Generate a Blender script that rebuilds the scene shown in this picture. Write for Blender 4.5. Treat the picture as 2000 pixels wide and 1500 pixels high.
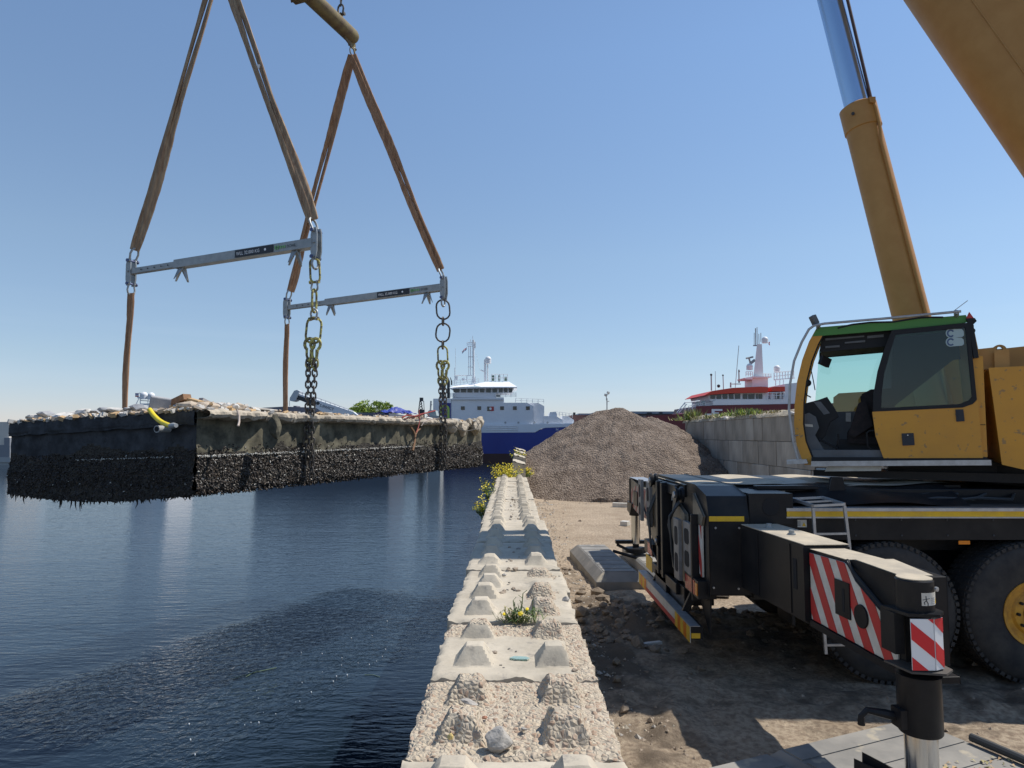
import bpy, math, random
from mathutils import Vector, Matrix, noise, Euler
V = Vector
for o in list(bpy.data.objects): bpy.data.objects.remove(o)
S = bpy.context.scene
R = math.radians
# ------------------------------------------------------------ camera
F = 1330.0
CAMZ = 2.40
PITCH = math.atan(100/F); YAW = math.atan(4/F)
cd = bpy.data.cameras.new('camera'); cam = bpy.data.objects.new('camera', cd); S.collection.objects.link(cam)
cd.sensor_width = 36; cd.lens = 36*F/2000; cd.clip_end = 3000; cd.clip_start = .05
cam.location = (0, 0, CAMZ); cam.rotation_euler = (R(90)+PITCH, 0, YAW)
S.camera = cam
CM = cam.rotation_euler.to_matrix()
def ray(px, py): return CM @ V(((px-1000)/F, -(py-750)/F, -1))
C0 = V((0, 0, CAMZ))
def at(px, py, Y):
    d = ray(px, py); return C0 + d*(Y/d.y)
def atz(px, py, Z):
    d = ray(px, py); return C0 + d*((Z-CAMZ)/d.z)
def atp(px, py, p0, n):
    d = ray(px, py); return C0 + d*((V(p0)-C0).dot(V(n))/d.dot(V(n)))
def proj(p):
    q = CM.transposed() @ (V(p)-C0); return (1000+F*q.x/-q.z, 750-F*q.y/-q.z)
# ------------------------------------------------------------ world and sun
SUN = V((.615, .20, 1)).normalized()
w = bpy.data.worlds.new('World'); S.world = w; w.use_nodes = True
nt = w.node_tree; nt.nodes.clear()
sk = nt.nodes.new('ShaderNodeTexSky'); sk.sky_type = 'NISHITA'; sk.sun_disc = False
sk.sun_elevation = math.asin(SUN.z); sk.sun_rotation = math.atan2(SUN.x, SUN.y)
sk.altitude = 0; sk.air_density = 1.0; sk.dust_density = 0.0; sk.ozone_density = 3.6
bg = nt.nodes.new('ShaderNodeBackground'); bg.inputs[1].default_value = .14
wo = nt.nodes.new('ShaderNodeOutputWorld')
tn = nt.nodes.new('ShaderNodeMix'); tn.data_type = 'RGBA'; tn.blend_type = 'MULTIPLY'; tn.inputs[0].default_value = 1; tcw = nt.nodes.new('ShaderNodeTexCoord'); spw = nt.nodes.new('ShaderNodeSeparateXYZ'); nt.links.new(tcw.outputs['Generated'], spw.inputs[0])
rw = nt.nodes.new('ShaderNodeValToRGB'); nt.links.new(spw.outputs[2], rw.inputs[0]); e = rw.color_ramp.elements   # hazier, dimmer air low down
e[0].position = 0; e[0].color = (.53, .52, .68, 1); e[1].position = .5; e[1].color = (1.0, .97, .92, 1); x = e.new(.10); x.color = (.70, .66, .67, 1); x = e.new(.25); x.color = (.90, .83, .76, 1)
cn = nt.nodes.new('ShaderNodeTexNoise'); cn.inputs['Scale'].default_value = 2.2; cn.inputs['Detail'].default_value = 6; cmp_ = nt.nodes.new('ShaderNodeMapping'); cmp_.inputs['Scale'].default_value = (1, 1, 14); nt.links.new(tcw.outputs['Generated'], cmp_.inputs[0]); nt.links.new(cmp_.outputs[0], cn.inputs[0])
cr_ = nt.nodes.new('ShaderNodeValToRGB'); cr_.color_ramp.elements[0].position = .5; cr_.color_ramp.elements[1].position = .8; cr_.color_ramp.elements[1].color = (.13, .13, .13, 1); nt.links.new(cn.outputs[0], cr_.inputs[0])
zz = nt.nodes.new('ShaderNodeMapRange'); zz.inputs[1].default_value = .02; zz.inputs[2].default_value = .22; zz.inputs[3].default_value = 1; zz.inputs[4].default_value = 0; nt.links.new(spw.outputs[2], zz.inputs[0])
cm = nt.nodes.new('ShaderNodeMath'); cm.operation = 'MULTIPLY'; nt.links.new(cr_.outputs[0], cm.inputs[0]); nt.links.new(zz.outputs[0], cm.inputs[1])
cmx = nt.nodes.new('ShaderNodeMix'); cmx.data_type = 'RGBA'; cmx.inputs[7].default_value = (5.2, 5.6, 6.0, 1); nt.links.new(cm.outputs[0], cmx.inputs[0])
nt.links.new(rw.outputs[0], tn.inputs[7])
nt.links.new(sk.outputs[0], tn.inputs[6]); nt.links.new(tn.outputs[2], cmx.inputs[6]); nt.links.new(cmx.outputs[2], bg.inputs[0]); nt.links.new(bg.outputs[0], wo.inputs[0])
ld = bpy.data.lights.new('sun', 'SUN'); ld.energy = 4.2; ld.angle = R(.53); ld.color = (1, .945, .86)
sun = bpy.data.objects.new('sun', ld); S.collection.objects.link(sun)
sun.rotation_euler = (-SUN).to_track_quat('-Z', 'Y').to_euler()
S.view_settings.view_transform = 'Standard'; S.view_settings.look = 'None'
S.view_settings.exposure = .27; S.view_settings.gamma = 1
S.render.engine = 'CYCLES'
# ------------------------------------------------------------ tagging
def tag(o, label=None, cat=None, group=None, kind=None):
    if label: o['label'] = label
    if cat: o['category'] = cat
    if group: o['group'] = group
    if kind: o['kind'] = kind
    return o
def empty(name, loc, label, cat, group=None, rot=None):
    o = bpy.data.objects.new(name, None); S.collection.objects.link(o); o.location = loc
    if rot is not None: o.rotation_euler = rot
    o.empty_display_size = .2
    return tag(o, label, cat, group)
def copy_tree(o, parent=None):
    c = o.copy(); S.collection.objects.link(c)
    if parent: c.parent = parent
    for ch in list(o.children): copy_tree(ch, c)
    return c
# ------------------------------------------------------------ materials
def mat(name, col, rough=.6, metal=0, col2=None, scale=5, amt=1, bump=0, bscale=None, bdist=.01, stretch=None, detail=6,
        lo=.35, hi=.65, spec=.5, trans=0, ior=1.45, coat=0, speck=None, speck_scale=60, speck_t=.12, rrange=0, emis=None):
    m = bpy.data.materials.new(name); m.use_nodes = True; t = m.node_tree; N = t.nodes; L = t.links
    b = N['Principled BSDF']
    b.inputs['Roughness'].default_value = rough; b.inputs['Metallic'].default_value = metal
    b.inputs['Specular IOR Level'].default_value = spec; b.inputs['IOR'].default_value = ior
    b.inputs['Transmission Weight'].default_value = trans; b.inputs['Coat Weight'].default_value = coat
    b.inputs['Base Color'].default_value = (*col, 1)
    tc = N.new('ShaderNodeTexCoord'); vec = tc.outputs['Object']
    if stretch:
        mp = N.new('ShaderNodeMapping'); mp.inputs['Scale'].default_value = stretch; L.new(vec, mp.inputs[0]); vec = mp.outputs[0]
    if col2:
        n = N.new('ShaderNodeTexNoise'); n.inputs['Scale'].default_value = scale; n.inputs['Detail'].default_value = detail; n.inputs['Roughness'].default_value = .62
        L.new(vec, n.inputs['Vector'])
        rp = N.new('ShaderNodeValToRGB'); rp.color_ramp.elements[0].position = lo; rp.color_ramp.elements[1].position = hi
        rp.color_ramp.elements[0].color = (*col, 1); rp.color_ramp.elements[1].color = (*[a+(c-a)*amt for a, c in zip(col, col2)], 1)
        L.new(n.outputs[0], rp.inputs[0]); out = rp.outputs[0]
        if speck:
            n2 = N.new('ShaderNodeTexNoise'); n2.inputs['Scale'].default_value = speck_scale; n2.inputs['Detail'].default_value = 3
            L.new(tc.outputs['Object'], n2.inputs['Vector'])
            r2 = N.new('ShaderNodeValToRGB'); r2.color_ramp.elements[0].position = 1-speck_t-.35; r2.color_ramp.elements[1].position = 1-speck_t-.28
            L.new(n2.outputs[0], r2.inputs[0])
            mx = N.new('ShaderNodeMix'); mx.data_type = 'RGBA'; mx.inputs[7].default_value = (*speck, 1)
            L.new(r2.outputs[0], mx.inputs[0]); L.new(out, mx.inputs[6]); out = mx.outputs[2]
        L.new(out, b.inputs['Base Color'])
        if rrange:
            mr = N.new('ShaderNodeMapRange'); mr.inputs[3].default_value = rough-rrange; mr.inputs[4].default_value = rough+rrange
            L.new(n.outputs[0], mr.inputs[0]); L.new(mr.outputs[0], b.inputs['Roughness'])
    if bump:
        nb = N.new('ShaderNodeTexNoise'); nb.inputs['Scale'].default_value = bscale or scale*4; nb.inputs['Detail'].default_value = 7
        L.new(vec, nb.inputs['Vector'])
        bm = N.new('ShaderNodeBump'); bm.inputs['Strength'].default_value = bump; bm.inputs['Distance'].default_value = bdist
        L.new(nb.outputs[0], bm.inputs['Height']); L.new(bm.outputs[0], b.inputs['Normal'])
    if emis: b.inputs['Emission Color'].default_value = (*emis, 1); b.inputs['Emission Strength'].default_value = 1
    return m
# ------------------------------------------------------------ mesh builder
XF = None
class MB:
    def __init__(s): s.v = []; s.f = []; s.m = []; s.sm = []; s.mi = 0
    def add(s, vs, fs, smooth=False):
        b = len(s.v); s.v += [tuple(v) for v in vs]
        for f in fs: s.f.append(tuple(b+i for i in f)); s.m.append(s.mi); s.sm.append(smooth)
        return s
    def box(s, c, size, rot=None, axes=None):
        c = V(c); h = [q/2 for q in size]
        if axes: X, Y, Z = [V(a) for a in axes]
        else:
            M = Euler(rot).to_matrix() if rot else Matrix.Identity(3); X, Y, Z = M.col[0], M.col[1], M.col[2]
        vs = [c + X*(h[0]*a) + Y*(h[1]*b) + Z*(h[2]*d) for a in (-1, 1) for b in (-1, 1) for d in (-1, 1)]
        return s.add(vs, [(0,1,3,2),(4,6,7,5),(0,4,5,1),(2,3,7,6),(0,2,6,4),(1,5,7,3)])
    def b2(s, a, b):   # box by two corners
        return s.box([(p+q)/2 for p, q in zip(a, b)], [abs(p-q) for p, q in zip(a, b)])
    def prism(s, poly, d):
        n = len(poly); d = V(d); p = [V(q) for q in poly]
        nor = V((0,0,0))
        for i in range(n): nor += p[i].cross(p[(i+1) % n])
        if nor.dot(d) > 0: p = p[::-1]
        vs = p + [q+d for q in p]
        fs = [tuple(range(n)), tuple(range(2*n-1, n-1, -1))] + [(i, i+n, (i+1) % n+n, (i+1) % n) for i in range(n)]
        fs = [fs[0], fs[1]] + [(f[3], f[2], f[1], f[0]) for f in fs[2:]]
        return s.add(vs, fs)
    def loft(s, rings, closed=True, caps=True, smooth=True):
        n = len(rings[0]); vs = [q for r in rings for q in r]; fs = []
        for k in range(len(rings)-1):
            for i in range(n if closed else n-1):
                j = (i+1) % n; fs.append((k*n+i, k*n+j, (k+1)*n+j, (k+1)*n+i))
        if caps and closed: fs += [tuple(range(n-1, -1, -1)), tuple((len(rings)-1)*n+i for i in range(n))]
        return s.add(vs, fs, smooth)
    def tube(s, pts, r, seg=8, closed=False, caps=True, smooth=True, flat=1):
        pts = [V(p) for p in pts]; n = len(pts); rings = []
        rr = r if isinstance(r, (list, tuple)) else [r]*n
        up = None
        for i, p in enumerate(pts):
            a = pts[(i-1) % n] if (i or closed) else pts[0]; b = pts[(i+1) % n] if (i < n-1 or closed) else pts[-1]
            t = (b-a).normalized()
            if up is None: up = t.orthogonal().normalized()
            up = (up - t*up.dot(t)).normalized(); sd = t.cross(up)
            rings.append([p + (up*math.cos(2*math.pi*k/seg) + sd*(flat*math.sin(2*math.pi*k/seg)))*rr[i] for k in range(seg)])
        if closed: rings.append(rings[0]); return s.loft(rings, caps=False, smooth=smooth)
        return s.loft(rings, caps=caps, smooth=smooth)
    def cyl(s, a, b, r, seg=16, r2=None, smooth=True): return s.tube([a, b], [r, r if r2 is None else r2], seg, smooth=smooth)
    def lathe(s, c, ax, prof, seg=32, smooth=True):   # prof: list of (radius, offset along ax)
        c = V(c); ax = V(ax).normalized(); u = ax.orthogonal().normalized(); w_ = ax.cross(u)
        return s.loft([[c + ax*o + (u*math.cos(2*math.pi*k/seg)+w_*math.sin(2*math.pi*k/seg))*max(r, .0005) for k in range(seg)] for r, o in prof], caps=True, smooth=smooth)
    def sphere(s, c, r, seg=16, rings=10, sc=(1,1,1)):
        c = V(c); rg = []
        for i in range(rings+1):
            a = math.pi*i/rings
            rg.append([c + V((math.sin(a)*math.cos(2*math.pi*k/seg)*sc[0], math.sin(a)*math.sin(2*math.pi*k/seg)*sc[1], -math.cos(a)*sc[2]))*r for k in range(seg)])
        return s.loft(rg, caps=False)
    def grid(s, fn, nu, nv, smooth=True):
        vs = [fn(i/nu, j/nv) for j in range(nv+1) for i in range(nu+1)]
        return s.add(vs, [(j*(nu+1)+i, j*(nu+1)+i+1, (j+1)*(nu+1)+i+1, (j+1)*(nu+1)+i) for j in range(nv) for i in range(nu)], smooth)
    def quad(s, a, b, c, d): return s.add([a, b, c, d], [(0,1,2,3)])
    def build(s, name, mats, parent=None, bevel=0, sharp=35, seg=2):
        if XF is not None: s.v = [tuple(XF @ V(q)) for q in s.v]
        me = bpy.data.meshes.new(name)
        org = V((0,0,0))
        if parent is None:   # origin at the base centre of the thing
            xs, ys, zs = zip(*s.v); org = V(((min(xs)+max(xs))/2, (min(ys)+max(ys))/2, min(zs)))
            me.from_pydata([(x-org.x, y-org.y, z-org.z) for x, y, z in s.v], [], s.f)
        else:
            mw = getattr_world(parent)
            inv = mw.inverted(); me.from_pydata([inv @ V(q) for q in s.v] if mw != Matrix.Identity(4) else s.v, [], s.f)
        if not isinstance(mats, (list, tuple)): mats = [mats]
        for m in mats: me.materials.append(m)
        me.polygons.foreach_set('material_index', s.m); me.polygons.foreach_set('use_smooth', s.sm)
        me.update()
        if any(s.sm): me.set_sharp_from_angle(angle=R(sharp))
        o = bpy.data.objects.new(name, me); S.collection.objects.link(o); o.location = org
        if parent: o.parent = parent
        if bevel:
            bv = o.modifiers.new('bevel', 'BEVEL'); bv.width = bevel; bv.segments = seg; bv.limit_method = 'ANGLE'; bv.angle_limit = R(30)
        return o
def getattr_world(o):
    M = Matrix.LocRotScale(o.location, o.rotation_euler, o.scale)
    return getattr_world(o.parent) @ M if o.parent else M
def fbm(p, o=4): return noise.fractal(V(p), 1.0, 2.0, o)
def rock_mb(c, r, seed, sc=(1,1,1), rot=0, jag=.35, sub=2, mb=None):
    import bmesh
    bm = bmesh.new(); bmesh.ops.create_icosphere(bm, subdivisions=sub, radius=1)
    rnd = random.Random(seed); pl = []
    for k in range(9):
        n = V((rnd.uniform(-1,1), rnd.uniform(-1,1), rnd.uniform(-1,1))).normalized(); pl.append((n, rnd.uniform(.55, .95)))
    M = Euler((rnd.uniform(-.2,.2), rnd.uniform(-.2,.2), rot)).to_matrix()
    vs = []
    for v in bm.verts:
        p = v.co.copy()
        for n, d in pl:
            e = p.dot(n)-d
            if e > 0: p -= n*e
        p += v.co*fbm(p*1.7+V((seed,0,0)))*.12*jag/.35
        vs.append(V(c) + M @ V((p.x*sc[0], p.y*sc[1], p.z*sc[2]))*r)
    fs = [tuple(q.index for q in f.verts) for f in bm.faces]; bm.free()
    mb = mb or MB(); mb.add(vs, fs, False); return mb
ZW = -2.35; HS = 1.3   # water level; height of the lifted slab
rnd = random.Random(7)
# ============================================================ WATER
def water_mat():
    m = bpy.data.materials.new('water'); m.use_nodes = True; t = m.node_tree; N = t.nodes; L = t.links; b = N['Principled BSDF']
    b.inputs['Base Color'].default_value = (.007, .014, .023, 1); b.inputs['Roughness'].default_value = .04; b.inputs['IOR'].default_value = 1.33
    b.inputs['Specular IOR Level'].default_value = .5
    tc = N.new('ShaderNodeTexCoord')
    def nz(sx, sy, rot, sc, det, dist=0):
        mp = N.new('ShaderNodeMapping'); mp.inputs['Scale'].default_value = (sx, sy, 1); mp.inputs['Rotation'].default_value = (0, 0, rot)
        L.new(tc.outputs['Object'], mp.inputs[0])
        n = N.new('ShaderNodeTexNoise'); n.inputs['Scale'].default_value = sc; n.inputs['Detail'].default_value = det; n.inputs['Distortion'].default_value = dist
        L.new(mp.outputs[0], n.inputs['Vector']); return n.outputs[0]
    a = nz(.45, 1.5, R(10), 3.2, 5, .4); c = nz(.6, 1.3, R(-14), 9, 3, .2); e = nz(.3, 1, R(5), .5, 2)
    def ma(op, x, y):
        q = N.new('ShaderNodeMath'); q.operation = op
        for i, z in enumerate((x, y)):
            if hasattr(z, 'links'): L.new(z, q.inputs[i])
            else: q.inputs[i].default_value = z
        return q.outputs[0]
    # finer, rounder ripples where the slab drips
    sep = N.new('ShaderNodeSeparateXYZ'); L.new(tc.outputs['Object'], sep.inputs[0])
    h = ma('ADD', ma('ADD', ma('MULTIPLY', a, 1.0), ma('MULTIPLY', c, .35)), ma('MULTIPLY', e, 1.2))
    vo = N.new('ShaderNodeTexNoise'); vo.inputs['Scale'].default_value = 5.5; vo.inputs['Detail'].default_value = 3; vo.inputs['Distortion'].default_value = .8
    L.new(tc.outputs['Object'], vo.inputs['Vector'])
    at_ = N.new('ShaderNodeAttribute'); at_.attribute_name = 'drip'
    h = ma('ADD', h, ma('MULTIPLY', ma('MULTIPLY', vo.outputs[0], at_.outputs['Fac']), 3.4))
    bm = N.new('ShaderNodeBump'); bm.inputs['Strength'].default_value = 1; bm.inputs['Distance'].default_value = .018
    L.new(h, bm.inputs['Height']); L.new(bm.outputs[0], b.inputs['Normal'])
    return m
# corner points of the lifted slab in plan (used by the water, slab, slings)
A0 = V((-3.69*HS, 7.92*HS, 0)); EU = V((2.98, 6.88, 0)).normalized(); EW = V((-EU.y, EU.x, 0))
SL = 7.5*HS; SW = 3.44*HS
wm = MB(); xs = [-900, -60, -30]+[-16+i*.3 for i in range(62)]+[60, 900]; ys = [-30, 3]+[6+i*.3 for i in range(66)]+[60, 1500]
wm.add([(x, y, ZW) for y in ys for x in xs], [(j*len(xs)+i, j*len(xs)+i+1, (j+1)*len(xs)+i+1, (j+1)*len(xs)+i) for j in range(len(ys)-1) for i in range(len(xs)-1)], True)
wo_ = wm.build('water', water_mat()); tag(wo_, kind='structure')
att = wo_.data.attributes.new('drip', 'FLOAT', 'POINT')
for i, p in enumerate(wm.v):
    q = V((p[0], p[1], 0))-A0; u, v_ = q.dot(EU), q.dot(EW)
    d = max(-u, u-SL, -v_, v_-SW, 0); att.data[i].value = max(0, min(1, 1-(d+.45*fbm((p[0]*.9, p[1]*.9, 0), 3))/.8))*(.55+.45*min(1, max(0, v_/SW+.1)))
sp_ = MB(); r0 = random.Random(21)
for j in range(60):
    u, v_ = r0.random()*SL*.8, r0.random()**2*SW; q = A0+EU*u+EW*v_; sp_.sphere((q.x, q.y, ZW+.01), r0.uniform(.005, .016), 6, 4, (1, 1, 1.3))
tag(sp_.build('splashes', mat('splash_white', (.7, .75, .8), .2)), 'tiny white splashes where the slab drips on the water', 'splashes', kind='stuff')
for k, (x0_, y0_, x1_, y1_) in enumerate([(455, 1325, 540, 1304), (480, 1322, 505, 1308), (712, 1318, 742, 1322)]):
    a_, b_ = atz(x0_, y0_, ZW+.01), atz(x1_, y1_, ZW+.01); ws = MB(); ws.tube([a_, (a_+b_)/2+V((0, .06, 0)), b_], .006, 5)
    tag(ws.build('weed_strand', mat('strand_%d' % k, (.16, .22, .12), .5)), ['long pale green strand floating under the slab', 'short pale green strand crossing the long one', 'short green strand floating nearer the quay wall'][k], 'water weed')
# ============================================================ YARD GROUND
def yard_mat():
    m = bpy.data.materials.new('yard_dirt'); m.use_nodes = True; t = m.node_tree; N = t.nodes; L = t.links; b = N['Principled BSDF']
    b.inputs['Roughness'].default_value = .95; b.inputs['Specular IOR Level'].default_value = .15
    tc = N.new('ShaderNodeTexCoord')
    n = N.new('ShaderNodeTexNoise'); n.inputs['Scale'].default_value = 1.1; n.inputs['Detail'].default_value = 9; n.inputs['Roughness'].default_value = .68; L.new(tc.outputs['Object'], n.inputs[0])
    rp = N.new('ShaderNodeValToRGB'); e = rp.color_ramp.elements; e[0].position = .3; e[0].color = (.30, .235, .17, 1); e[1].position = .7; e[1].color = (.47, .385, .29, 1)
    x = e.new(.5); x.color = (.39, .32, .24, 1); L.new(n.outputs[0], rp.inputs[0])
    n3 = N.new('ShaderNodeTexNoise'); n3.inputs['Scale'].default_value = 22; n3.inputs['Detail'].default_value = 4; L.new(tc.outputs['Object'], n3.inputs[0])
    r3 = N.new('ShaderNodeValToRGB'); r3.color_ramp.elements[0].position = .34; r3.color_ramp.elements[0].color = (.55, .5, .48, 1); r3.color_ramp.elements[1].position = .6; r3.color_ramp.elements[1].color = (1.1, 1.08, 1.05, 1)
    L.new(n3.outputs[0], r3.inputs[0])
    mm = N.new('ShaderNodeMix'); mm.data_type = 'RGBA'; mm.blend_type = 'MULTIPLY'; mm.inputs[0].default_value = .8; L.new(rp.outputs[0], mm.inputs[6]); L.new(r3.outputs[0], mm.inputs[7])
    # churned mud patches, plus crane shade painted into the colour (attribute 'mud')
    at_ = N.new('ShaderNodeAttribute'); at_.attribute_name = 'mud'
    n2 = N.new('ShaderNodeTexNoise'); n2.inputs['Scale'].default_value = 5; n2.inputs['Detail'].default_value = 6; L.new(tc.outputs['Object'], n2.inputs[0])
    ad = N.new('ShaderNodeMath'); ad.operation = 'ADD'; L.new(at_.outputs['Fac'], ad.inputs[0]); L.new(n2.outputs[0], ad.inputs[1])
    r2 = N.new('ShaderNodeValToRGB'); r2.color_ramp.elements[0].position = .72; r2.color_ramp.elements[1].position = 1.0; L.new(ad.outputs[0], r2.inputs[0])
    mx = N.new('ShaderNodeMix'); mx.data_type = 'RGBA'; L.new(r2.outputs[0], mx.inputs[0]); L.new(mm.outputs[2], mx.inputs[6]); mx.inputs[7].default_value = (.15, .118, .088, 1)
    L.new(mx.outputs[2], b.inputs['Base Color'])
    nb = N.new('ShaderNodeTexNoise'); nb.inputs['Scale'].default_value = 9; nb.inputs['Detail'].default_value = 10; nb.inputs['Roughness'].default_value = .7; L.new(tc.outputs['Object'], nb.inputs[0])
    bm = N.new('ShaderNodeBump'); bm.inputs['Strength'].default_value = .8; bm.inputs['Distance'].default_value = .05; L.new(nb.outputs[0], bm.inputs['Height'])
    n5 = N.new('ShaderNodeTexNoise'); n5.inputs['Scale'].default_value = 55; n5.inputs['Detail'].default_value = 6; n5.inputs['Roughness'].default_value = .8; L.new(tc.outputs['Object'], n5.inputs[0])
    b5 = N.new('ShaderNodeBump'); b5.inputs['Strength'].default_value = .9; b5.inputs['Distance'].default_value = .014; L.new(n5.outputs[0], b5.inputs['Height']); L.new(bm.outputs[0], b5.inputs['Normal']); L.new(b5.outputs[0], b.inputs['Normal'])
    return m
def gauss(x, y, cx, cy, rx, ry): return math.exp(-((x-cx)/rx)**2-((y-cy)/ry)**2)
def mud_shade(x, y):
    return max((.30+.18*fbm((x*.8, y*.8, 6), 3))*min(1, max(0, (x-.5)*2))*min(1, max(0, (y-5.6)*1.5))*min(1, max(0, (9.6-y)*1.2))*min(1, max(0, 9-x)), .62*gauss(x, y, 1.5, 9.0, .9, 1.5), .6*gauss(x, y, 1.0, 7.6, .6, 1.6), .5*gauss(x, y, 2.6, 8.2, 1.2, .6), .42*gauss(x, y, 1.15, 5.6, .5, 1.2), .3*gauss(x, y, 3.5, 5.7, 1.5, .3), .35*gauss(x, y, .9, 11.5, .4, 2))  # opening term darkens the ground for shade under the crane; the rest is churned mud
def yh(x, y):
    z = .03*fbm((x*.5, y*.5, 0), 4)+.012*fbm((x*3, y*3, 4), 3)
    z += .10*mud_shade(x, y)*(1+1.5*fbm((x*3.2, y*3.2, 9), 4))
    z += .12*gauss(x, y, 2.2, 8.9, 1.5, .35)*(1+.9*fbm((x*5, y*5, 2), 3)) + .08*gauss(x, y, 1.0, 9.6, .5, .5)
    z += .05*math.exp(-((x-.45)/.25)**2)*(1+fbm((x*4, y*2, 1), 3))
    r = math.sin(x*1.0+y*7.5)*.013*(.4+fbm((x, y, 3))) if (4.7 < y < 8.2 and 1.2 < x < 5) else 0   # cleat marks of a digger track
    return z+r
gm = MB()
gx = [.34+i*.06 for i in range(100)]+[6.4+i*.5 for i in range(8)]+[12, 16, 22, 40, 80]; gy = [-6, -4, -2, 0, 1, 2, 2.6]+[3+i*.06 for i in range(210)]+[15.8+i*.4 for i in range(24)]+[26, 28, 31, 35, 40, 46, 66]
gm.add([(x, y, yh(x, y)) for y in gy for x in gx], [(j*len(gx)+i, j*len(gx)+i+1, (j+1)*len(gx)+i+1, (j+1)*len(gx)+i) for j in range(len(gy)-1) for i in range(len(gx)-1)], True)
k = len(gm.v)
gm.add([(.34, 66, 0), (80, 66, 0), (80, 66, -5), (.34, 66, -5), (.34, -6, 0), (.34, -6, -5)], [(0,1,2,3), (4,0,3,5)])
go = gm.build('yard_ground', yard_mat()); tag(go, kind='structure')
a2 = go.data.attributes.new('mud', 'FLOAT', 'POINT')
for i, p in enumerate(gm.v): a2.data[i].value = mud_shade(p[0], p[1])
# ============================================================ QUAY WALL of studded concrete blocks
def conc_mat(name, c1, c2, coarse, dark=(.3, .27, .23)):
    m = mat(name, c1, .92, col2=c2, scale=3.5, bump=.35, bscale=45, bdist=.006, spec=.2)
    t = m.node_tree; N = t.nodes; L = t.links; b = N['Principled BSDF']
    tc = [n for n in N if n.type == 'TEX_COORD'][0]; base = b.inputs['Base Color'].links[0].from_socket
    # fine dark pits and stains
    n = N.new('ShaderNodeTexNoise'); n.inputs['Scale'].default_value = 9; n.inputs['Detail'].default_value = 12; n.inputs['Roughness'].default_value = .75; L.new(tc.outputs['Object'], n.inputs[0])
    rp = N.new('ShaderNodeValToRGB'); rp.color_ramp.elements[0].position = .34; rp.color_ramp.elements[1].position = .44; rp.color_ramp.elements[0].color = (1,1,1,1); rp.color_ramp.elements[1].color = (0,0,0,1); L.new(n.outputs[0], rp.inputs[0])
    mx = N.new('ShaderNodeMix'); mx.data_type = 'RGBA'; mx.inputs[7].default_value = (*dark, 1); L.new(rp.outputs[0], mx.inputs[0]); L.new(base, mx.inputs[6]); out = mx.outputs[2]
    nd = N.new('ShaderNodeTexNoise'); nd.inputs['Scale'].default_value = 2.6; nd.inputs['Detail'].default_value = 9; nd.inputs['Roughness'].default_value = .7; L.new(tc.outputs['Object'], nd.inputs[0])
    rd = N.new('ShaderNodeValToRGB'); rd.color_ramp.elements[0].position = .45; rd.color_ramp.elements[1].position = .68; rd.color_ramp.elements[1].color = (.5, .5, .5, 1); L.new(nd.outputs[0], rd.inputs[0])
    md = N.new('ShaderNodeMix'); md.data_type = 'RGBA'; md.inputs[7].default_value = (*[q*.55 for q in c1], 1); L.new(rd.outputs[0], md.inputs[0]); L.new(out, md.inputs[6]); out = md.outputs[2]
    if coarse:
        vo = N.new('ShaderNodeTexVoronoi'); vo.inputs['Scale'].default_value = 46; vo.inputs['Randomness'].default_value = 1; L.new(tc.outputs['Object'], vo.inputs['Vector'])
        v2 = N.new('ShaderNodeTexVoronoi'); v2.inputs['Scale'].default_value = 46; v2.feature = 'DISTANCE_TO_EDGE'; L.new(tc.outputs['Object'], v2.inputs['Vector'])
        rr = N.new('ShaderNodeValToRGB'); e = rr.color_ramp.elements; e[0].position = 0; e[0].color = (.47, .39, .30, 1); e[1].position = 1; e[1].color = (.36, .30, .23, 1)
        for p_, c_ in ((.2, (.48, .40, .30)), (.4, (.36, .26, .19)), (.55, (.50, .43, .33)), (.7, (.42, .32, .24)), (.85, (.44, .37, .28))):
            x = e.new(p_); x.color = (*c_, 1)
        rr.color_ramp.interpolation = 'CONSTANT'
        sp = N.new('ShaderNodeSeparateColor'); L.new(vo.outputs['Color'], sp.inputs[0]); L.new(sp.outputs[0], rr.inputs[0])
        # stones show through a cement skin only in patches
        n2 = N.new('ShaderNodeTexNoise'); n2.inputs['Scale'].default_value = 22; n2.inputs['Detail'].default_value = 5; L.new(tc.outputs['Object'], n2.inputs[0])
        ed = N.new('ShaderNodeMath'); ed.operation = 'MULTIPLY'; L.new(v2.outputs['Distance'], ed.inputs[0]); ed.inputs[1].default_value = 2.2
        ad = N.new('ShaderNodeMath'); ad.operation = 'ADD'; L.new(ed.outputs[0], ad.inputs[0]); L.new(n2.outputs[0], ad.inputs[1])
        r4 = N.new('ShaderNodeValToRGB'); r4.color_ramp.elements[0].position = .62; r4.color_ramp.elements[1].position = .76; L.new(ad.outputs[0], r4.inputs[0])
        m2 = N.new('ShaderNodeMix'); m2.data_type = 'RGBA'; L.new(r4.outputs[0], m2.inputs[0]); L.new(out, m2.inputs[6]); L.new(rr.outputs[0], m2.inputs[7]); out = m2.outputs[2]
        bp = [q for q in N if q.type == 'BUMP'][0]
        b2 = N.new('ShaderNodeBump'); b2.inputs['Strength'].default_value = .9; b2.inputs['Distance'].default_value = .009
        L.new(ad.outputs[0], b2.inputs['Height']); L.new(bp.outputs[0], b2.inputs['Normal']); L.new(b2.outputs[0], b.inputs['Normal'])
    L.new(out, b.inputs['Base Color']); return m
M_smooth = conc_mat('cast_concrete', (.43, .38, .30), (.53, .47, .375), False)
M_coarse = conc_mat('exposed_aggregate', (.45, .385, .295), (.53, .46, .36), True)
M_old = conc_mat('weathered_concrete', (.30, .285, .26), (.40, .38, .345), False, (.16, .15, .14))
WT = 1.26   # top of the wall
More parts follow.
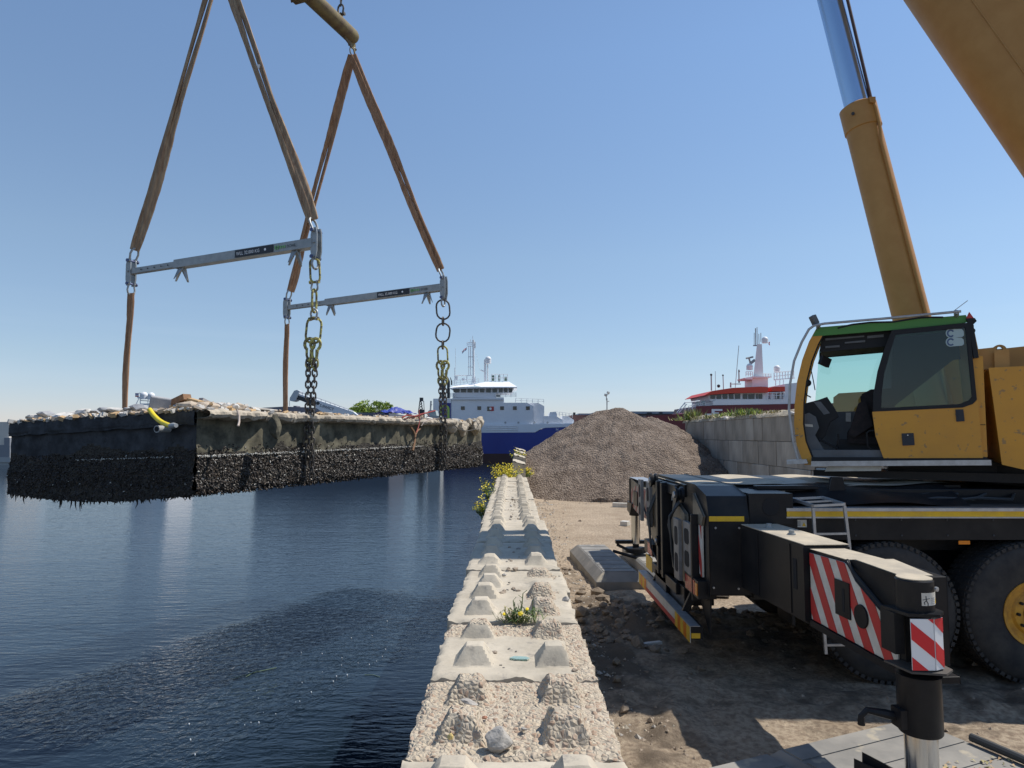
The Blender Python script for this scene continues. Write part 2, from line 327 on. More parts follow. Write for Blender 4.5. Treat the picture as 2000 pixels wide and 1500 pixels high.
# y0, y1, rough start..end fractions, x shift, z shift, half width
BL = [(-.62, .86, 0, 0, 0), (.88, 2.50, 0, 0, 0), (2.52, 3.30, 1, 0, -.005), (3.32, 4.24, .45, .0, .0), (4.26, 5.10, .0, -.012, .012), (5.12, 5.86, 0, .01, 0), (5.88, 7.28, 0, -.01, .015),
      (7.30, 9.08, 0, .0, .03), (9.10, 10.55, 0, -.04, -.01), (10.57, 12.15, 0, -.04, 0), (12.17, 13.75, 0, -.045, .02), (13.77, 15.35, 0, -.05, -.02), (15.37, 16.95, 0, -.05, 0), (16.97, 18.4, 0, -.06, .02), (18.42, 19.9, 0, -.07, -.1), (19.92, 22, 0, -.08, -.15)]
blab = ['cast concrete block with two studs cut off by the bottom of the photo', 'cream cast concrete block with two smooth studs at the bottom edge of the wall', 'crumbly pink aggregate block with four rough eroded studs', 'block half smooth half pebbly holding the piece of green glass',
        'block just behind the dandelion weed with two rough right studs', 'block with a worn flattened stud on its right', 'block with sharp intact studs in the sun just before the shaded block', 'block lying in the blue shadow band of the boom', 'first sunlit block beyond the shaded one',
        'second sunlit block beyond the shaded one', 'third sunlit block beyond the shaded one beside the flowering mustard tuft', 'fourth block beyond the shaded one', 'fifth block beyond the shaded one', 'block just in front of the large yellow mustard bush', 'block half hidden under the large yellow mustard bush', 'farthest low block against the foot of the gravel heap']
def block(i, y0, y1, ro, dx, dz):
    near = y0 < 5.8
    st = .0105 if y0 > 2 and y0 < 4.25 else (.016 if near else .03)
    if y0 < .8: st = .03
    HWD = .398
    L_ = y1-y0; nst = max(2, round(L_/.42)); pitch = L_/nst
    studs = []
    for k in range(nst):
        for sx in (-.2, .2):
            rr = random.Random(i*100+k*10+(sx > 0)); wear = rr.random()*.25
            rough = ro >= 1 or (ro > 0 and (sx > 0 and k >= 1 or (k+.5)/nst > 1-ro+.3))
            if i == 4 and sx > 0: rough = True
            hgt = .092*(1-wear*.6); 
            if i == 5 and sx > 0 and k == 0: hgt = .03
            if i == 5 and sx > 0 and k == 1: hgt = .055; rough = True
            studs.append((sx+rr.uniform(-.006, .006), y0+(k+.5)*pitch, hgt, rough, rr.uniform(0, 9)))
    def roughat(x, y):
        if ro >= 1: return 1
        r = 0
        if ro > 0: r = 1 if y > y0+L_*(1-ro)+.06*fbm((x*9, y*9, 3)) and abs(y-(y0+L_*.60)) > -1 else 0
        if i == 3: r = 1 if (y > y0+L_*.70+.03*fbm((x*9, y*9, 3)) or (x > .27+.05*fbm((x*8, y*8, 5)))) else 0
        if i > 3 and not r and .5*fbm((x*2.6+i*3, y*1.7, i*7), 4) > .27: r = 1
        return r
    def hz(x, y):
        z = 0; edge = min(HWD-abs(x), y-y0, y1-y)
        rf = roughat(x, y)
        for sx, sy, hg, rg, sd in studs:
            ax, ay = abs(x-sx), abs(y-sy)
            if ax < .16 and ay < .16:
                n_ = .014*fbm((x*20, y*20, sd), 4) if rg else .004*fbm((x*22, y*22, sd), 3)
                d = max(ax, ay)+ (n_*1.2 if rg else n_)
                q = (.098-d)/.054
                if rg: q = min(max(q, 0), 1); q = q*q*(3-2*q)
                z = max(z, hg*min(max(q, 0), 1)+(n_*.6 if q > 0 else 0))
        z += (.009*fbm((x*34, y*34, 1), 4)+.006*fbm((x*7, y*7, 2), 3)-.006)*rf + .0025*fbm((x*12, y*12, 5), 3)
        if edge < .035: z -= (.035-edge)**2*12*(1+1.2*fbm((x*14, y*14, 7), 3))
        return z
    nx = round(2*HWD/st); ny = round(L_/st)
    mb = MB(); vs = []
    for b in range(ny+1):
        for a in range(nx+1):
            x = -HWD+2*HWD*a/nx; y = y0+L_*b/ny; xx = x
            if a in (0, nx): xx += .014*fbm((x*3, y*(9 if near else 3), i), 4)*(1 if near else .7)
            yy = y + (.006*fbm((x*8, y, i)) if b in (0, ny) else 0)
            vs.append((xx+dx, yy, WT+dz+hz(x, y)))
    fs = []; ms = []
    for b in range(ny):
        for a in range(nx):
            fs.append((b*(nx+1)+a, b*(nx+1)+a+1, (b+1)*(nx+1)+a+1, (b+1)*(nx+1)+a))
            x = -HWD+2*HWD*(a+.5)/nx; y = y0+L_*(b+.5)/ny; r = roughat(x, y)
            for sx, sy, hg, rg, sd in studs:
                if rg and abs(x-sx) < .105 and abs(y-sy) < .105: r = 1
            ms.append(r)
    mb.add(vs, fs, True); mb.m = ms
    # sides
    bot = -3.3
    def side(idx, nor):
        n = len(idx); base = [mb.v[q] for q in idx]; rows = 9 if near else 3; vv = []
        for r_ in range(rows+1):
            for p in base:
                q = V(p); q.z = p[2]+(bot-p[2])*(r_/rows)**1.6
                if r_: q += nor*(.012*fbm((q.x*4, q.y*4, q.z*6), 3))
                vv.append(q)
        mb.mi = 1 if ro >= 1 else 0
        mb.add(vv, [(r_*n+c, r_*n+c+1, (r_+1)*n+c+1, (r_+1)*n+c) for r_ in range(rows) for c in range(n-1)], True)
    side([b*(nx+1) for b in range(ny, -1, -1)], V((-1,0,0))); side([b*(nx+1)+nx for b in range(ny+1)], V((1,0,0)))
    side([a for a in range(nx+1)], V((0,0,0))); side([ny*(nx+1)+a for a in range(nx, -1, -1)], V((0,0,0)))
    o = mb.build('concrete_block', [M_smooth, M_coarse], sharp=27)
    tag(o, blab[i], 'concrete block', 'studded concrete blocks of the quay wall')
for i, b in enumerate(BL): block(i, *b)
# raised end blocks leaning beside the heap
for k, (y0, y1, x0, zt) in enumerate([(19.6, 21.6, .02, 1.66), (21.7, 23.6, .05, 1.78), (23.7, 25.4, .1, 1.85), (25.5, 27.4, .13, 1.9), (27.5, 29.4, .13, 1.7), (29.5, 31.4, .13, 1.5), (31.5, 33.4, .13, 1.3)]):
    mb = MB()
    P = lambda u, v_: (x0+.36*u-.05+.02*fbm((u*3, v_*6, k)), y0+(y1-y0)*v_, zt+.04*fbm((u*4, v_*5, k+3), 4)-.10*u)
    mb.grid(P, 8, 22); n = len(mb.v)
    mb.grid(lambda u, v_: (x0-.05-.22*u+.03*fbm((u*5, v_*9, k), 4), y0+(y1-y0)*v_, zt+.04*fbm((0, v_*5, k+3), 4)-2.6*u), 10, 22)
    mb.grid(lambda u, v_: (x0+.31+.0*u, y0+(y1-y0)*v_, zt-.1-2.0*u), 4, 4)
    mb.prism([(x0-.05, y0, zt-.02), (x0+.31, y0, zt-.12), (x0+.31, y0, -.5), (x0-.24, y0, -.5)], (0, .1, 0))
    mb.prism([(x0-.05, y1-.1, zt-.02), (x0+.31, y1-.1, zt-.12), (x0+.31, y1-.1, -.5), (x0-.24, y1-.1, -.5)], (0, .1, 0))
    o = mb.build('raised_block', [M_smooth]); tag(o, ['nearest raised pale block holding back the gravel, beside the mustard bush', 'second raised pale block along the left foot of the gravel heap', 'third raised pale block along the gravel heap', 'fourth raised block mostly buried in the gravel heap', 'fifth raised block behind the left foot of the heap', 'sixth raised block behind the left foot of the heap', 'last raised block behind the left foot of the heap'][k], 'concrete block', 'raised blocks along the gravel heap')
# ============================================================ STONES ON THE WALL
M_st = [mat('stone_grey', (.30, .28, .25), .85, col2=(.42, .39, .35), scale=30, bump=.3), mat('stone_brown', (.26, .21, .16), .85, col2=(.36, .29, .22), scale=30, bump=.3),
        mat('stone_dark', (.13, .12, .11), .85, col2=(.2, .18, .16), scale=30, bump=.3), mat('stone_yellow', (.55, .40, .14), .7, col2=(.62, .48, .2), scale=20), mat('stone_rust', (.33, .15, .09), .8, col2=(.4, .2, .13), scale=20)]
def stone(px, py, size, mi, label, sc=(1, .8, .5), rot=0, seed=1, sub=2, z=WT, jag=.35, grp=None):
    p = atz(px, py, z+size*sc[2]*.6)
    mb = rock_mb((p.x, p.y, z+size*sc[2]*.62), size, seed, sc, rot, jag, sub)
    for j in range(len(mb.sm)): mb.sm[j] = False
    o = mb.build('stone', M_st[mi]); tag(o, label, 'stone', grp or 'stones lying on the quay wall'); return o
stone(975, 1445, .056, 0, 'angular broken lump of concrete, largest loose stone on the wall', (1, .75, .78), .3, 3, 3)
stone(917, 1371, .034, 0, 'flat oval grey stone leaning on the rough stud', (1.15, .62, .3), -.2, 5, 3, z=WT+.02)
stone(880, 1438, .014, 3, 'small yellow pebble on the rough stud', (1, 1, .9), 0, 6, z=WT+.05)
stone(1105, 1172, .028, 0, 'round grey pebble near the right edge of the wall', (1, 1, .9), 0, 8)
stone(980, 1159, .030, 1, 'flat brown stone between the studs beyond the dandelion', (1.2, .7, .5), .2, 9)
stone(947, 1401, .013, 4, 'small rust red chip on the pink aggregate block', (1, .8, .5), 0, 10)
for j, (px, py, sz, mi, t) in enumerate([(965, 1274, .03, 1, 'flat brown flake on the smooth block left of the green glass'), (994, 1267, .014, 2, 'tiny dark chip left of the green glass'), (1008, 1272, .014, 2, 'tiny dark chip just above the green glass'), (963, 1297, .012, 2, 'tiny dark crumb beside the left smooth stud'),
        (978, 1299, .013, 2, 'tiny dark crumb below the brown flake'), (984, 1304, .012, 2, 'tiny dark crumb at the edge of the smooth block'), (1122, 1308, .035, 1, 'thin grey flake at the edge of the pebbly strip'), (1127, 1381, .03, 0, 'pale flat pebble right of the rough stud'),
        (1023, 1424, .028, 0, 'flat oval grey pebble on the pink aggregate block'), (1015, 1413, .018, 2, 'dark chip near the middle of the pink aggregate block'), (989, 1173, .015, 2, 'dark crumb before the flat brown stone'), (1087, 1153, .014, 2, 'dark crumb by the right studs')]):
    stone(px, py, sz*.62, mi, t, (1.2, .8, .45), j*.7, 20+j, 1)
gs = []
for j in range(70):   # many small crumbs along the wall top, each its own stone
    r_ = random.Random(500+j); y = r_.uniform(4.9, 14); x = r_.uniform(-.3, .3); 
    if abs(abs(x)-.2) < .11: x = r_.uniform(-.07, .07)
    sz = r_.uniform(.008, .022)*(1 if r_.random() < .85 else 1.8)
    mb = rock_mb((x-.01*(y/5), y, WT+sz*.3+.01), sz, j, (1.2, .8, .6), r_.uniform(0, 3), .3, 1)
    o = mb.build('crumb', M_st[r_.choice([0, 1, 1, 2])]); tag(o, 'small dirt crumb scattered between the two rows of studs', 'stone', 'crumbs scattered between the studs')
mb = MB(); p = atz(1016, 1287, WT+.004)
mb.prism([p+V((-.055, 0, 0)), p+V((-.03, .028, 0)), p+V((.03, .02, 0)), p+V((.05, -.004, 0)), p+V((.035, -.022, 0)), p+V((-.02, -.018, 0))], (0, 0, .006))
M_glass_s = mat('green_glass', (.45, .62, .55), .1, trans=.5, spec=.6)
tag(mb.build('glass_shard', M_glass_s), 'flat piece of pale green broken glass on the smooth block', 'glass shard')
# ============================================================ GRAVEL HEAP
def gravel_mat():
    m = mat('gravel', (.20, .158, .128), .95, col2=(.32, .262, .215), scale=1.5, bump=0, spec=.15)
    t = m.node_tree; N = t.nodes; L = t.links; b = N['Principled BSDF']; tc = [n for n in N if n.type == 'TEX_COORD'][0]; base = b.inputs['Base Color'].links[0].from_socket
    vo = N.new('ShaderNodeTexVoronoi'); vo.inputs['Scale'].default_value = 16; L.new(tc.outputs['Object'], vo.inputs['Vector'])
    n = N.new('ShaderNodeTexNoise'); n.inputs['Scale'].default_value = 12; n.inputs['Detail'].default_value = 8; n.inputs['Roughness'].default_value = .8; L.new(tc.outputs['Object'], n.inputs[0])
    rp = N.new('ShaderNodeValToRGB'); rp.color_ramp.elements[0].position = .25; rp.color_ramp.elements[0].color = (.35, .33, .32, 1); rp.color_ramp.elements[1].position = .75; rp.color_ramp.elements[1].color = (1.7, 1.68, 1.65, 1)
    L.new(n.outputs[0], rp.inputs[0])
    mm = N.new('ShaderNodeMix'); mm.data_type = 'RGBA'; mm.blend_type = 'MULTIPLY'; mm.inputs[0].default_value = 1; L.new(base, mm.inputs[6]); L.new(rp.outputs[0], mm.inputs[7]); L.new(mm.outputs[2], b.inputs['Base Color'])
    ad = N.new('ShaderNodeMath'); ad.operation = 'SUBTRACT'; L.new(n.outputs[0], ad.inputs[0]); L.new(vo.outputs['Distance'], ad.inputs[1])
    bm = N.new('ShaderNodeBump'); bm.inputs['Strength'].default_value = 1; bm.inputs['Distance'].default_value = .11; L.new(ad.outputs[0], bm.inputs['Height']); L.new(bm.outputs[0], b.inputs['Normal'])
    return m
M_gravel = gravel_mat()
PC = (4.6, 30.7)
def pileh(x, y):
    dx, dy = x-PC[0], y-PC[1]; a = math.atan2(dy, dx)
    r = math.hypot(dx*.98, dy)*(1+.04*math.sin(3*a+1)+.05*fbm((math.cos(a)*2, math.sin(a)*2, 1)))
    z = 3.52-.68*(math.sqrt(r*r+1.6)-1.26)
    z2 = 3.2-.74*(math.sqrt((x-6.25)**2+(y-31.6)**2+1.2)-1.1)   # lower shoulder to the right
    z = max(z, z2) if z > .2 or z2 > .2 else z
    if z < 0: z = -.12
    if x < .42 and y > 22: return z-2.2*(.42-x)*4 if x > .1 else -4
    if x < .42: return -4
    return z+(.07*fbm((a*7, r*.35, 3), 3)*min(1, r)+.13*fbm((x*.9, y*.9, 0), 5)+.035*fbm((x*4, y*4, 2), 4) if z > -.05 else 0)
pm = MB(); pm.grid(lambda u, v_: (-2.2+12.0*u, 24+13*v_, pileh(-2.2+12*u, 24+13*v_)), 240, 260)
po = pm.build('gravel_heap', M_gravel); tag(po, 'large conical heap of brown gravel at the end of the quay wall', 'gravel heap')
# loose gravel along the foot of the wall and around the yard: uncountable
lg = MB(); rg = random.Random(11)
for j in range(4200):
    q = rg.random()
    if q < .55: y = 5.5+19*rg.random()**1.2; x = .45+abs(rg.gauss(0, .28))*(1+.03*y)
    elif q < .74: x = .45+rg.random()**1.6*5; y = rg.uniform(3.0, 9)
    else: a = rg.uniform(3.3, 6.1); x = PC[0]+5.5*math.cos(a); y = PC[1]+5.5*math.sin(a)-abs(rg.gauss(0, .5))
    s_ = rg.uniform(.005, .016)*(1+.05*y)*(1 if rg.random() < .93 else 2)
    z = yh(x, y); vs = [V((x, y, z))+V((rg.uniform(-1, 1), rg.uniform(-1, 1), 0))*s_*.3+V(d)*s_*rg.uniform(.6, 1.2) for d in ((1,0,0),(0,1,0),(-1,0,0),(0,-1,0),(0,0,.8),(0,0,-.5))]
    lg.mi = rg.choice([0, 1, 1, 0, 1, 2]) if q < .55 else 1; lg.add(vs, [(0,1,4),(1,2,4),(2,3,4),(3,0,4),(1,0,5),(2,1,5),(3,2,5),(0,3,5)])
tag(lg.build('loose_gravel', [M_st[0], M_st[1], M_smooth]), 'loose gravel and grit strewn over the yard beside the quay wall', 'gravel', kind='stuff')
cl_ = MB(); rc = random.Random(31)
for j in range(260):
    cx_, cy_, sx_, sy_ = rc.choice([(1.0, 9.4, .35, .5), (1.7, 9.0, .6, .35), (2.4, 8.9, .8, .25), (1.2, 8.2, .4, .5), (3.1, 8.6, .7, .25), (.75, 7.4, .2, 1.2), (.7, 11, .2, 1.5)])
    x = rc.gauss(cx_, sx_); y = rc.gauss(cy_, sy_)
    if x < .45: continue
    s_ = rc.uniform(.02, .075)*(1 if rc.random() < .9 else 1.7)
    rock_mb((x, y, yh(x, y)+s_*.25), s_, j, (1.2, .9, .7), rc.uniform(0, 3), .8, 1, cl_)
tag(cl_.build('mud_clods', mat('mud_clod', (.16, .125, .09), .95, col2=(.25, .20, .15), scale=14, bump=.5)), 'churned mud clods in front of the far outrigger mat', 'mud', kind='stuff')
# ============================================================ RETAINING WALL OF LARGE BLOCKS
labs_row = ['bottom course', 'second course', 'third course', 'top course']
WX = 8.45
yb = [14.2, 15.8, 17.4, 19.0, 20.55, 21.6, 23.2, 24.2, 25.8, 27.4, 28.4, 30.0, 31.6, 33.2]
cnt = 0
for row in range(4):
    z0 = -.2+.8*row; off = (0, .75, .1, .5)[row]; y = 13.2+off; rr = random.Random(row+3); n = 0
    while y < 33.0:
        L_ = rr.choice([1.6, 1.6, .8]) if row else 1.6
        y1 = y+L_; dxx = rr.uniform(-.025, .025); mb = MB()
        mb.b2((WX+dxx, y+.012, z0+.006), (WX+.8+dxx, y1-.012, z0+.794-(.0)))
        for q in range(1, int(L_/.4)): mb.b2((WX+dxx-.004, y+.4*q-.006, z0+.03), (WX+dxx+.01, y+.4*q+.004, z0+.77)) if rr.random() < .6 else None
        c_ = rr.choice([0, 0, 1, 2])
        o = mb.build('wall_block', [[mat('wb_%d' % q, c1, .95, col2=c2, scale=1.3, bump=.4, bscale=30, bdist=.01, spec=.15, stretch=(1, 1, .35)) for q, (c1, c2) in enumerate([((.36, .33, .285), (.20, .185, .16)), ((.43, .40, .35), (.24, .225, .20)), ((.20, .185, .16), (.33, .31, .28))])] if cnt == 0 else WB][0][c_] , bevel=.02)
        if cnt == 0: WB = [m_ for m_ in bpy.data.materials if m_.name.startswith('wb_')]
        ordn = ['nearest', 'second', 'third', 'fourth', 'fifth', 'sixth', 'seventh', 'eighth', 'ninth', 'tenth', 'eleventh', 'twelfth', 'thirteenth', 'fourteenth', 'fifteenth', 'sixteenth', 'seventeenth']
        tag(o, '%s block from the crane side in the %s of the grey retaining wall' % (ordn[n], labs_row[row]), 'concrete block', 'grey concrete blocks of the retaining wall')
        y = y1; cnt += 1; n += 1
# soil bank behind and on top of the wall
sm_ = MB()
sm_.grid(lambda u, v_: (WX-.02+5*u**1.3, 13.2+21*v_, 3.0+.03+(.10+.16*min(1, v_*1.2)*(1) )*math.sin(min(1, u*5)*1.57)+.10*fbm((u*14, v_*22, 0), 4)*(u > .01)-.03*(u < .01)), 34, 110)
sm_.grid(lambda u, v_: (WX-.02+1.2*u-.25*v_*0, 33.0+2.2*v_**.8, 3.05-2.3*v_+.10*fbm((u*5, v_*6, 3), 3)), 12, 16)
M_soil = mat('dry_soil', (.40, .35, .27), .95, col2=(.25, .21, .15), scale=6, bump=.8, bscale=14, bdist=.06)
tag(sm_.build('soil_bank', M_soil), kind='structure')
# ============================================================ TEXT
def text_into(mb, s, org, xd, yd, h, wscale=1.0, center=False):
    cu = bpy.data.curves.new('t', 'FONT'); cu.body = s; cu.resolution_u = 2; ob = bpy.data.objects.new('t', cu); S.collection.objects.link(ob)
    bpy.context.view_layer.update()
    me = bpy.data.meshes.new_from_object(ob); xs = [v.co.x for v in me.vertices]; w_ = (min(xs)+max(xs))/2 if center else 0
    k = h/.72; xd = V(xd).normalized(); yd = V(yd).normalized()
    mb.add([V(org)+xd*((v.co.x-w_)*k*wscale)+yd*(v.co.y*k) for v in me.vertices], [tuple(p.vertices) for p in me.polygons])
    bpy.data.objects.remove(ob); bpy.data.meshes.remove(me); bpy.data.curves.remove(cu)
# ============================================================ materials of the lifting gear
M_web = mat('sling_webbing', (.27, .15, .09), .9, col2=(.44, .27, .165), scale=3.5, bump=.5, bscale=18, bdist=.01, stretch=(5, 5, .6), spec=.1)
M_web2 = mat('sling_webbing_worn', (.42, .31, .205), .9, col2=(.27, .175, .115), scale=3, bump=.5, bscale=18, bdist=.01, stretch=(5, 5, .6), spec=.1)
M_galv = mat('galvanised_steel', (.27, .29, .295), .5, metal=.4, col2=(.36, .38, .385), scale=7, bump=.1, rrange=.1)
M_blue = mat('shackle_pin_blue', (.05, .07, .16), .45, metal=.3, col2=(.10, .12, .22), scale=20)
M_chain = mat('chain_steel', (.06, .052, .046), .5, metal=.55, col2=(.16, .14, .12), scale=14, rrange=.12)
M_yel = mat('yellow_painted_steel', (.50, .46, .13), .55, metal=.1, col2=(.13, .10, .06), scale=16, lo=.42, hi=.58)
M_black = mat('black_label', (.02, .025, .035), .5)
M_white = mat('white_letters', (.85, .85, .85), .5)
M_green = mat('green_letters', (.22, .50, .18), .5)
M_dark = mat('dark_hole', (.01, .01, .012), .8)
UP = V((0, 0, 1))
def uvz(u, v_, z=0): return A0+EU*u+EW*v_+V((0, 0, z))
def shackle(c, d, side, r, w_, L_, label, group, mats=(None,)):
    # c: pin centre, d: direction from pin to bow, side: pin axis
    d = V(d).normalized(); side = V(side).normalized(); o = empty('shackle', c, label, 'shackle', group)
    pts = [c+side*(w_*a)+d*b for a, b in [(1, 0), (1.05, L_*.3), (1.25, L_*.6), (1.05, L_*.88), (.5, L_*1.05), (0, L_*1.1), (-.5, L_*1.05), (-1.05, L_*.88), (-1.25, L_*.6), (-1.05, L_*.3), (-1, 0)]]
    m = mats[0] or M_galv
    mb = MB(); mb.tube(pts, r, 8); mb.sphere(pts[0], r*1.7, 10, 6); mb.sphere(pts[-1], r*1.7, 10, 6); mb.build('bow', m, o)
    mb = MB(); mb.cyl(c-side*(w_*1.7), c+side*(w_*1.8), r*1.05, 10); mb.cyl(c+side*(w_*1.45), c+side*(w_*1.85), r*1.9, 8); mb.cyl(c-side*(w_*1.75), c-side*(w_*1.5), r*1.8, 6); mb.build('pin', mats[-1] if len(mats) > 1 else M_blue, o)
    return o
def oblong(mb, c, d, s, L_, W_, r, seg=8, n=7):
    c = V(c); d = V(d).normalized(); s = V(s); s = (s-d*s.dot(d)).normalized(); a = L_/2-W_/2; pts = []
    for k in range(n+1): t = math.pi*k/n; pts.append(c+d*(a+math.sin(t)*W_/2)+s*(math.cos(t)*W_/2))
    for k in range(n+1): t = math.pi+math.pi*k/n; pts.append(c+d*(-a+math.sin(t)*W_/2)+s*(math.cos(t)*W_/2))
    mb.tube(pts, r, seg, closed=True); return mb
def strap(p, q, width, label, seed, group, m, gap=.5, sag=.0, ends=1):
    # endless webbing sling: two legs lying side by side, folded and slightly twisted
    p = V(p); q = V(q); d = (q-p); L_ = d.length; d.normalize(); sd = d.cross(V((.35, .93, .1))).normalized(); nr = d.cross(sd)
    mb = MB(); rr = random.Random(seed); n = 46
    for leg in (-1, 1):
        rings = []
        for i in range(n+1):
            t = i/n; env = min(1, math.sin(math.pi*min(max(t, .004), .996))*6)
            off = leg*width*(.13+.17*env*gap*(1+.5*math.sin(t*9+seed+leg)))
            c = p+d*(L_*t)+sd*off+nr*(leg*.012+.004*math.sin(t*13+seed*2+leg))
            tw = .55*math.sin(t*5.0+seed+leg*.8)
            a = sd*math.cos(tw)+nr*math.sin(tw); b = d.cross(a); w_ = width*(.29+.05*math.sin(t*11+seed+leg*2)+.02*rr.uniform(-1, 1)); h_ = .030
            prof = [(-1, 0), (-.85, .7), (-.35, .9), (0, .35), (.4, 1), (.85, .6), (1, 0), (.8, -.7), (.3, -.9), (-.1, -.6), (-.6, -1)]
            rings.append([c+a*(x*w_)+b*(y*h_) for x, y in prof])
        mb.loft(rings)
    o = mb.build('lifting_sling', m, sharp=50); tag(o, label, 'lifting sling', group); return o
# ============================================================ SPREADER BEAMS AND SLINGS
def spreader(PR, PL, label, txt_lab):
    ax = (PL-PR); L_ = ax.length; ax.normalize(); nn = EU*-1   # nn: face towards camera
    nn = (-EU); o = empty('spreader_beam', (PR+PL)/2, label, 'spreader beam', 'galvanised spreader beams under the slings')
    lo = L_*.725; hh, hi_ = .090, .062
    mb = MB(); c = PR+ax*(lo/2+.02); mb.box(c, (lo, .17, 2*hh), axes=(ax, nn, UP)); mb.build('outer_beam', M_galv, o, bevel=.008)
    mb = MB(); mb.box(PR+ax*((lo+L_)/2), (L_-lo+.1, .11, 2*hi_), axes=(ax, nn, UP)); ib = mb.build('inner_beam', M_galv, o, bevel=.008)
    mb = MB()
    for k in range(5): cc = PR+ax*(lo+.2+.2*k)+nn*.066; mb.cyl(cc, cc+nn*.004, .014, 10)
    mb.build('pin_hole', M_dark, ib)
    for E, sg, w_ in ((PR, -1, .17), (PL, 1, .11)):
        mb = MB(); q = E+ax*(sg*.02)
        for s2 in (-1, 1):
            b0 = q+nn*(s2*.05); pr = [(-.045, .28), (.045, .28), (.075, .15), (.07, -.16), (.04, -.31), (-.04, -.31), (-.07, -.16), (-.065, .15)]
            mb.prism([b0+ax*a+UP*b for a, b in pr], nn*(.025*s2))
        mb.cyl(q-nn*.10+UP*.0, q+nn*.10, .02, 10); mb.build('end_lug', M_galv, o, bevel=.004)
    for t in (.12, .68):
        mb = MB(); q = PR+ax*(lo*(t+(.0 if t < .5 else .27)))-UP*hh
        for s2 in (-1, 1):
            mb.prism([q+ax*(-.05)+nn*(s2*.03), q+ax*(.10)+nn*(s2*.03), q+ax*.06+nn*(s2*.17)-UP*.26, q+ax*.03+nn*(s2*.18)-UP*.26], nn*.012+ax*.0)
            mb.prism([q+ax*(s2*.04)-nn*.03, q+ax*(s2*.04)+nn*.06, q+ax*(s2*.16)+nn*.05-UP*.27, q+ax*(s2*.15)+nn*.02-UP*.27], ax*.012)
        mb.build('foot', M_galv, o)
    # lettering on the face towards the quay
    xd = -ax; f0 = PR+ax*(lo*.55)+nn*.097; mb = MB()
    mb.box(PR+ax*(lo*.395)+nn*.0965, (lo*.27, .004, .145), axes=(ax, nn, UP)); lab = mb.build('label', M_black, o)
    mb = MB(); text_into(mb, 'WLL 32.000 KG', PR+ax*(lo*.52)+nn*.1-UP*.035, xd, UP, .07, .92); 
    cc = PR+ax*(lo*.315)+nn*.1; mb.lathe(cc, nn, [(.026, 0), (.026, .001)], 14); mb.build('lettering', M_white, lab)
    mb = MB(); q = PR+ax*(lo*.225)+nn*.0975-UP*.02; text_into(mb, 'SCHIE', PR+ax*(lo*.165)+nn*.0975-UP*.03, xd, UP, .055, 1); mb.build('lettering', M_black, o)
    mb = MB(); b0 = PR+ax*(lo*.235)+nn*.0975
    for dz, r0 in ((.015, -.3), (-.005, .4)):
        for sg in (-1, 1): mb.prism([b0+ax*(sg*.02)+UP*(dz+.03), b0+ax*(sg*.055)+UP*(dz+.01), b0+ax*(sg*.03)+UP*(dz-.045), b0+ax*(sg*.01)+UP*(dz-.02)], nn*.002)
    for k in range(3): mb.box(PR+ax*(lo*(.21-.014*k))+nn*.0975-UP*.002, (.028, .002, .05), axes=(ax, nn, UP))
    mb.build('emblem', M_green, o)
    return o
N1R = uvz(2.45, -.12, 5.98); N1L = uvz(2.45, 4.83, 5.92); F1R = uvz(7.30, -.12, 6.12); F1L = uvz(7.35, 4.93, 5.99)
spreader(N1R, N1L, 'nearer galvanised spreader beam over the near half of the slab', 0)
spreader(F1R, F1L, 'farther galvanised spreader beam over the far half of the slab', 0)
LM = (N1R+N1L+F1R+F1L)/4; NA = at(430, -92, ((N1R+N1L)/2).y); FA = at(688, 100, ((F1R+F1L)/2).y); TZ = at(684, 72, FA.y).z
px_, _ = proj(FA)
GS = 'brown webbing slings'
def uplink(E, A, lab, seed, m, nm):
    d = (A-E).normalized(); pin = E+UP*.23
    shackle(pin, d, EU, .022, .075, .26, nm, 'bow shackles of the lifting gear')
    a = pin+d*.24; return strap(a, A-UP*.12, .27, lab, seed, GS, m, gap=.5)
uplink(N1L, NA, 'left leg of the near sling pair, leaving the top of the photo', 1, M_web2, 'shackle at the top left end of the nearer beam')
uplink(N1R, NA, 'right leg of the near sling pair, with the small white tag', 2, M_web2, 'shackle at the top right end of the nearer beam')
uplink(F1L, FA, 'left leg of the far sling pair, passing behind the nearer beam end', 3, M_web, 'shackle at the top left end of the farther beam')
uplink(F1R, FA, 'right leg of the far sling pair, down to the right end of the farther beam', 4, M_web, 'shackle at the top right end of the farther beam')
q = at(503, 131, (N1R+(NA-N1R)*.68).y-.12); mb = MB(); mb.prism([q+V((-.05, 0, -.06)), q+V((.04, 0, -.02)), q+V((.06, 0, .06)), q+V((-.03, 0, .05))], (0, .01, 0)); mb.box(q+V((.06, 0, .03)), (.06, .01, .02))
t_ = mb.build('sling_tag', M_white); tag(t_, 'small white tag on the right leg of the near sling pair', 'tag')
for E, lab, nm, sd_ in ((N1L, 'hanging sling from the left end of the nearer beam down behind the slab', 'shackle under the left end of the nearer beam', 5), (F1L, 'hanging sling from the left end of the farther beam down behind the slab', 'shackle under the left end of the farther beam', 6)):
    pin = E-UP*.27; shackle(pin, -UP, EU, .02, .07, .22, nm, 'bow shackles of the lifting gear')
    strap(pin-UP*.20, V((E.x-(.05 if sd_ == 5 else 0), E.y, 1.2)), .21, lab, sd_, GS, M_web, gap=.38)
shackle(NA+UP*.12, -UP, EU, .022, .08, .22, 'shackle at the apex of the near sling pair', 'bow shackles of the lifting gear', (M_galv, M_chain))
shackle(FA+UP*.12, -UP, EU, .022, .08, .22, 'shackle at the apex of the far sling pair under the tube', 'bow shackles of the lifting gear', (M_galv, M_chain))
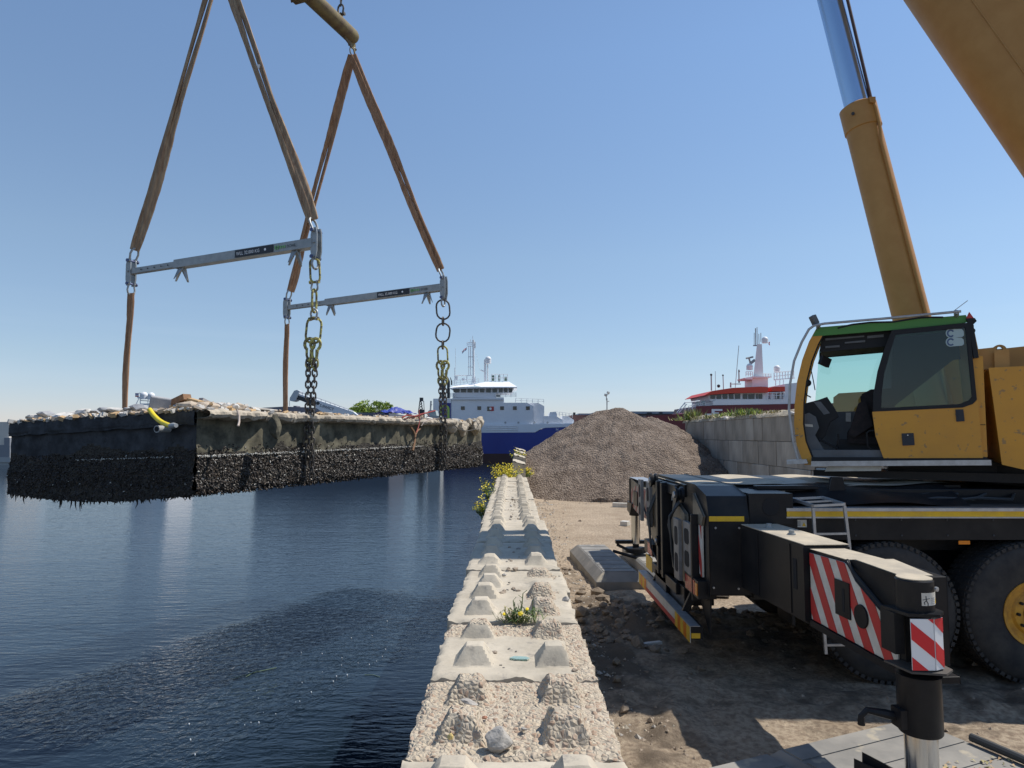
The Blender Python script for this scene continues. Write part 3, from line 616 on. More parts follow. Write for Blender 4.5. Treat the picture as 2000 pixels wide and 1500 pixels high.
# tubular top spreader
M_tube = mat('mossy_steel_tube', (.11, .075, .05), .8, col2=(.20, .165, .075), scale=3.5, bump=.3)
td = (FA-NA); td.z = 0; td.normalize(); T0 = NA+UP*.62-td*.35; T1 = FA+UP*.45+td*.10; T1.z = T0.z = TZ; td = (T1-T0).normalized()
o = empty('tube_spreader', (T0+T1)/2, 'rusty mossy steel tube beam at the top of the rigging', 'spreader beam')
mb = MB(); mb.lathe(T0, td, [(0, 0), (.14, .01), (.20, .06), (.20, (T1-T0).length-.12), (.17, (T1-T0).length-.03), (.08, (T1-T0).length+.02), (0, (T1-T0).length+.02)], 24); mb.build('tube', M_tube, o, sharp=60)
for A_, sg in ((FA, 1), (NA, -1)):
    mb = MB(); b = V((A_.x, A_.y, T0.z-.16)); ps = [(-.42, 0), (.12, 0), (.10, -.30), (.03, -(b.z-A_.z-.06)), (-.06, -(b.z-A_.z-.06)), (-.34, -.12)]
    mb.prism([b+td*(x*sg)+UP*z for x, z in ps], EW*.03 if False else td.cross(UP)*.03); mb.build('lug_plate', M_tube, o)
mid = (T0+T1)/2
for fr in (.5,):
    mb = MB(); c = at(575, -5, mid.y+.0); c = T0+td*((c-T0).dot(td)); sd_ = td.cross(UP)
    for s2 in (-1, 1): mb.prism([c+td*(s2*.30)+sd_*.34+UP*.3, c+td*(s2*.30)-sd_*.34+UP*.3, c+td*(s2*.30)-sd_*.30-UP*.30, c+td*(s2*.30)+sd_*.30-UP*.30], td*.025)
    mb.box(c-UP*.29+sd_*.05, (.85, .60, .03), axes=(td, sd_, UP)); mb.build('centre_bracket', M_tube, o)
def top_leg(tt, lab, nm):
    c = T0+td*tt+UP*.20; mb = MB(); mb.prism([c-td*.10-UP*.02, c+td*.10-UP*.02, c+td*.04+UP*.14, c-td*.04+UP*.14], td.cross(UP)*.03); mb.build('top_lug', M_tube, o)
    shackle(c+UP*.10, UP, td.cross(UP), .026, .07, .26, nm, 'bow shackles of the lifting gear', (M_chain, M_chain))
    H = mid+UP*4.0; mb = MB()
    a = c+UP*.33
    for k in range(3):
        off = V((.03*math.cos(k*2.1), .03*math.sin(k*2.1), 0)); mb.tube([a, a+UP*.25+off, H+off], .018, 6)
    tag(mb.build('wire_sling', M_chain), lab, 'wire sling', 'wire slings from the tube beam to the hook')
px1, py1 = proj(T1); cc = at(661, 38, T1.y-.6); top_leg((cc-T0).dot(td), 'dark wire sling rising from the shackle on the far end of the tube beam', 'dark shackle on top of the far end of the tube beam'); top_leg(.55, 'dark wire sling rising from the near end of the tube beam, out of the photo', 'dark shackle on top of the near end of the tube beam')
# ============================================================ CHAINS
def chain_set(E, zs, labp, near):
    G = 'master links of the chain slings'; x, y = E.x, E.y
    gl = 'bow shackles of the lifting gear'; tilt = lambda a: V((math.sin(a), 0, math.cos(a)))
    face = V((1, .25, 0)).normalized(); edge = V((.1, 1, 0)).normalized()
    pin = E-UP*.27; shackle(pin, -UP, EU, .022, .07, .2, 'shackle under the right end of the %s beam' % labp, gl)
    def ml(z0, z1, W_, tl, face_, lab, m, r=.019):
        c = V((x, y, (z0+z1)/2)); d = tilt(tl); mb = oblong(MB(), c, d, face_, abs(z0-z1), W_, r); tag(mb.build('master_link', m), lab, 'chain link', G)
    for a in zs: ml(*a)
z_ = lambda py, Y: CAMZ+(850-py)*Y/F
Y1 = N1R.y; Y2 = F1R.y
f1 = V((1, .2, 0)); f2 = V((.15, 1, 0))
chain_set(N1R, [(z_(500, Y1), z_(548, Y1), .17, -.06, f1, 'upright oblong link just under the nearer beam end', M_yel, .021), (z_(562, Y1), z_(608, Y1), .18, 0, f2, 'yellow oblong link seen edge on in the near chain', M_yel, .022), (z_(618, Y1), z_(670, Y1), .26, .08, f1, 'large tilted oblong link with a red mark above the near chain hooks', M_yel, .022)], 'nearer', True)
chain_set(F1R, [(z_(583, Y2), z_(622, Y2), .33, -.08, f1, 'wide rounded link just under the farther beam end', M_chain, .022), (z_(630, Y2), z_(667, Y2), .34, .12, f1, 'wide tilted link with a red mark in the far chain', M_chain, .022), (z_(675, Y2), z_(712, Y2), .24, -.05, f1, 'narrow yellowish link above the far chain hooks', M_yel, .022)], 'farther', False)
gl = 'bow shackles of the lifting gear'
shackle(V((N1R.x, Y1, z_(547, Y1))), -UP, EW, .02, .06, .17, 'yellowish shackle between the two upper links of the near chain', gl, (M_galv, M_yel))
shackle(V((N1R.x, Y1, z_(621, Y1))), UP, EW, .02, .06, .17, 'shackle above the tilted link of the near chain', gl, (M_galv, M_yel))
for py, lb in ((623, 'small connecting link between the two wide links of the far chain'), (670, 'small connecting link above the narrow link of the far chain')):
    mb = oblong(MB(), V((F1R.x, Y2, z_(py+3, Y2))), UP, f2, .20, .12, .022); tag(mb.build('connecting_link', M_chain), lb, 'chain link', 'connecting links of the far chain')
def hooks(x, y, z0, lab, s=1):
    o = empty('chain_hook', (x, y, z0), lab, 'chain hook', 'yellow chain shortening hooks')
    for k, sx in enumerate((-.05, .06)):
        mb = MB(); c = V((x+sx*s, y-.02*k, z0)); pts = [c+V((.09*math.cos(a), .02*k, .11*math.sin(a)))*s for a in [R(q) for q in range(-60, 241, 25)]]
        mb.tube(pts, [.03*s]*len(pts), 8); mb.tube([c+V((.04, 0, -.10))*s, c+V((.03, 0, -.24))*s, c+V((-.02, 0, -.34))*s], [.035*s, .028*s, .03*s], 8); mb.tube([c+V((-.05, 0, -.09))*s, c+V((-.05, 0, -.2))*s, c+V((-.02, 0, -.30))*s], .024*s, 8)
        mb.build('hook', M_yel, o)
        mb = MB(); q = c+V((0, 0, -.36))*s; oblong(mb, q, UP, f1, .16*s, .11*s, .02*s); mb.sphere(q-UP*.09*s, .04*s, 8, 6); mb.build('clevis', M_yel, o)
    return o
hooks(N1R.x-.01, Y1-.03, z_(672, Y1), 'pair of yellow hooks shortening the near chain'); hooks(F1R.x, Y2-.03, z_(714, Y2), 'pair of yellow hooks shortening the far chain', 1.05)
def strand(x, y, z0, z1, lab, sway, p=.104, seed=0, xb=0, yb=0):
    o = empty('chain_strand', (x, y, z1), lab, 'chain', 'dark chain strands round the slab')
    n = int((z0-z1)/p); base = None
    for k in range(n):
        t = k/n; c = V((x+sway*math.sin(t*3.1)+xb*t, y+yb*t*t, z0-p*(k+.5))); a = (k % 2)*R(90)+R(35)+.25*math.sin(k*.7+seed)
        if base is None:
            mb = oblong(MB(), (0, 0, 0), UP, (1, 0, 0), .145, .085, .0165, 6, 4); me_o = mb.build('link', M_chain); base = me_o; l = me_o
        else: l = base.copy(); S.collection.objects.link(l)
        l.parent = o; l.location = c-o.location if True else c
        l.rotation_euler = (0, .12*math.sin(k*1.3+seed), a)
        if l is base: l.location = c-o.location-V((0, 0, .0725))*0
    # the first link's mesh origin is its base: recentre
    for v in base.data.vertices: v.co.z -= .0725
    return o
zb1 = z_(945, Y1); zb2 = z_(918, Y2)
strand(N1R.x-.075, Y1-.04, z_(703, Y1), zb1+.02, 'left strand of the near chain against the slab', .03, seed=1, xb=-.05)
strand(N1R.x+.065, Y1-.05, z_(703, Y1), zb1+.02, 'right strand of the near chain against the slab', -.03, seed=2, xb=-.02)
strand(F1R.x-.05, Y2-.04, z_(745, Y2), zb2+.02, 'left strand of the far chain against the slab', .02, seed=3)
strand(F1R.x+.06, Y2-.05, z_(745, Y2), zb2+.02, 'right strand of the far chain against the slab', .02, seed=4)
# ============================================================ THE LIFTED CONCRETE SLAB
M_shade_side = conc_mat('shade_side_concrete', (.032, .034, .038), (.075, .08, .088), False, (.03, .03, .03))  # darker left side: its shade painted into the colour, along with black algae
M_hull = conc_mat('hull_concrete', (.055, .052, .04), (.19, .172, .122), False, (.06, .06, .05))
M_deck = conc_mat('deck_concrete', (.42, .36, .28), (.52, .46, .37), False, (.2, .16, .12))
M_algae = mat('black_growth', (.022, .019, .016), .7, col2=(.055, .048, .038), scale=9, bump=1, bscale=26, bdist=.05, spec=.3)
M_mus = [mat('mussel_a', (.020, .016, .013), .5, col2=(.06, .05, .045), scale=12), mat('mussel_b', (.095, .066, .042), .6, col2=(.05, .04, .033), scale=12), mat('mussel_c', (.19, .17, .145), .55), mat('barnacle_white', (.62, .60, .54), .8)]
zt = [at(385, 803, A0.y).z, at(940, 826, uvz(SL, 0).y).z, at(20, 829, uvz(0, SW).y).z]; zb = [at(385, 966, A0.y).z, at(940, 908, uvz(SL, 0).y).z, at(20, 964, uvz(0, SW).y).z]
def ztop(u, v_): return zt[0]+(zt[1]-zt[0])*u/SL+(zt[2]-zt[0])*v_/SW
def zbot(u, v_): return zb[0]+(zb[1]-zb[0])*u/SL+(zb[2]-zb[0])*v_/SW
slab = empty('concrete_slab', uvz(SL/2, SW/2, zbot(SL/2, SW/2)), 'huge concrete houseboat hull section crusted with mussels, hanging over the water', 'concrete slab')
def growth(u, t, k): # start of the growth zone
    return .47+.03*fbm((u*1.6, k, 0), 3)
hm = MB()
def faceR(u_, t):
    u = SL*u_; z = ztop(u, 0)+(zbot(u, 0)-ztop(u, 0))*t
    d = .015*fbm((u*2, z*3, 1), 4)+(.032*min(1, max(0, (t-growth(u, t, 1)+.06)*5))*(1+.8*fbm((u*7, z*7, 2), 3)))
    rnd_ = .08*max(0, (t-.93)/.07)**2
    return uvz(u, -d+rnd_, z+.03*fbm((u*9, t, 5))*(t == 1)+(.045*abs(math.sin(u*15)) if t == 1 and u < 4.5 else 0))
def faceL(v_, t):
    v = SW*v_; z = ztop(0, v)+(zbot(0, v)-ztop(0, v))*t
    sag = .12*math.sin(math.pi*v_)*(t > .9)
    d = .02*fbm((v*2, z*3, 7), 4)+.03*min(1, max(0, (t-.5)*5))*(1+.8*fbm((v*7, z*7, 2), 3))
    if t < .16: d += .05
    return uvz(-d, v, z-sag*((t-.9)/.1 if t > .9 else 0)+.03*fbm((v*9, t, 5))*(t == 1))
def addface(fn, nu, nv, flip, gt):
    b = len(hm.f); hm.grid(fn, nu, nv)
    if flip: hm.f[b:] = [f[::-1] for f in hm.f[b:]]
    for j in range(nv):
        for i in range(nu):
            t = (j+.5)/nv; c = fn((i+.5)/nu, t); g = gt(i/nu*8, t); hm.m[b+j*nu+i] = 1 if t > g+.15*fbm((c.x*1.3, c.y*1.3, c.z*2.5), 4) else (0 if flip else 2)
addface(faceR, 260, 40, True, lambda u, t: .47)
hm.mi = 2; addface(faceL, 130, 36, False, lambda u, t: .42)
BRt, BRb = ztop(SL, SW), zbot(SL, SW)
hm.mi = 1; hm.add([uvz(0, 0, zbot(0, 0)), uvz(SL, 0, zbot(SL, 0)), uvz(SL, SW, BRb), uvz(0, SW, zbot(0, SW))], [(0,3,2,1)])
hm.mi = 0; hm.add([uvz(SL, 0, ztop(SL, 0)-.02), uvz(SL, SW, BRt-.02), uvz(SL, SW, BRb), uvz(SL, 0, zbot(SL, 0))], [(0,1,2,3)]); hm.add([uvz(0, SW, ztop(0, SW)-.02), uvz(SL, SW, BRt-.02), uvz(SL, SW, BRb), uvz(0, SW, zbot(0, SW))], [(3,2,1,0)])
hm.build('hull', [M_hull, M_algae, M_shade_side], slab, sharp=70)
# deck plate with broken overhanging edge
dk = MB(); OV = .30
def ovh(u): # overhang of the deck edge
    a = .165+.10*max(0, 1-u/2.5)+.07*fbm((u*.9, 3, 0), 2)+.15*fbm((u*2.6, 1, 2), 3)
    if u > SL-1.9: a = .04
    return a
def thick(u): return .085+.05*abs(fbm((u*2.6, 5, 1), 3))+.03*fbm((u*9, 2, 8), 2)
nu = 360
edge = []
for i in range(nu+1):
    u = SL*i/nu; z = ztop(u, 0); o_ = ovh(u)+.02*fbm((u*14, 3, 3)); th = thick(u)
    edge.append([uvz(u, .5, z+.03+.03*fbm((u*3, 1, 9))), uvz(u, .1, z+.035+.03*fbm((u*4, 4, 9), 3)), uvz(u, -o_*.7, z+.03+.03*fbm((u*5, 0, 9), 3)), uvz(u, -o_, z-.005), uvz(u, -o_-.012+.02*fbm((u*11, 0, 0), 2), z-th*.5), uvz(u, -o_+.02, z-th), uvz(u, -o_*.4, z-th-.02), uvz(u, .05, z-th-.03)])
dk.loft(edge, closed=False, caps=False, smooth=False)
dk.grid(lambda a, b: uvz(SL*a, .45+(SW-.45)*b, ztop(SL*a, SW*b)+.02+.05*fbm((a*16, b*8, 0), 4)), 120, 50, False)
dk.mi = 1  # left deck edge painted dark to match the shaded side
dk.grid(lambda a, b: uvz(-.05-.02*fbm((a*9, b*3, 2), 3), SW*a, ztop(0, SW*a)+.03-.24*b+.03*fbm((a*12, b, 4), 3)), 80, 4, False)
dk.build('deck', [M_deck, M_shade_side], slab)
# big rounded lumps of concrete at the right end, just below the deck edge
for k, (px, py, r_) in enumerate([(879, 832, .24), (903, 836, .26), (925, 834, .27), (893, 828, .16), (936, 826, .2), (914, 826, .15)]):
    p = atp(px, py, uvz(0, -.02), -EW); mb = rock_mb(p, r_, 60+k, (1, .7, .9), k, .5, 3)
    mb.build('lump', M_deck, slab)
# mussels: nobody could count them
mu = MB(); rm = random.Random(3)
def mussel(p, n, s_, mi):
    n = n.normalized(); a = n.orthogonal().normalized(); a = (Matrix.Rotation(rm.uniform(0, 6.28), 3, n) @ a); b = n.cross(a); t = n*rm.uniform(.3, 1)+a*rm.uniform(.3, 1); t.normalize(); w_ = t.cross(b)
    q = [p-t*s_*.5, p+t*s_, p+b*s_*.42+t*s_*.2, p-b*s_*.42+t*s_*.2, p+w_*s_*.32+t*s_*.3, p-w_*s_*.3+t*s_*.1]
    mu.mi = mi; mu.add(q, [(0,2,4),(0,4,3),(2,1,4),(4,1,3),(2,0,5),(0,3,5),(1,2,5),(3,1,5)], False)
for j in range(15000):
    u = rm.random()*SL; t = .36+.64*rm.random()**.75
    if t < .58 and rm.random() > ((t-.36)/.22)**1.3*(.6+1.2*fbm((u*1.5, t*6, 4), 3)): continue
    p = faceR(u/SL, t); mi = rm.choices([0, 1, 2, 3], [50, 40, 7, 1.2+(4 if .52 < t < .62 else 0)])[0]; mussel(p, -EW, rm.uniform(.02, .045), mi)
for j in range(900):   # pale barnacle line
    u = rm.random()**1.25*6.5; t = .545+rm.gauss(0, .006)-.006*u; p = faceR(u/SL, t); mussel(p-EW*.02, -EW, rm.uniform(.014, .026), 3 if rm.random() < .8 else 1)
for j in range(4200):
    v = rm.random(); t = .46+.54*rm.random()**.8; mussel(faceL(v, t), -EU, rm.uniform(.02, .04), rm.choices([0, 1, 3], [80, 18, .5])[0])
for j in range(120): v = .1+.5*rm.random(); mussel(faceL(v, .545+rm.gauss(0, .005))-EU*.02, -EU, .016, 3)
for j in range(1500):   # along both bottom edges
    u = rm.random()*SL; mussel(uvz(u, rm.uniform(-.05, .1), zbot(u, 0)+rm.uniform(-.03, .05)), V((0, 0, -1))-EW*.5, .04, rm.choice([0, 0, 1]))
tag(mu.build('mussels', M_mus, slab), kind='stuff')
# hanging weed fringe below the left face
fr = MB()
for j in range(420):
    a = rm.random()
    if j < 340: v = a*SW; p = uvz(rm.uniform(-.04, .15), v, zbot(0, v)-.10*math.sin(math.pi*v/SW)); L_ = .02+.07*rm.random()**3+(.13 if rm.random() < .025 else 0)
    else: p = uvz(a*SL*.5, .0, zbot(a*SL*.5, 0)); L_ = .02+.06*rm.random()**2
    fr.tube([p+UP*.06, p-UP*L_*.5+V((rm.uniform(-.01, .01), 0, 0)), p-UP*L_+V((rm.uniform(-.03, .03), 0, 0))], [.018, .010, .002], 4, caps=False)
tag(fr.build('weed_fringe', M_algae, slab), kind='stuff')
# hanging chunk, pipes
p = atp(538, 833, uvz(0, -.38), -EW); mb = rock_mb(p, .22, 91, (.55, .5, 1.0), .6, .5, 2); tag(mb.build('hanging_chunk', M_hull), 'dark chunk of concrete dangling from the deck edge of the slab', 'concrete chunk')
M_yp = mat('yellow_pipe', (.80, .62, .03), .35, spec=.5); M_gp = mat('grey_plastic', (.33, .34, .34), .5)
pts = [atp(px, py, uvz(-.22-.16*(i/5), 0), -EU) for i, (px, py) in enumerate([(292, 800), (300, 811), (309, 820), (318, 826), (330, 831), (334, 832)])]
o = empty('yellow_pipe', pts[0], 'bent yellow pipe with a grey end sticking out of the dark side of the slab', 'pipe'); mb = MB(); mb.tube(pts, .036, 12); mb.build('pipe', M_yp, o)
e2 = atp(344, 831, uvz(-.44, 0), -EU); mb = MB(); mb.tube([pts[-1], (pts[-1]+e2)/2, e2], [.042, .045, .030], 12); mb.build('sleeve', M_gp, o)
a, b = atp(306, 838, uvz(-.3, 0), -EU), atp(330, 838, uvz(-.06, 0), -EU); mb = MB(); mb.cyl(a, b, .055, 14); mb.mi = 1; mb.cyl(a-(b-a).normalized()*.003, a, .040, 14); tag(mb.build('pipe_stub', [M_gp, M_dark]), 'short grey pipe stub poking out below the yellow pipe', 'pipe')
# ============================================================ RUBBLE ON THE SLAB
M_rub = [mat('rubble_white', (.60, .58, .54), .9, col2=(.45, .43, .40), scale=9, bump=.3), mat('rubble_grey', (.28, .29, .31), .9, col2=(.38, .38, .38), scale=9, bump=.3), mat('rubble_buff', (.50, .41, .31), .9, col2=(.36, .30, .24), scale=9, bump=.3),
         mat('rubble_wood', (.28, .16, .085), .8, col2=(.20, .11, .06), scale=6, stretch=(1, 8, 8)), mat('rubble_pale_wood', (.55, .38, .20), .8, col2=(.42, .28, .15), scale=6, stretch=(1, 8, 8))]
GR = 'rubble heaped on the slab'
def rub(px, py, v_, size, mi, sc, lab, seed, rot=0):
    p = atp(px, py, uvz(v_, 0), -EU) if px < 385 else atp(px, py, uvz(0, v_), -EW)
    mb = rock_mb(p, size*.8, seed, (sc[0], sc[1], sc[2]*.8), rot, .9, 2); tag(mb.build('rubble_piece', M_rub[mi]), lab, 'rubble', GR)
rl = [(70, 816, .4, .22, 0, (1.3, 1, .5), 'pale slab of rubble at the left end of the pile'), (95, 811, .5, .20, 1, (1.2, 1, .6), 'grey lump of rubble beside the pale slab at the left end'), (120, 812, .3, .24, 0, (1.6, 1, .35), 'long flat white piece of rubble near the left end'),
      (145, 809, .5, .20, 0, (1.5, .8, .4), 'white folded sheet of rubble'), (165, 806, .4, .18, 0, (1, 1, .7), 'rounded white lump of rubble'), (190, 807, .6, .2, 1, (1.6, .9, .4), 'grey flat piece of rubble'), (215, 803, .3, .22, 1, (1.3, 1, .4), 'grey shattered slab left of the hanging sling'),
      (232, 802, .3, .2, 0, (1.2, .9, .5), 'white block at the foot of the hanging sling'), (258, 801, .5, .2, 1, (1.4, .8, .4), 'dark grey slab right of the hanging sling'), (276, 797, .4, .20, 1, (1.5, .9, .5), 'dark grey slanting slab in front of the white domes')]
for i, (px, py, v_, s_, mi, sc, lb) in enumerate(rl): rub(px, py, v_, s_, mi, sc, lb, 200+i, i)
p = atp(313, 796, uvz(.35, 0), -EU); mb = MB(); mb.box(p, (.34, .3, .34), rot=(.1, .15, .5)); tag(mb.build('rubble_block', M_rub[1], bevel=.02), 'squared blue grey block beside the yellow pipe', 'rubble', GR)
def plank(px0, py0, px1, py1, v_, w_, t_, mi, lab, dz=0):
    pl = (uvz(v_, 0), -EU) if px0 < 385 else (uvz(0, v_), -EW)
    a = atp(px0, py0, *pl); b = atp(px1, py1, *pl); d = b-a; L_ = d.length; d.normalize(); s2 = pl[1]; n = d.cross(s2).normalized(); mb = MB(); mb.box((a+b)/2, (L_, t_, w_), axes=(d, s2, n)); tag(mb.build('timber', M_rub[mi], bevel=.006), lab, 'timber', 'timber in the rubble')
plank(326, 794, 366, 775, .45, .10, .16, 3, 'thick brown beam end leaning on the rubble'); plank(358, 778, 392, 787, .5, .07, .12, 4, 'pale orange board across the brown beam'); plank(392, 780, 408, 788, .6, .06, .1, 1, 'dark board behind the splintered heap')
plank(340, 797, 400, 793, .3, .04, .1, 4, 'low pale board at the edge of the splintered heap'); plank(400, 786, 440, 795, .5, .04, .12, 4, 'pale board lying along the splintered heap'); plank(478, 796, 530, 802, .4, .03, .3, 0, 'flat white sheet on the deck right of the heap')
rr = random.Random(77)
spl = MB()
for j in range(150):   # splinters and crumbs too many to count
    px = rr.uniform(345, 480); py = 800-(8*math.exp(-((px-395)/45)**2))*rr.random()-rr.uniform(0, 4); p = atp(px, py, uvz(0, rr.uniform(.0, .7)), -EW) if px > 385 else atp(px, py, uvz(rr.uniform(.1, .6), 0), -EU)
    spl.mi = rr.choice([0, 0, 1, 2]); spl.box(p, (rr.uniform(.05, .28), rr.uniform(.03, .08), rr.uniform(.015, .05)), rot=(rr.uniform(-.4, .4), rr.uniform(-.6, .6), rr.uniform(0, 3)))
for j in range(800):
    u = rr.uniform(0, SL); v = abs(rr.gauss(0, .25)) if rr.random() < .6 else rr.uniform(0, SW)
    if rr.random() < .6: u, v = abs(rr.gauss(0, .25)), rr.uniform(0, SW)
    p = uvz(u-.05, v-.1, ztop(u, v)+.04); spl.mi = rr.choice([0, 1, 2]); spl.box(p, (rr.uniform(.03, .18), rr.uniform(.03, .1), rr.uniform(.015, .07)), rot=(rr.uniform(-.4, .4), rr.uniform(-.4, .4), rr.uniform(0, 3)))
tag(spl.build('splinters', [M_rub[0], M_rub[2], M_rub[4]]), 'splinters and crumbled concrete strewn over the top of the slab', 'rubble', kind='stuff')
for i, (px, py, s_, mi, lb) in enumerate([(372, 795, .2, 2, 'buff lump under the pale orange board'), (402, 797, .24, 2, 'rough buff lump overhanging the corner of the slab'), (425, 796, .2, 0, 'pale lump right of the slab corner'), (448, 796, .16, 0, 'pale crumbling lump midway to the far beam sling'), (463, 797, .18, 2, 'buff lump standing above the deck edge'),
        (500, 800, .12, 0, 'small white lump on the deck edge'), (820, 812, .12, 2, 'buff lump under the red cables'), (800, 811, .1, 0, 'pale lump beside the blue tarpaulin')]): rub(px, py, .12, s_, mi, (1.3, 1, .7), lb, 300+i, i)
# blue tarpaulin, red and pale cables
M_tarp = mat('blue_tarpaulin', (.03, .06, .35), .5, col2=(.02, .03, .2), scale=6, bump=.4)
c = atp(772, 809, uvz(0, .35), -EW); mb = MB(); mb.grid(lambda a, b: c+EU*((a-.5)*.95)+EW*((b-.5)*.6)+UP*(.10*math.sin(math.pi*a)*math.sin(math.pi*b)+.07*fbm((a*4, b*4, 1), 3)+.03), 24, 14, False); tag(mb.build('tarpaulin', M_tarp), 'crumpled bright blue tarpaulin on the far end of the slab', 'tarpaulin')
M_red = mat('red_cable', (.30, .05, .04), .6); M_pc = mat('pale_cable', (.55, .45, .38), .7)
def cable(pp, r_, m, lab, off=-.1):
    pts = [atp(px, py, uvz(0, off-.03*i), -EW) for i, (px, py) in enumerate(pp)]; mb = MB(); mb.tube(pts, r_, 6); tag(mb.build('cable', m), lab, 'cable', 'torn cables on the far end of the slab')
cable([(785, 815), (795, 811), (812, 813), (822, 809), (835, 806), (850, 802)], .016, M_red, 'red cable looping over the far end of the slab')
cable([(790, 818), (805, 815), (820, 812), (832, 806), (838, 812)], .013, M_red, 'thin red cable beside the dangling wires')
cable([(818, 800), (819, 812), (820, 822), (817, 835), (813, 845)], .011, M_red, 'thin red wire dangling down the side of the slab', -.3)
cable([(823, 832), (828, 824), (838, 820), (850, 819)], .012, M_pc, 'pale curved wire sticking out near the far chain', -.34)
cable([(802, 834), (808, 842), (811, 850), (810, 862), (806, 880)], .03, M_rub[3], 'brown splintered pole hanging down the side of the slab', -.1)
cable([(822, 836), (815, 842), (811, 850)], .02, M_rub[3], 'short brown branch joined to the hanging pole', -.1)
cable([(886, 828), (895, 838), (912, 842), (930, 838), (937, 826)], .010, M_chain, 'thin wire sagging over the lumps at the right end', -.28)
cable([(463, 800), (467, 812), (467, 824), (465, 832)], .018, M_pc, 'pale torn strip hanging from the deck edge', -.3)
# ============================================================ DISTANT SHIPS AND SHORE
def PP(mb, pts, D, th): return mb.prism([at(x, y, D) for x, y in pts], (0, th, 0))
def BX(mb, x0, y0, x1, y1, D, th): return PP(mb, [(x0, y0), (x1, y0), (x1, y1), (x0, y1)], D, th)
K7 = 1.0
def LN(mb, pts, D, r, seg=5): return mb.tube([at(x, y, D) for x, y in pts], r*K7, seg)
def part(name, m, par, fn, bevel=0, **k):
    mb = MB(); fn(mb); return mb.build(name, m, par, bevel=bevel, **k)
M_sw = mat('ship_white', (.76, .78, .80), .5, col2=(.69, .71, .74), scale=.3, stretch=(1, 1, .3))
M_snavy = mat('ship_navy', (.015, .03, .21), .4, col2=(.02, .045, .25), scale=.2, stretch=(1, 1, .4))
M_anti = mat('antifouling', (.07, .035, .03), .7)
M_win = mat('ship_window', (.02, .03, .035), .12, spec=.8)
M_lime = mat('lime_paint', (.36, .52, .10), .5)
M_rail = mat('rail_white', (.75, .76, .77), .5); M_greym = mat('mast_grey', (.35, .36, .36), .6); M_dkm = mat('dark_steel', (.04, .045, .05), .6)
D = 117.0; YB = 18.0; K7 = 1.7
o = empty('survey_ship', at(990, 904, D+5), 'white ship with dark blue hull moored behind the gravel heap', 'ship')
part('hull', [M_snavy, M_anti], o, lambda mb: (PP(mb, [(540, 846), (1046, 845), (1058, 838), (1066, 836), (1150, 833), (1128, 886), (540, 886)], D, YB), setattr(mb, 'mi', 1), PP(mb, [(540, 886), (1128, 886), (1120, 912), (540, 912)], D+.02, YB-.04)))
part('bulwark', M_sw, o, lambda mb: PP(mb, [(945, 829), (1100, 828), (1148, 826), (1150, 832.5), (1066, 835.5), (1057, 837.5), (1045, 844.5), (870, 845.5), (870, 832), (945, 831)], D+.05, YB-.1))
part('deckhouse', M_sw, o, lambda mb: (PP(mb, [(882, 781), (984, 781), (984, 786.5), (1029, 786.5), (1041, 793), (1041, 832), (882, 832)], D+.4, 8), BX(mb, 846, 778.5, 881.5, 832, D+.3, 8.2)))
part('bridge_deck', M_sw, o, lambda mb: (PP(mb, [(883, 777.5), (984, 776), (984, 780.5), (883, 780.5)], D+.1, 8.6), BX(mb, 884, 767.5, 968, 776.5, D+.25, 8)))
def slope(mb, a, b, c, d, D0, D1):   # sloping bright front plates, real faces turned to the bow
    p = [at(*a, D0), at(*b, D0), at(*c, D0), at(*d, D0)]
    q = [v + V((.0, D1-D0, 0)) for v in p]; mb.prism(p, (0, D1-D0, 0))
part('forward_house', M_sw, o, lambda mb: (PP(mb, [(1029, 786.8), (1051, 787), (1063, 793.2), (1063, 832), (1041.2, 832), (1041.2, 793)], D+1.2, 6.4), PP(mb, [(1063.2, 812.5), (1087, 813), (1098, 820), (1098, 829), (1063.2, 829)], D+.6, 7), PP(mb, [(1098.2, 812.5), (1109, 812.5), (1121, 820), (1121, 829), (1098.2, 829)], D+1.2, 6)))
part('breakwater', M_sw, o, lambda mb: PP(mb, [(1072, 813), (1074, 805), (1085, 804), (1088, 808), (1088, 813)], D+.8, 6))
part('panel', M_snavy, o, lambda mb: BX(mb, 858.5, 787, 880.5, 831, D+.22, .06))
part('emblem', M_lime, o, lambda mb: [mb.loft([[at(868.5+rr*math.cos(a), (799-(rr-1)*math.sin(a)) if 0 <= a <= math.pi else 799, D+.2+dd) for rr, dd in ((9.5, 0), (5.2, 0), (5.2, .02), (9.5, .02))] for a in [math.pi*k/14 for k in range(15)]], smooth=False), BX(mb, 859, 799, 863.3, 817, D+.2, .02), BX(mb, 873.7, 799, 878, 817, D+.2, .02)])
part('bridge', M_sw, o, lambda mb: PP(mb, [(888, 767.4), (883, 756), (1006, 755.5), (998, 767.4)], D+.6, 7))
part('bridge_roof', mat('ship_roof', (.84, .85, .86), .5), o, lambda mb: (mb.loft([[at(x, y, D+dd) for x, y, dd in ((877, 757.5, -.1), (926, 754, -.1), (926, 752, -.1), (940, 755.3, -.3), (1010, 755.3, -.3))], [at(x, y, D+dd) for x, y, dd in ((890, 752.5, 2.5), (928, 749, 2.5), (930, 748.5, 2.5), (958, 745, 2.5), (994, 745.5, 2.5))], [at(x, y, D+dd) for x, y, dd in ((886, 753, 7), (930, 750, 7), (932, 749.5, 7), (962, 746, 7), (997, 749, 7))]], closed=False, caps=False, smooth=False), PP(mb, [(878, 757.8), (1010, 755.6), (1009, 757.2), (879, 759)], D-.3, 8)))
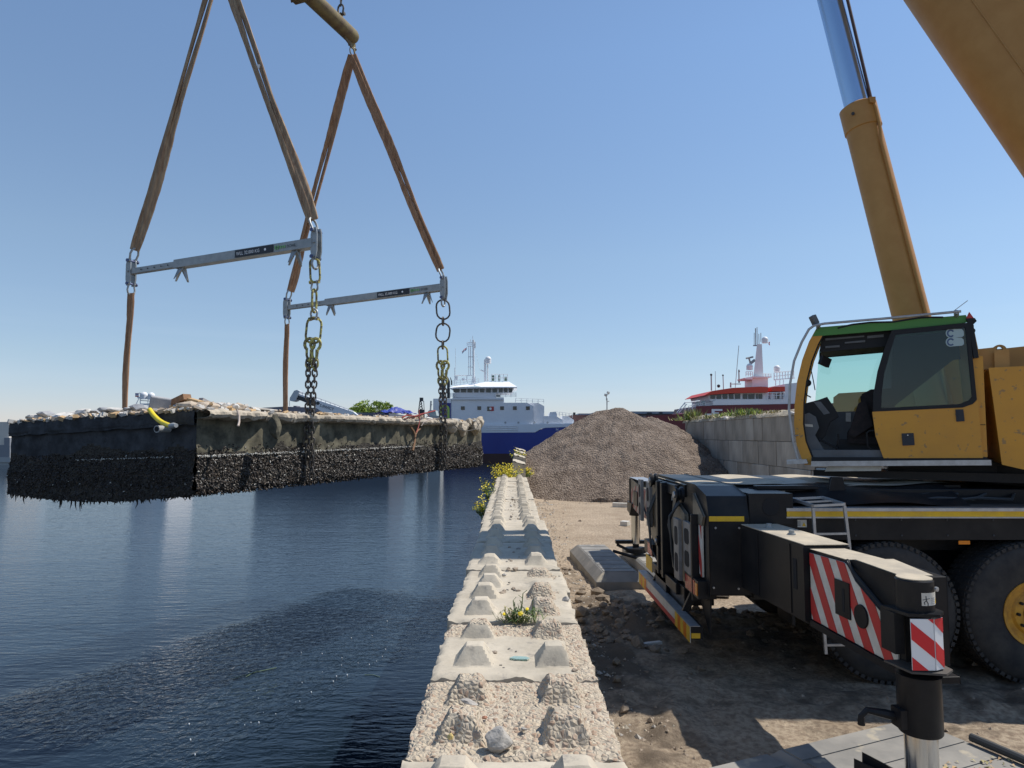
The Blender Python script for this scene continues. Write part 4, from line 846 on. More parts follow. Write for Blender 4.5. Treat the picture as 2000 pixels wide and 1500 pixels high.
for k, (a, b) in enumerate([(885, 897.5), (900, 910.5), (912.5, 923), (925.5, 935), (937, 946), (949, 959), (961.5, 971), (974, 982), (984, 991.5), (993.5, 1001)]):
    part('window', M_win, o, lambda mb: PP(mb, [(a, 758.7), (b, 758.2), (b-.6, 766.3), (a+.6, 766.3)], D+.5, .12))
for px in (904, 936, 980.5, 1005.5, 1031): part('window', M_win, o, lambda mb: BX(mb, px-3.6, 793.5, px+3.6, 800.5, D+.33 if px < 1036 else D+1.1, .1), bevel=0)
part('sign', [mat('sign_red', (.42, .05, .05), .5), M_win, M_rail], o, lambda mb: (setattr(mb, 'mi', 1), BX(mb, 951.5, 794, 958, 802.5, D+.3, .08), setattr(mb, 'mi', 0), BX(mb, 958, 794, 964.5, 802.5, D+.3, .08), setattr(mb, 'mi', 2), mb.lathe(at(958, 798.2, D+.3), (0, -1, 0), [(.22, 0), (.22, .02)], 12)))
part('dark_opening', M_win, o, lambda mb: BX(mb, 969, 771, 977, 775.5, D+.2, .1))
for px in (987, 1012.5, 1044, 1069.5): part('porthole', M_greym, o, lambda mb: mb.lathe(at(px, 825.3, D+.35 if px < 1041 else D+.55), (0, -1, 0), [(.17, 0), (.17, .06)], 14))
def rail(mb, pts, D, h, n, r=.025, rails=3):
    for k in range(rails): LN(mb, [(x, y-h*(k+1)/rails) for x, y in pts], D, r)
    (x0, y0), (x1, y1) = pts[0], pts[-1]
    for i in range(n+1): x = x0+(x1-x0)*i/n; y = y0+(y1-y0)*i/n; LN(mb, [(x, y), (x, y-h)], D, r*1.2)
part('deck_rail', M_rail, o, lambda mb: (rail(mb, [(944, 844), (1011, 843.5)], D-.02, 11, 2, .03), rail(mb, [(1007, 786), (1062, 788)], D+.4, 8, 5, .02, 2), rail(mb, [(968, 776), (1008, 776)], D+.1, 9, 4, .02, 4), rail(mb, [(880, 776), (890, 776)], D+.1, 8, 2, .02, 3), rail(mb, [(1086, 812), (1118, 816)], D+.8, 8, 5, .02, 2)))
part('roof_rail', M_rail, o, lambda mb: (rail(mb, [(960, 745), (991, 745)], D+2.5, 14, 4, .03, 2), rail(mb, [(885, 752), (935, 749)], D+2.5, 9, 7, .02, 2)))
part('main_mast', M_rail, o, lambda mb: (LN(mb, [(925, 748), (924.5, 664)], D+3, .11, 8), LN(mb, [(919, 732), (919, 676)], D+3, .045), LN(mb, [(915.5, 733), (915.5, 676)], D+3, .035), [LN(mb, [(914, y), (926, y)], D+3, .04) for y in (676, 672, 669, 697, 717)], LN(mb, [(912.5, 676), (912.5, 668)], D+3, .03), BX(mb, 926, 668, 929, 680, D+3, .2), LN(mb, [(923.4, 664), (923.2, 656)], D+3, .03), LN(mb, [(919.5, 668), (919, 663)], D+3, .03), BX(mb, 922, 736, 929, 748, D+3, .3), LN(mb, [(888, 733.5), (922, 733.5)], D+3, .05), LN(mb, [(888.5, 752), (888.5, 718)], D+3, .05), LN(mb, [(890, 718), (889.5, 680)], D+3, .018), BX(mb, 889, 735, 894, 742, D+3, .2), LN(mb, [(911, 745), (912, 735)], D+3, .05), LN(mb, [(929, 690), (938, 724)], D+3, .012)))
part('dome_mast', M_rail, o, lambda mb: (LN(mb, [(947.5, 745), (947.5, 702)], D+3, .12, 8), LN(mb, [(952.5, 745), (952.5, 710)], D+3, .07, 6), mb.sphere(at(953.5, 702, D+3), .56, 14, 8, (1, 1, 1)), mb.cyl(at(953.5, 704, D+3), at(953.5, 710, D+3), .53, 14), LN(mb, [(939, 723), (947, 726)], D+3, .07)))
part('small_dome', M_rail, o, lambda mb: mb.sphere(at(905, 741, D+3), .29, 12, 8))
part('roof_lockers', mat('locker', (.10, .16, .13), .6), o, lambda mb: (BX(mb, 960, 733, 965.5, 744, D+3, .3), BX(mb, 985, 736, 990, 744, D+3, .3), BX(mb, 973, 733, 977, 744, D+3, .2)))
part('exhaust_pipe', M_dkm, o, lambda mb: mb.tube([at(x, y, D+3) for x, y in ((876, 778), (876, 745), (874, 740), (868.5, 729))], [.27, .27, .25, .1], 10))
part('exhaust_pipe', M_dkm, o, lambda mb: mb.tube([at(x, y, D+3) for x, y in ((865.5, 778), (865.5, 744), (863, 738))], [.25, .25, .2], 10))
part('exhaust_pipe', M_dkm, o, lambda mb: mb.tube([at(x, y, D+3) for x, y in ((882, 752), (882, 745), (879.5, 737))], [.12, .12, .05], 8))
part('flag', [mat('flag_red', (.5, .03, .05), .7), M_rail, mat('flag_blue', (.02, .05, .25), .7)], o, lambda mb: [(setattr(mb, 'mi', k), mb.grid(lambda u, v_: at(911.5-9*u, 678+8*u+.6*math.sin(u*9)+1.5*(k+v_)+0, D+3+.2*math.sin(u*7)), 8, 1, False)) for k in range(3)])
mb = MB(); text_into(mb, 'N', at(1085.5, 841, D-.01), (1, 0, 0), UP, .42); mb.build('name_letter', M_rail, o)
K7 = 1.0
# ---- red and white ship
D = 86.0
M_sred = mat('ship_dark_red', (.15, .022, .028), .5, col2=(.12, .018, .024), scale=.3); M_sor = mat('ship_orange_red', (.58, .055, .028), .5)
o = empty('offshore_ship', at(1460, 840, D), 'ship with dark red hull and bright red bridge roof behind the retaining wall', 'ship')
part('hull', M_sred, o, lambda mb: PP(mb, [(1262, 812), (1340, 808), (1357, 803), (1361, 793), (1560, 788.5), (1700, 786), (1700, 935), (1262, 935)], D, 12))
part('deckhouse', M_sw, o, lambda mb: (PP(mb, [(1402, 780.5), (1530, 779.5), (1530, 789), (1393, 791.5), (1392, 784)], D+.3, 10), BX(mb, 1505, 766, 1530, 779.5, D+.8, 9), PP(mb, [(1533, 750), (1560, 747), (1560, 788), (1530, 789), (1530, 765)], D+.3, 9)))
part('bridge', M_sw, o, lambda mb: PP(mb, [(1384, 772), (1500, 765), (1500, 780.3), (1402, 781), (1388, 784)], D+.8, 9))
part('bridge_roof', M_sor, o, lambda mb: (PP(mb, [(1376, 772), (1391, 763.5), (1430, 757.5), (1485, 755), (1500, 756), (1500, 766.5), (1430, 768), (1392, 770.5), (1376, 772.5)], D+.1, 10), PP(mb, [(1508, 755.5), (1533, 755), (1533, 764.5), (1508, 764)], D+.1, 10)))
for a, b in ((1388, 1397), (1400, 1409), (1412, 1421), (1424, 1433), (1436, 1446), (1451, 1460), (1462, 1474), (1477, 1480.5), (1482, 1489), (1515, 1522)): part('window', M_win, o, lambda mb: PP(mb, [(a, 769.8), (b, 769), (b, 779), (a, 779)], D+.7, .1))
part('mast_tower', M_sw, o, lambda mb: (mb.loft([[at(x, y, D+dd) for x, dd in ((x0, 4), (x1, 4), (x1, 6), (x0, 6))] for x0, x1, y in ((1471.5, 1491, 735), (1478.5, 1488, 672))], smooth=False), BX(mb, 1469.5, 737.5, 1500, 757, D+4, 3), BX(mb, 1470, 735, 1507, 737.3, D+3.5, 4), PP(mb, [(1454, 738), (1470, 735.5), (1470, 741), (1456, 741)], D+3.5, 3)))
part('mast_head', M_greym, o, lambda mb: (LN(mb, [(1476, 675), (1475.5, 641)], D+5, .07), LN(mb, [(1479, 672), (1478.5, 639)], D+5, .05), LN(mb, [(1482.5, 672), (1482, 652)], D+5, .05), LN(mb, [(1486, 668), (1486, 650)], D+5, .05), LN(mb, [(1473, 676), (1473, 650)], D+5, .04), LN(mb, [(1471, 675), (1480, 675)], D+5, .08), LN(mb, [(1457, 700), (1471, 697)], D+5, .12), LN(mb, [(1465, 710), (1474, 703)], D+5, .2), LN(mb, [(1463, 700), (1466, 710)], D+5, .12)))
for px, py, r_ in ((1494, 663.5, .42), (1464, 716, .42), (1517.5, 719.5, .42)):
    part('radome', M_rail, o, lambda mb: (mb.sphere(at(px, py, D+4), r_, 16, 10), mb.cyl(at(px, py, D+4), at(px, py+6.5, D+4), r_*.96, 16)))
part('platform_rail', M_rail, o, lambda mb: (rail(mb, [(1457, 735), (1470, 735)], D+3.5, 9, 3, .04, 2), rail(mb, [(1512, 742), (1550, 738)], D+3.5, 14, 7, .05, 2), [LN(mb, [(x, 757), (x, 741)], D+3.5, .06) for x in (1515, 1523, 1530)], LN(mb, [(1512, 742), (1552, 738)], D+3.5, .08), rail(mb, [(1490, 735), (1506, 735)], D+3.5, 5, 3, .03, 2), rail(mb, [(1500, 779), (1533, 778)], D+.05, 12, 4, .04, 2), rail(mb, [(1345, 801), (1378, 794)], D+.5, 8, 5, .03, 2)))
part('antennas', M_greym, o, lambda mb: [LN(mb, q, D+3, r_) for q, r_ in (([(1389.5, 763), (1389, 730)], .09), ([(1397.5, 763), (1397, 725)], .03), ([(1413, 760), (1412, 732)], .06), ([(1436, 757), (1443, 675)], .04), ([(1443.5, 748), (1443, 722)], .09), ([(1426, 750), (1447, 750)], .06), ([(1427, 757), (1427, 747)], .1))])
part('signal_lamps', M_dkm, o, lambda mb: (mb.sphere(at(1403.5, 754, D+3), .22, 10, 6), mb.sphere(at(1389, 732, D+3), .16, 8, 5), mb.sphere(at(1412, 733, D+3), .12, 8, 5), mb.sphere(at(1443.5, 725, D+3), .12, 8, 5), mb.sphere(at(1443.5, 746, D+3), .12, 8, 5)))
part('stairs', M_rail, o, lambda mb: (LN(mb, [(1322, 806), (1338, 786), (1352, 785), (1367, 783)], D+.5, .07), LN(mb, [(1326, 806), (1342, 789)], D+.5, .05), LN(mb, [(1338, 786), (1338, 800)], D+.5, .05), LN(mb, [(1352, 785), (1352, 800)], D+.5, .05)))
part('deck_drums', mat('drum', (.30, .36, .36), .5), o, lambda mb: (mb.cyl(at(1374, 792, D+1), at(1374, 782.5, D+1), .26, 12), mb.cyl(at(1362.5, 792, D+1), at(1362.5, 781, D+1), .25, 12)))
part('hull_letter', M_rail, o, lambda mb: (BX(mb, 1390, 799, 1411, 802.5, D-.04, .03), BX(mb, 1390, 802.5, 1396, 812, D-.04, .03), BX(mb, 1376, 808, 1390, 812, D-.04, .03), BX(mb, 1396, 805.5, 1404, 808, D-.04, .03)))
part('flag', mat('flag_red2', (.5, .04, .05), .7), o, lambda mb: PP(mb, [(1501, 669), (1504, 667), (1503, 671), (1504, 675), (1501.5, 673)], D+5, .03))
# ---- self unloading ship with raised conveyor boom, low shed, bush, towers
D = 95.0
o = empty('bulk_carrier', at(600, 830, D), 'white ship whose raised conveyor boom shows between the sling and the chain', 'ship')
part('boom', [M_sw, M_dkm], o, lambda mb: (PP(mb, [(584, 769), (690, 804.5), (700, 812), (640, 812), (612, 793), (582, 780)], D, 1.2), setattr(mb, 'mi', 1), PP(mb, [(580, 771.5), (617, 783.5), (617, 792.5), (577, 779)], D-.05, .06)))
part('boom_head', mat('boom_head', (.45, .50, .53), .5), o, lambda mb: PP(mb, [(574.5, 763), (580, 761.5), (585, 764), (577, 782), (571, 784), (565.5, 782.5), (566, 777)], D-.3, 1.8))
part('boom_rail', M_rail, o, lambda mb: (LN(mb, [(582, 764), (640, 784), (690, 803)], D, .06), [LN(mb, [(582+9*k, 764+3.15*k), (582+9*k, 769+3.1*k)], D, .04) for k in range(12)], LN(mb, [(582, 761), (582, 765)], D, .05), LN(mb, [(565.5, 783), (565.5, 793)], D, .04)))
part('hull', mat('grey_hull', (.10, .11, .14), .6), o, lambda mb: PP(mb, [(500, 806), (760, 806), (760, 925), (500, 925)], D+1, 14))
mb = MB(); text_into(mb, 'S.INVICT', at(624, 794, D-.06), (1, 0, -.31), (.29, 0, 1), .42, .9); mb.build('lettering', M_dkm, o)
part('logo', M_dkm, o, lambda mb: mb.lathe(at(621, 787.5, D-.02), (0, -1, 0), [(.24, 0), (.24, .03)], 12))
D = 110.0
o = empty('shed', at(590, 830, D), 'long low shed with grey roof behind the slab', 'building')
part('roof', mat('shed_roof', (.14, .14, .17), .7), o, lambda mb: (mb.prism([at(500, 797, D), at(555, 794, D), at(612, 796, D), at(650, 802.5, D), at(650, 806, D), at(500, 806, D)], (0, 20, 0)), BX(mb, 573, 792.5, 579, 795, D+1, 2)))
part('wall', mat('shed_wall', (.42, .42, .42), .8), o, lambda mb: BX(mb, 503, 806, 648, 925, D+.5, 19))
for k in range(6): part('window', M_win, o, lambda mb: BX(mb, 600+7*k, 803.2, 604+7*k, 805.6, D-.05, .1))
def leaf_crown(mb, c, rx, ry, rz, n, s_, seed, mis=1, shell=.55, up=0):
    r = random.Random(seed)
    cl = [(r.uniform(-.75, .75), r.uniform(-.75, .75), r.uniform(-.4, .85), r.uniform(.22, .42)) for _ in range(24)]
    for j in range(n):
        a, b, c_, rr = r.choice(cl); d = V((r.gauss(0, 1), r.gauss(0, 1), r.gauss(0, 1))).normalized()*rr*r.uniform(shell, 1)
        p = V((a+d.x, b+d.y, c_+d.z)); 
        if p.length > 1.02+.10*r.random(): p = p*(1.0/p.length)
        q = V(c)+V((p.x*rx, p.y*ry, p.z*rz)); n1 = V((r.uniform(-1, 1), r.uniform(-1, 1), r.uniform(-.2, 1))).normalized(); u = n1.orthogonal().normalized(); w_ = n1.cross(u); k = s_*r.uniform(.6, 1.4)
        mb.mi = r.randrange(mis); mb.add([q-u*k, q+w_*k*.5, q+u*k, q-w_*k*.5], [(0,1,2,3)])
M_leaf = [mat('leaf_a', (.24, .33, .05), .6, spec=.3), mat('leaf_b', (.34, .42, .07), .6, spec=.3), mat('leaf_c', (.12, .19, .035), .6, spec=.3)]
D = 112.0
o = empty('round_tree', at(728, 880, D), 'bushy yellow green tree behind the slab', 'tree')
mb = MB(); leaf_crown(mb, at(728, 812, D), 3.8, 3.4, 2.6, 5600, .16, 5, 3); leaf_crown(mb, at(700, 806, D), 1.8, 1.7, 1.05, 1000, .16, 6, 3); leaf_crown(mb, at(757, 806, D), 1.6, 1.7, 1.05, 1000, .16, 8, 3); mb.build('crown', M_leaf, o)
M_bark = mat('bark', (.12, .09, .06), .9, col2=(.18, .14, .10), scale=8)
b0 = at(728, 858, D); b0.z = .2; c0 = at(728, 815, D); part('trunk', M_bark, o, lambda mb: (mb.tube([b0, (b0+c0)/2, c0], [.4, .3, .2], 8), mb.tube([(b0+c0)/2, c0+V((1.7, 0, .9))], [.16, .05], 6), mb.tube([(b0+c0)/2, c0+V((-1.7, .2, .8))], [.1, .03], 6)))
D = 112.0
o = empty('harbour_crane', at(822, 850, D), 'dark lattice harbour crane tower seen above the red cables', 'crane')
part('tower', M_dkm, o, lambda mb: ([LN(mb, [(817+a*2, 806), (820+a*.5, 783)], D+dd, .07) for a in (0, 4.5) for dd in (0, .8)], [LN(mb, [(817.5+k*.7, 802-5*k), (826-k*.7, 797-5*k)], D, .05) for k in range(4)], [LN(mb, [(826-k*.7, 802-5*k), (817.5+k*.7, 797-5*k)], D, .05) for k in range(4)], BX(mb, 819.5, 776.5, 826, 783.5, D, .6), BX(mb, 817, 800, 828, 878, D, 1), LN(mb, [(827.5, 783), (828.5, 803)], D, .06)))
o = empty('grey_boat', at(843, 850, 90), 'small grey vessel with a thin mast left of the blue ship', 'boat')
part('hull', M_greym, o, lambda mb: PP(mb, [(833, 812), (860, 812), (860, 925), (836, 925)], 90, 4)); part('cabin', mat('cabin_grey', (.33, .38, .38), .6), o, lambda mb: PP(mb, [(836, 803), (839, 801), (850, 801), (853, 812), (836, 812)], 90.2, 3)); part('mast', M_greym, o, lambda mb: (LN(mb, [(841, 801), (842, 783)], 91, .12), LN(mb, [(840, 793), (844, 790)], 91, .06)))
# ---- yard lamp, low buildings at the right
D = 60.0
o = empty('floodlight_pole', at(1186, 850, D), 'thin pole with two floodlights standing behind the gravel heap', 'lamp pole')
part('pole', M_greym, o, lambda mb: (LN(mb, [(1185.5, 902), (1185.5, 778)], D, .05, 8), LN(mb, [(1182, 774), (1188, 770)], D, .035), LN(mb, [(1184.5, 782), (1184.5, 773)], D, .04), LN(mb, [(1185.5, 784.5), (1190, 783.5)], D, .03)))
for px, py in ((1183, 771.5), (1188, 767)): part('floodlight', M_greym, o, lambda mb: mb.box(at(px, py, D), (.24, .12, .18), rot=(-.3, .3, .2)), bevel=.01)
o = empty('warehouse', at(1230, 850, 130), 'long low grey warehouse on the horizon right of the heap', 'building')
part('wall', mat('warehouse_wall', (.26, .30, .34), .7), o, lambda mb: (BX(mb, 1130, 807.5, 1345, 860, 130, 20), BX(mb, 1160, 805.5, 1190, 808, 128, 10), BX(mb, 1232, 803.5, 1330, 808, 128, 12)))
part('door', M_dkm, o, lambda mb: (BX(mb, 1264, 805.5, 1273, 808.5, 127.8, .1), BX(mb, 1288, 804.5, 1294, 808, 127.8, .1)))
o = empty('brick_shed', at(1128, 850, 120), 'dark red brick building end just right of the blue ship bow', 'building')
part('wall', mat('dark_brick', (.14, .07, .06), .8), o, lambda mb: BX(mb, 1116, 810.5, 1160, 860, 120, 10)); part('chimney', M_dkm, o, lambda mb: BX(mb, 1120, 805.5, 1124, 810.5, 120, 1))
# ---- left edge: pale building and mast with two domes
D = 108.0
o = empty('pale_building', at(-40, 880, D), 'pale cream building cut off by the left edge of the photo', 'building')
part('wall', mat('cream_wall', (.62, .57, .50), .8, col2=(.58, .53, .46), scale=.5), o, lambda mb: BX(mb, -260, 824, 17.5, 905, D+1, 8))
part('lower_wall', mat('lower_wall', (.22, .23, .25), .8), o, lambda mb: (BX(mb, -260, 869, 19, 893, D+.5, 9), BX(mb, 8, 855, 19, 869, D+.6, 2)))
part('kerb', M_greym, o, lambda mb: (BX(mb, -260, 893, 20, 903, D+.4, 9.2), setattr(mb, 'mi', 0), BX(mb, -260, 903, 19, 915, D+.6, 9.2)))
D = 100.0
o = empty('domed_vessel', at(285, 850, D), 'vessel mast with two white satellite domes above the slab', 'boat')
for px, py in ((281.5, 772), (295.5, 773)): part('radome', M_rail, o, lambda mb: (mb.sphere(at(px, py, D), .50, 16, 10), mb.cyl(at(px, py, D), at(px, py+7.5, D), .49, 16)))
part('mast', M_rail, o, lambda mb: (LN(mb, [(264, 793), (272, 777)], D, .06), LN(mb, [(274, 800), (274, 766)], D, .07), LN(mb, [(264, 768), (276, 768)], D, .05), LN(mb, [(274, 782), (303, 784)], D, .06), BX(mb, 274, 788, 303, 791, D, .8), LN(mb, [(303, 797), (303, 779)], D, .05), LN(mb, [(289, 797), (289, 779)], D, .05), BX(mb, 268, 775, 273, 778, D, .4), LN(mb, [(316, 800), (316, 778)], D, .03)))
part('house', M_sw, o, lambda mb: BX(mb, 262, 797, 330, 920, D+.5, 8))
part('flag', [mat('flag_blue3', (.05, .07, .3), .7), M_rail, mat('flag_red3', (.5, .05, .06), .7)], o, lambda mb: [(setattr(mb, 'mi', k), BX(mb, 264, 768.5+2.2*k, 271, 770.7+2.2*k, D, .02)) for k in range(3)])
# far quay land closing the horizon
fb = MB(); a_, b_ = at(560, 850, 109), at(835, 850, 109); fb.b2((a_.x, 109, ZW-.5), (b_.x, 150, .25)); tag(fb.build('far_bank', mat('far_bank', (.20, .19, .17), .9)), kind='structure')
fl = MB(); fl.b2((-700, 150, ZW-.5), (700, 1400, .9)); tag(fl.build('far_quay', mat('far_quay', (.22, .22, .21), .9, col2=(.15, .16, .14), scale=.05)), kind='structure')
# ============================================================ PLANTS
M_stem = mat('plant_stem', (.10, .16, .05), .7, col2=(.16, .22, .07), scale=10); M_fl = mat('yellow_flower', (.85, .62, .02), .6); M_fl2 = mat('mustard_flower', (.80, .66, .03), .6); M_gl = mat('weed_leaf', (.09, .15, .045), .6, col2=(.16, .20, .07), scale=12); M_gl2 = mat('dry_leaf', (.38, .33, .16), .8)
def dandelion():
    r = random.Random(4); c = atz(1012, 1216, WT); c.z = WT; o = empty('dandelion', c, 'dandelion weed with narrow leaves growing in the joint between two blocks', 'plant')
    mb = MB()
    for j in range(130):
        a = r.uniform(0, 6.28); rad = r.uniform(.05, .15); b = c+V((r.gauss(0, .055), r.gauss(0, .02), 0)); h = r.uniform(.02, .09)
        if j < 12: h = r.uniform(.06, .13); rad = r.uniform(.01, .05)
        t1 = b+V((math.cos(a)*rad*.5, math.sin(a)*rad*.3, h)); t2 = b+V((math.cos(a)*rad, math.sin(a)*rad*.5, h*r.uniform(.5, 1.2))); w_ = V((-math.sin(a), math.cos(a), .2)).normalized()*(r.uniform(.003, .0055) if j > 11 else .0022)
        mb.mi = 0 if r.random() < .88 else 1; k = len(mb.v)
        mb.add([b-w_*.4, b+w_*.4, t1+w_, t1-w_, t2], [(0,1,2,3), (3,2,4)])
    mb.build('leaf', [M_gl, M_gl2], o)
    mb = MB(); hd_ = []
    for dx, dy, h in ((.015, -.02, .055), (-.085, 0, .045), (.055, .0, .075), (.03, .02, .17), (-.03, .01, .13), (.09, .02, .05)):
        e = c+V((dx, dy, h)); hd_.append(e); mb.tube([c+V((dx*.4, dy, 0)), c+V((dx*.8, dy, h*.6)), e], .003, 5)
        if h > .1:
            for q in range(5): mb.tube([e-UP*.03*q, e-UP*.03*q+V((r.uniform(-.03, .03), 0, .02))], .002, 4)
    mb.build('stem', M_stem, o)
    for i, e in enumerate(hd_[:3]): mb = MB(); mb.lathe(e, (0, -.6, .8), [(.004, 0), (.018 if i == 0 else .011, .006), (.016 if i == 0 else .01, .012), (.004, .014)], 12); mb.build('flower_head', M_fl, o)
dandelion()
def mustard(c, w_, h, n, lab, seed, lean=-.3, dense=1, yl=1):
    r = random.Random(seed); o = empty('mustard_plant', c, lab, 'plant', 'yellow flowering plants on the water side of the wall'); st = MB(); fl_ = MB(); lf = MB()
    for j in range(n):
        a = r.uniform(-1, 1); b = V(c)+V((r.uniform(-.3, .3)*w_, r.uniform(-.5, .5)*w_, 0)); H = h*r.uniform(.45, 1)
        tip = b+V((a*w_*.6+lean*H, r.uniform(-.5, .5)*w_, H)); mid_ = (b+tip)/2+V((lean*.1, 0, H*.08)); st.tube([b, mid_, tip], [.007, .005, .002], 4, caps=False)
        for q in range(int(10*dense)):
            t = r.uniform(.15, 1); p = b.lerp(mid_, t*2) if t < .5 else mid_.lerp(tip, t*2-1); d = V((r.uniform(-1, 1), r.uniform(-1, 1), r.uniform(-.3, 1)))
            if t < .62:
                L_ = r.uniform(.04, .10); w2 = V((-d.y, d.x, .3)).normalized()*L_*.22; d.normalize(); lf.mi = 0 if r.random() < .8 else 1; lf.add([p, p+d*L_*.5+w2, p+d*L_, p+d*L_*.5-w2], [(0,1,2,3)])
            elif r.random() < .75*yl+.1:
                for q2 in range(3):
                    e = p+V((r.gauss(0, .035), r.gauss(0, .035), r.gauss(0, .035))); s_ = r.uniform(.008, .017); u = V((r.uniform(-1, 1), r.uniform(-1, 1), 1)).normalized(); x = u.orthogonal()*s_; y = u.cross(x)
                    fl_.add([e-x, e-y, e+x, e+y], [(0,1,2,3)])
    st.build('stem', M_stem, o); lf.build('leaf', [M_gl, M_leaf[1]], o); fl_.build('flower', M_fl2, o)
c = at(1000, 938, 18.6); mustard(c-UP*.25, .55, .72, 80, 'large bushy mustard plant full of yellow flowers near the end of the wall', 1, -.25, 1.6)
c = at(1030, 925, 20.6); mustard(c-UP*.1, .25, .3, 26, 'smaller mustard plant on top of the wall right of the large one', 2, -.1, 1.2)
c = at(1012, 905, 23.5); mustard(c, .4, .5, 40, 'dull green plant behind the large mustard plant', 3, -.1, 1.2, .2)
c = at(948, 1003, 12.6); mustard(c-UP*.1, .2, .42, 16, 'sparse yellow flowering plant hanging over the water beside the wall', 5, -.35, 1.0); c = at(962, 985, 13.4); mustard(c, .25, .6, 18, 'thin flowering stalks just beyond the sparse plant over the water', 6, -.3, .8, .6)
# weeds on the retaining wall
r9 = random.Random(9)
def tuft(c, w_, h, n, lab, seed, dry=.4):
    h = h*.7; r = random.Random(seed); o = MB()
    for j in range(n):
        b = V(c)+V((r.gauss(0, w_*.4), r.gauss(0, w_*.4), 0)); H = h*r.uniform(.3, 1); t = b+V((r.gauss(0, h*.3), r.gauss(0, h*.3), H)); q = V((r.uniform(-1, 1), r.uniform(-1, 1), 0)).normalized()*.018
        o.mi = 1 if r.random() < dry else (0 if r.random() < .5 else 2); o.add([b-q, b+q, (b+t)/2+q*1.4, t, (b+t)/2-q*1.4], [(0,1,2,3,4)])
    tag(o.build('weed_clump', [M_gl, M_gl2, M_leaf[1]]), lab, 'plant', 'weeds on top of the retaining wall')
for k, (px, Y_, w_, h, n, dry, lb) in enumerate([(1352, 33, .5, .9, 160, .3, 'tall yellowish weed at the far corner of the retaining wall'), (1330, 34, .8, .35, 130, .8, 'low dry weeds spilling down the far end of the wall'), (1372, 32, .6, .35, 120, .7, 'dry weeds just right of the tall yellowish weed'), (1395, 30, .6, .4, 140, .6, 'dry weeds below the letter on the red hull'),
        (1418, 28.5, .6, .4, 160, .35, 'greenish weeds in the middle of the wall top'), (1450, 26, .55, .5, 220, .1, 'bright green weed clump on the wall top'), (1468, 25, .4, .4, 140, .2, 'second green clump beside the bright green one'), (1487, 24, .4, .25, 80, .6, 'sparse dry weeds right of the green clumps'), (1515, 22.5, .4, .2, 60, .8, 'dry tufts on the pale rubble near the crane cab')]):
    c = V(((px-1004)/F*Y_, Y_, 3.12)); c.x = max(c.x, WX+.15); tuft(c, w_, h, n, lb, 50+k, dry)
_o = ['first', 'second', 'third', 'fourth', 'fifth', 'sixth', 'seventh', 'eighth', 'ninth', 'tenth', 'eleventh', 'twelfth', 'thirteenth', 'fourteenth', 'fifteenth', 'sixteenth', 'seventeenth', 'eighteenth', 'nineteenth', 'twentieth']
ORD = _o+['twenty '+q for q in _o[:6]]
for k in range(26):
    y = 15+k*.72; mb = rock_mb((WX+.08+r9.uniform(-.02, .35), y, 3.06), r9.uniform(.07, .17), 400+k, (1.3, 1, .55), k, .5, 2)
    tag(mb.build('rubble_piece', M_rub[r9.choice([0, 2, 0])]), ORD[k]+' pale broken stone from the crane along the top edge of the retaining wall', 'rubble', 'pale stones along the top of the retaining wall')
# ============================================================ MOBILE CRANE
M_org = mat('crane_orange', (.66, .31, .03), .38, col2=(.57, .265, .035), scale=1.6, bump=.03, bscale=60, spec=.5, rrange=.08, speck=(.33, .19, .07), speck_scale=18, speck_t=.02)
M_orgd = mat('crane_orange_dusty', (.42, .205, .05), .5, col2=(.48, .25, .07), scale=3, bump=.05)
M_blk = mat('chassis_black', (.010, .011, .014), .38, col2=(.024, .023, .023), scale=3, bump=.06, bscale=30, rrange=.1, spec=.22)
M_dust = mat('dusty_black', (.035, .034, .033), .7, col2=(.11, .095, .08), scale=2.2, lo=.3, hi=.7, bump=.1, bscale=20)
M_dtop = mat('dusty_top', (.50, .43, .32), .85, col2=(.33, .29, .23), scale=4, bump=.2)
M_tyre = mat('tyre_rubber', (.022, .021, .022), .8, col2=(.05, .045, .04), scale=5, bump=.2)
M_yt = mat('yellow_tape', (.78, .48, .01), .45, col2=(.62, .38, .03), scale=7); M_red = mat('hazard_red', (.52, .035, .035), .45, col2=(.42, .05, .04), scale=8); M_wh = mat('hazard_white', (.66, .64, .58), .5, col2=(.52, .49, .42), scale=6)
M_alu = mat('aluminium', (.45, .46, .47), .4, metal=.6, col2=(.34, .34, .34), scale=12)
M_chrome = mat('chrome_rod', (.62, .63, .63), .16, metal=1, col2=(.5, .48, .44), scale=3, stretch=(1, 1, .2))
M_rod = mat('boom_cylinder_rod', (.42, .55, .72), .22, metal=.9)
M_grn = mat('roof_green', (.07, .23, .045), .45); M_int = mat('cab_interior', (.012, .013, .015), .7); M_intg = mat('cab_grey_plastic', (.13, .14, .15), .6, col2=(.10, .105, .11), scale=6); M_seat = mat('seat_fabric', (.014, .013, .014), .9, col2=(.03, .022, .022), scale=20)
M_amber = mat('amber_lens', (.75, .22, .01), .25); M_redl = mat('red_lens', (.42, .02, .015), .25)
M_plate = mat('perforated_plate', (.27, .27, .27), .55, metal=.3, col2=(.20, .19, .18), scale=8); M_pan = mat('tan_reflection_panel', (.27, .235, .18), .45, metal=.25, col2=(.15, .135, .11), scale=3, lo=.35, hi=.6)  # M_pan: tan colour stands in for sunny ground reflected in the rear panels
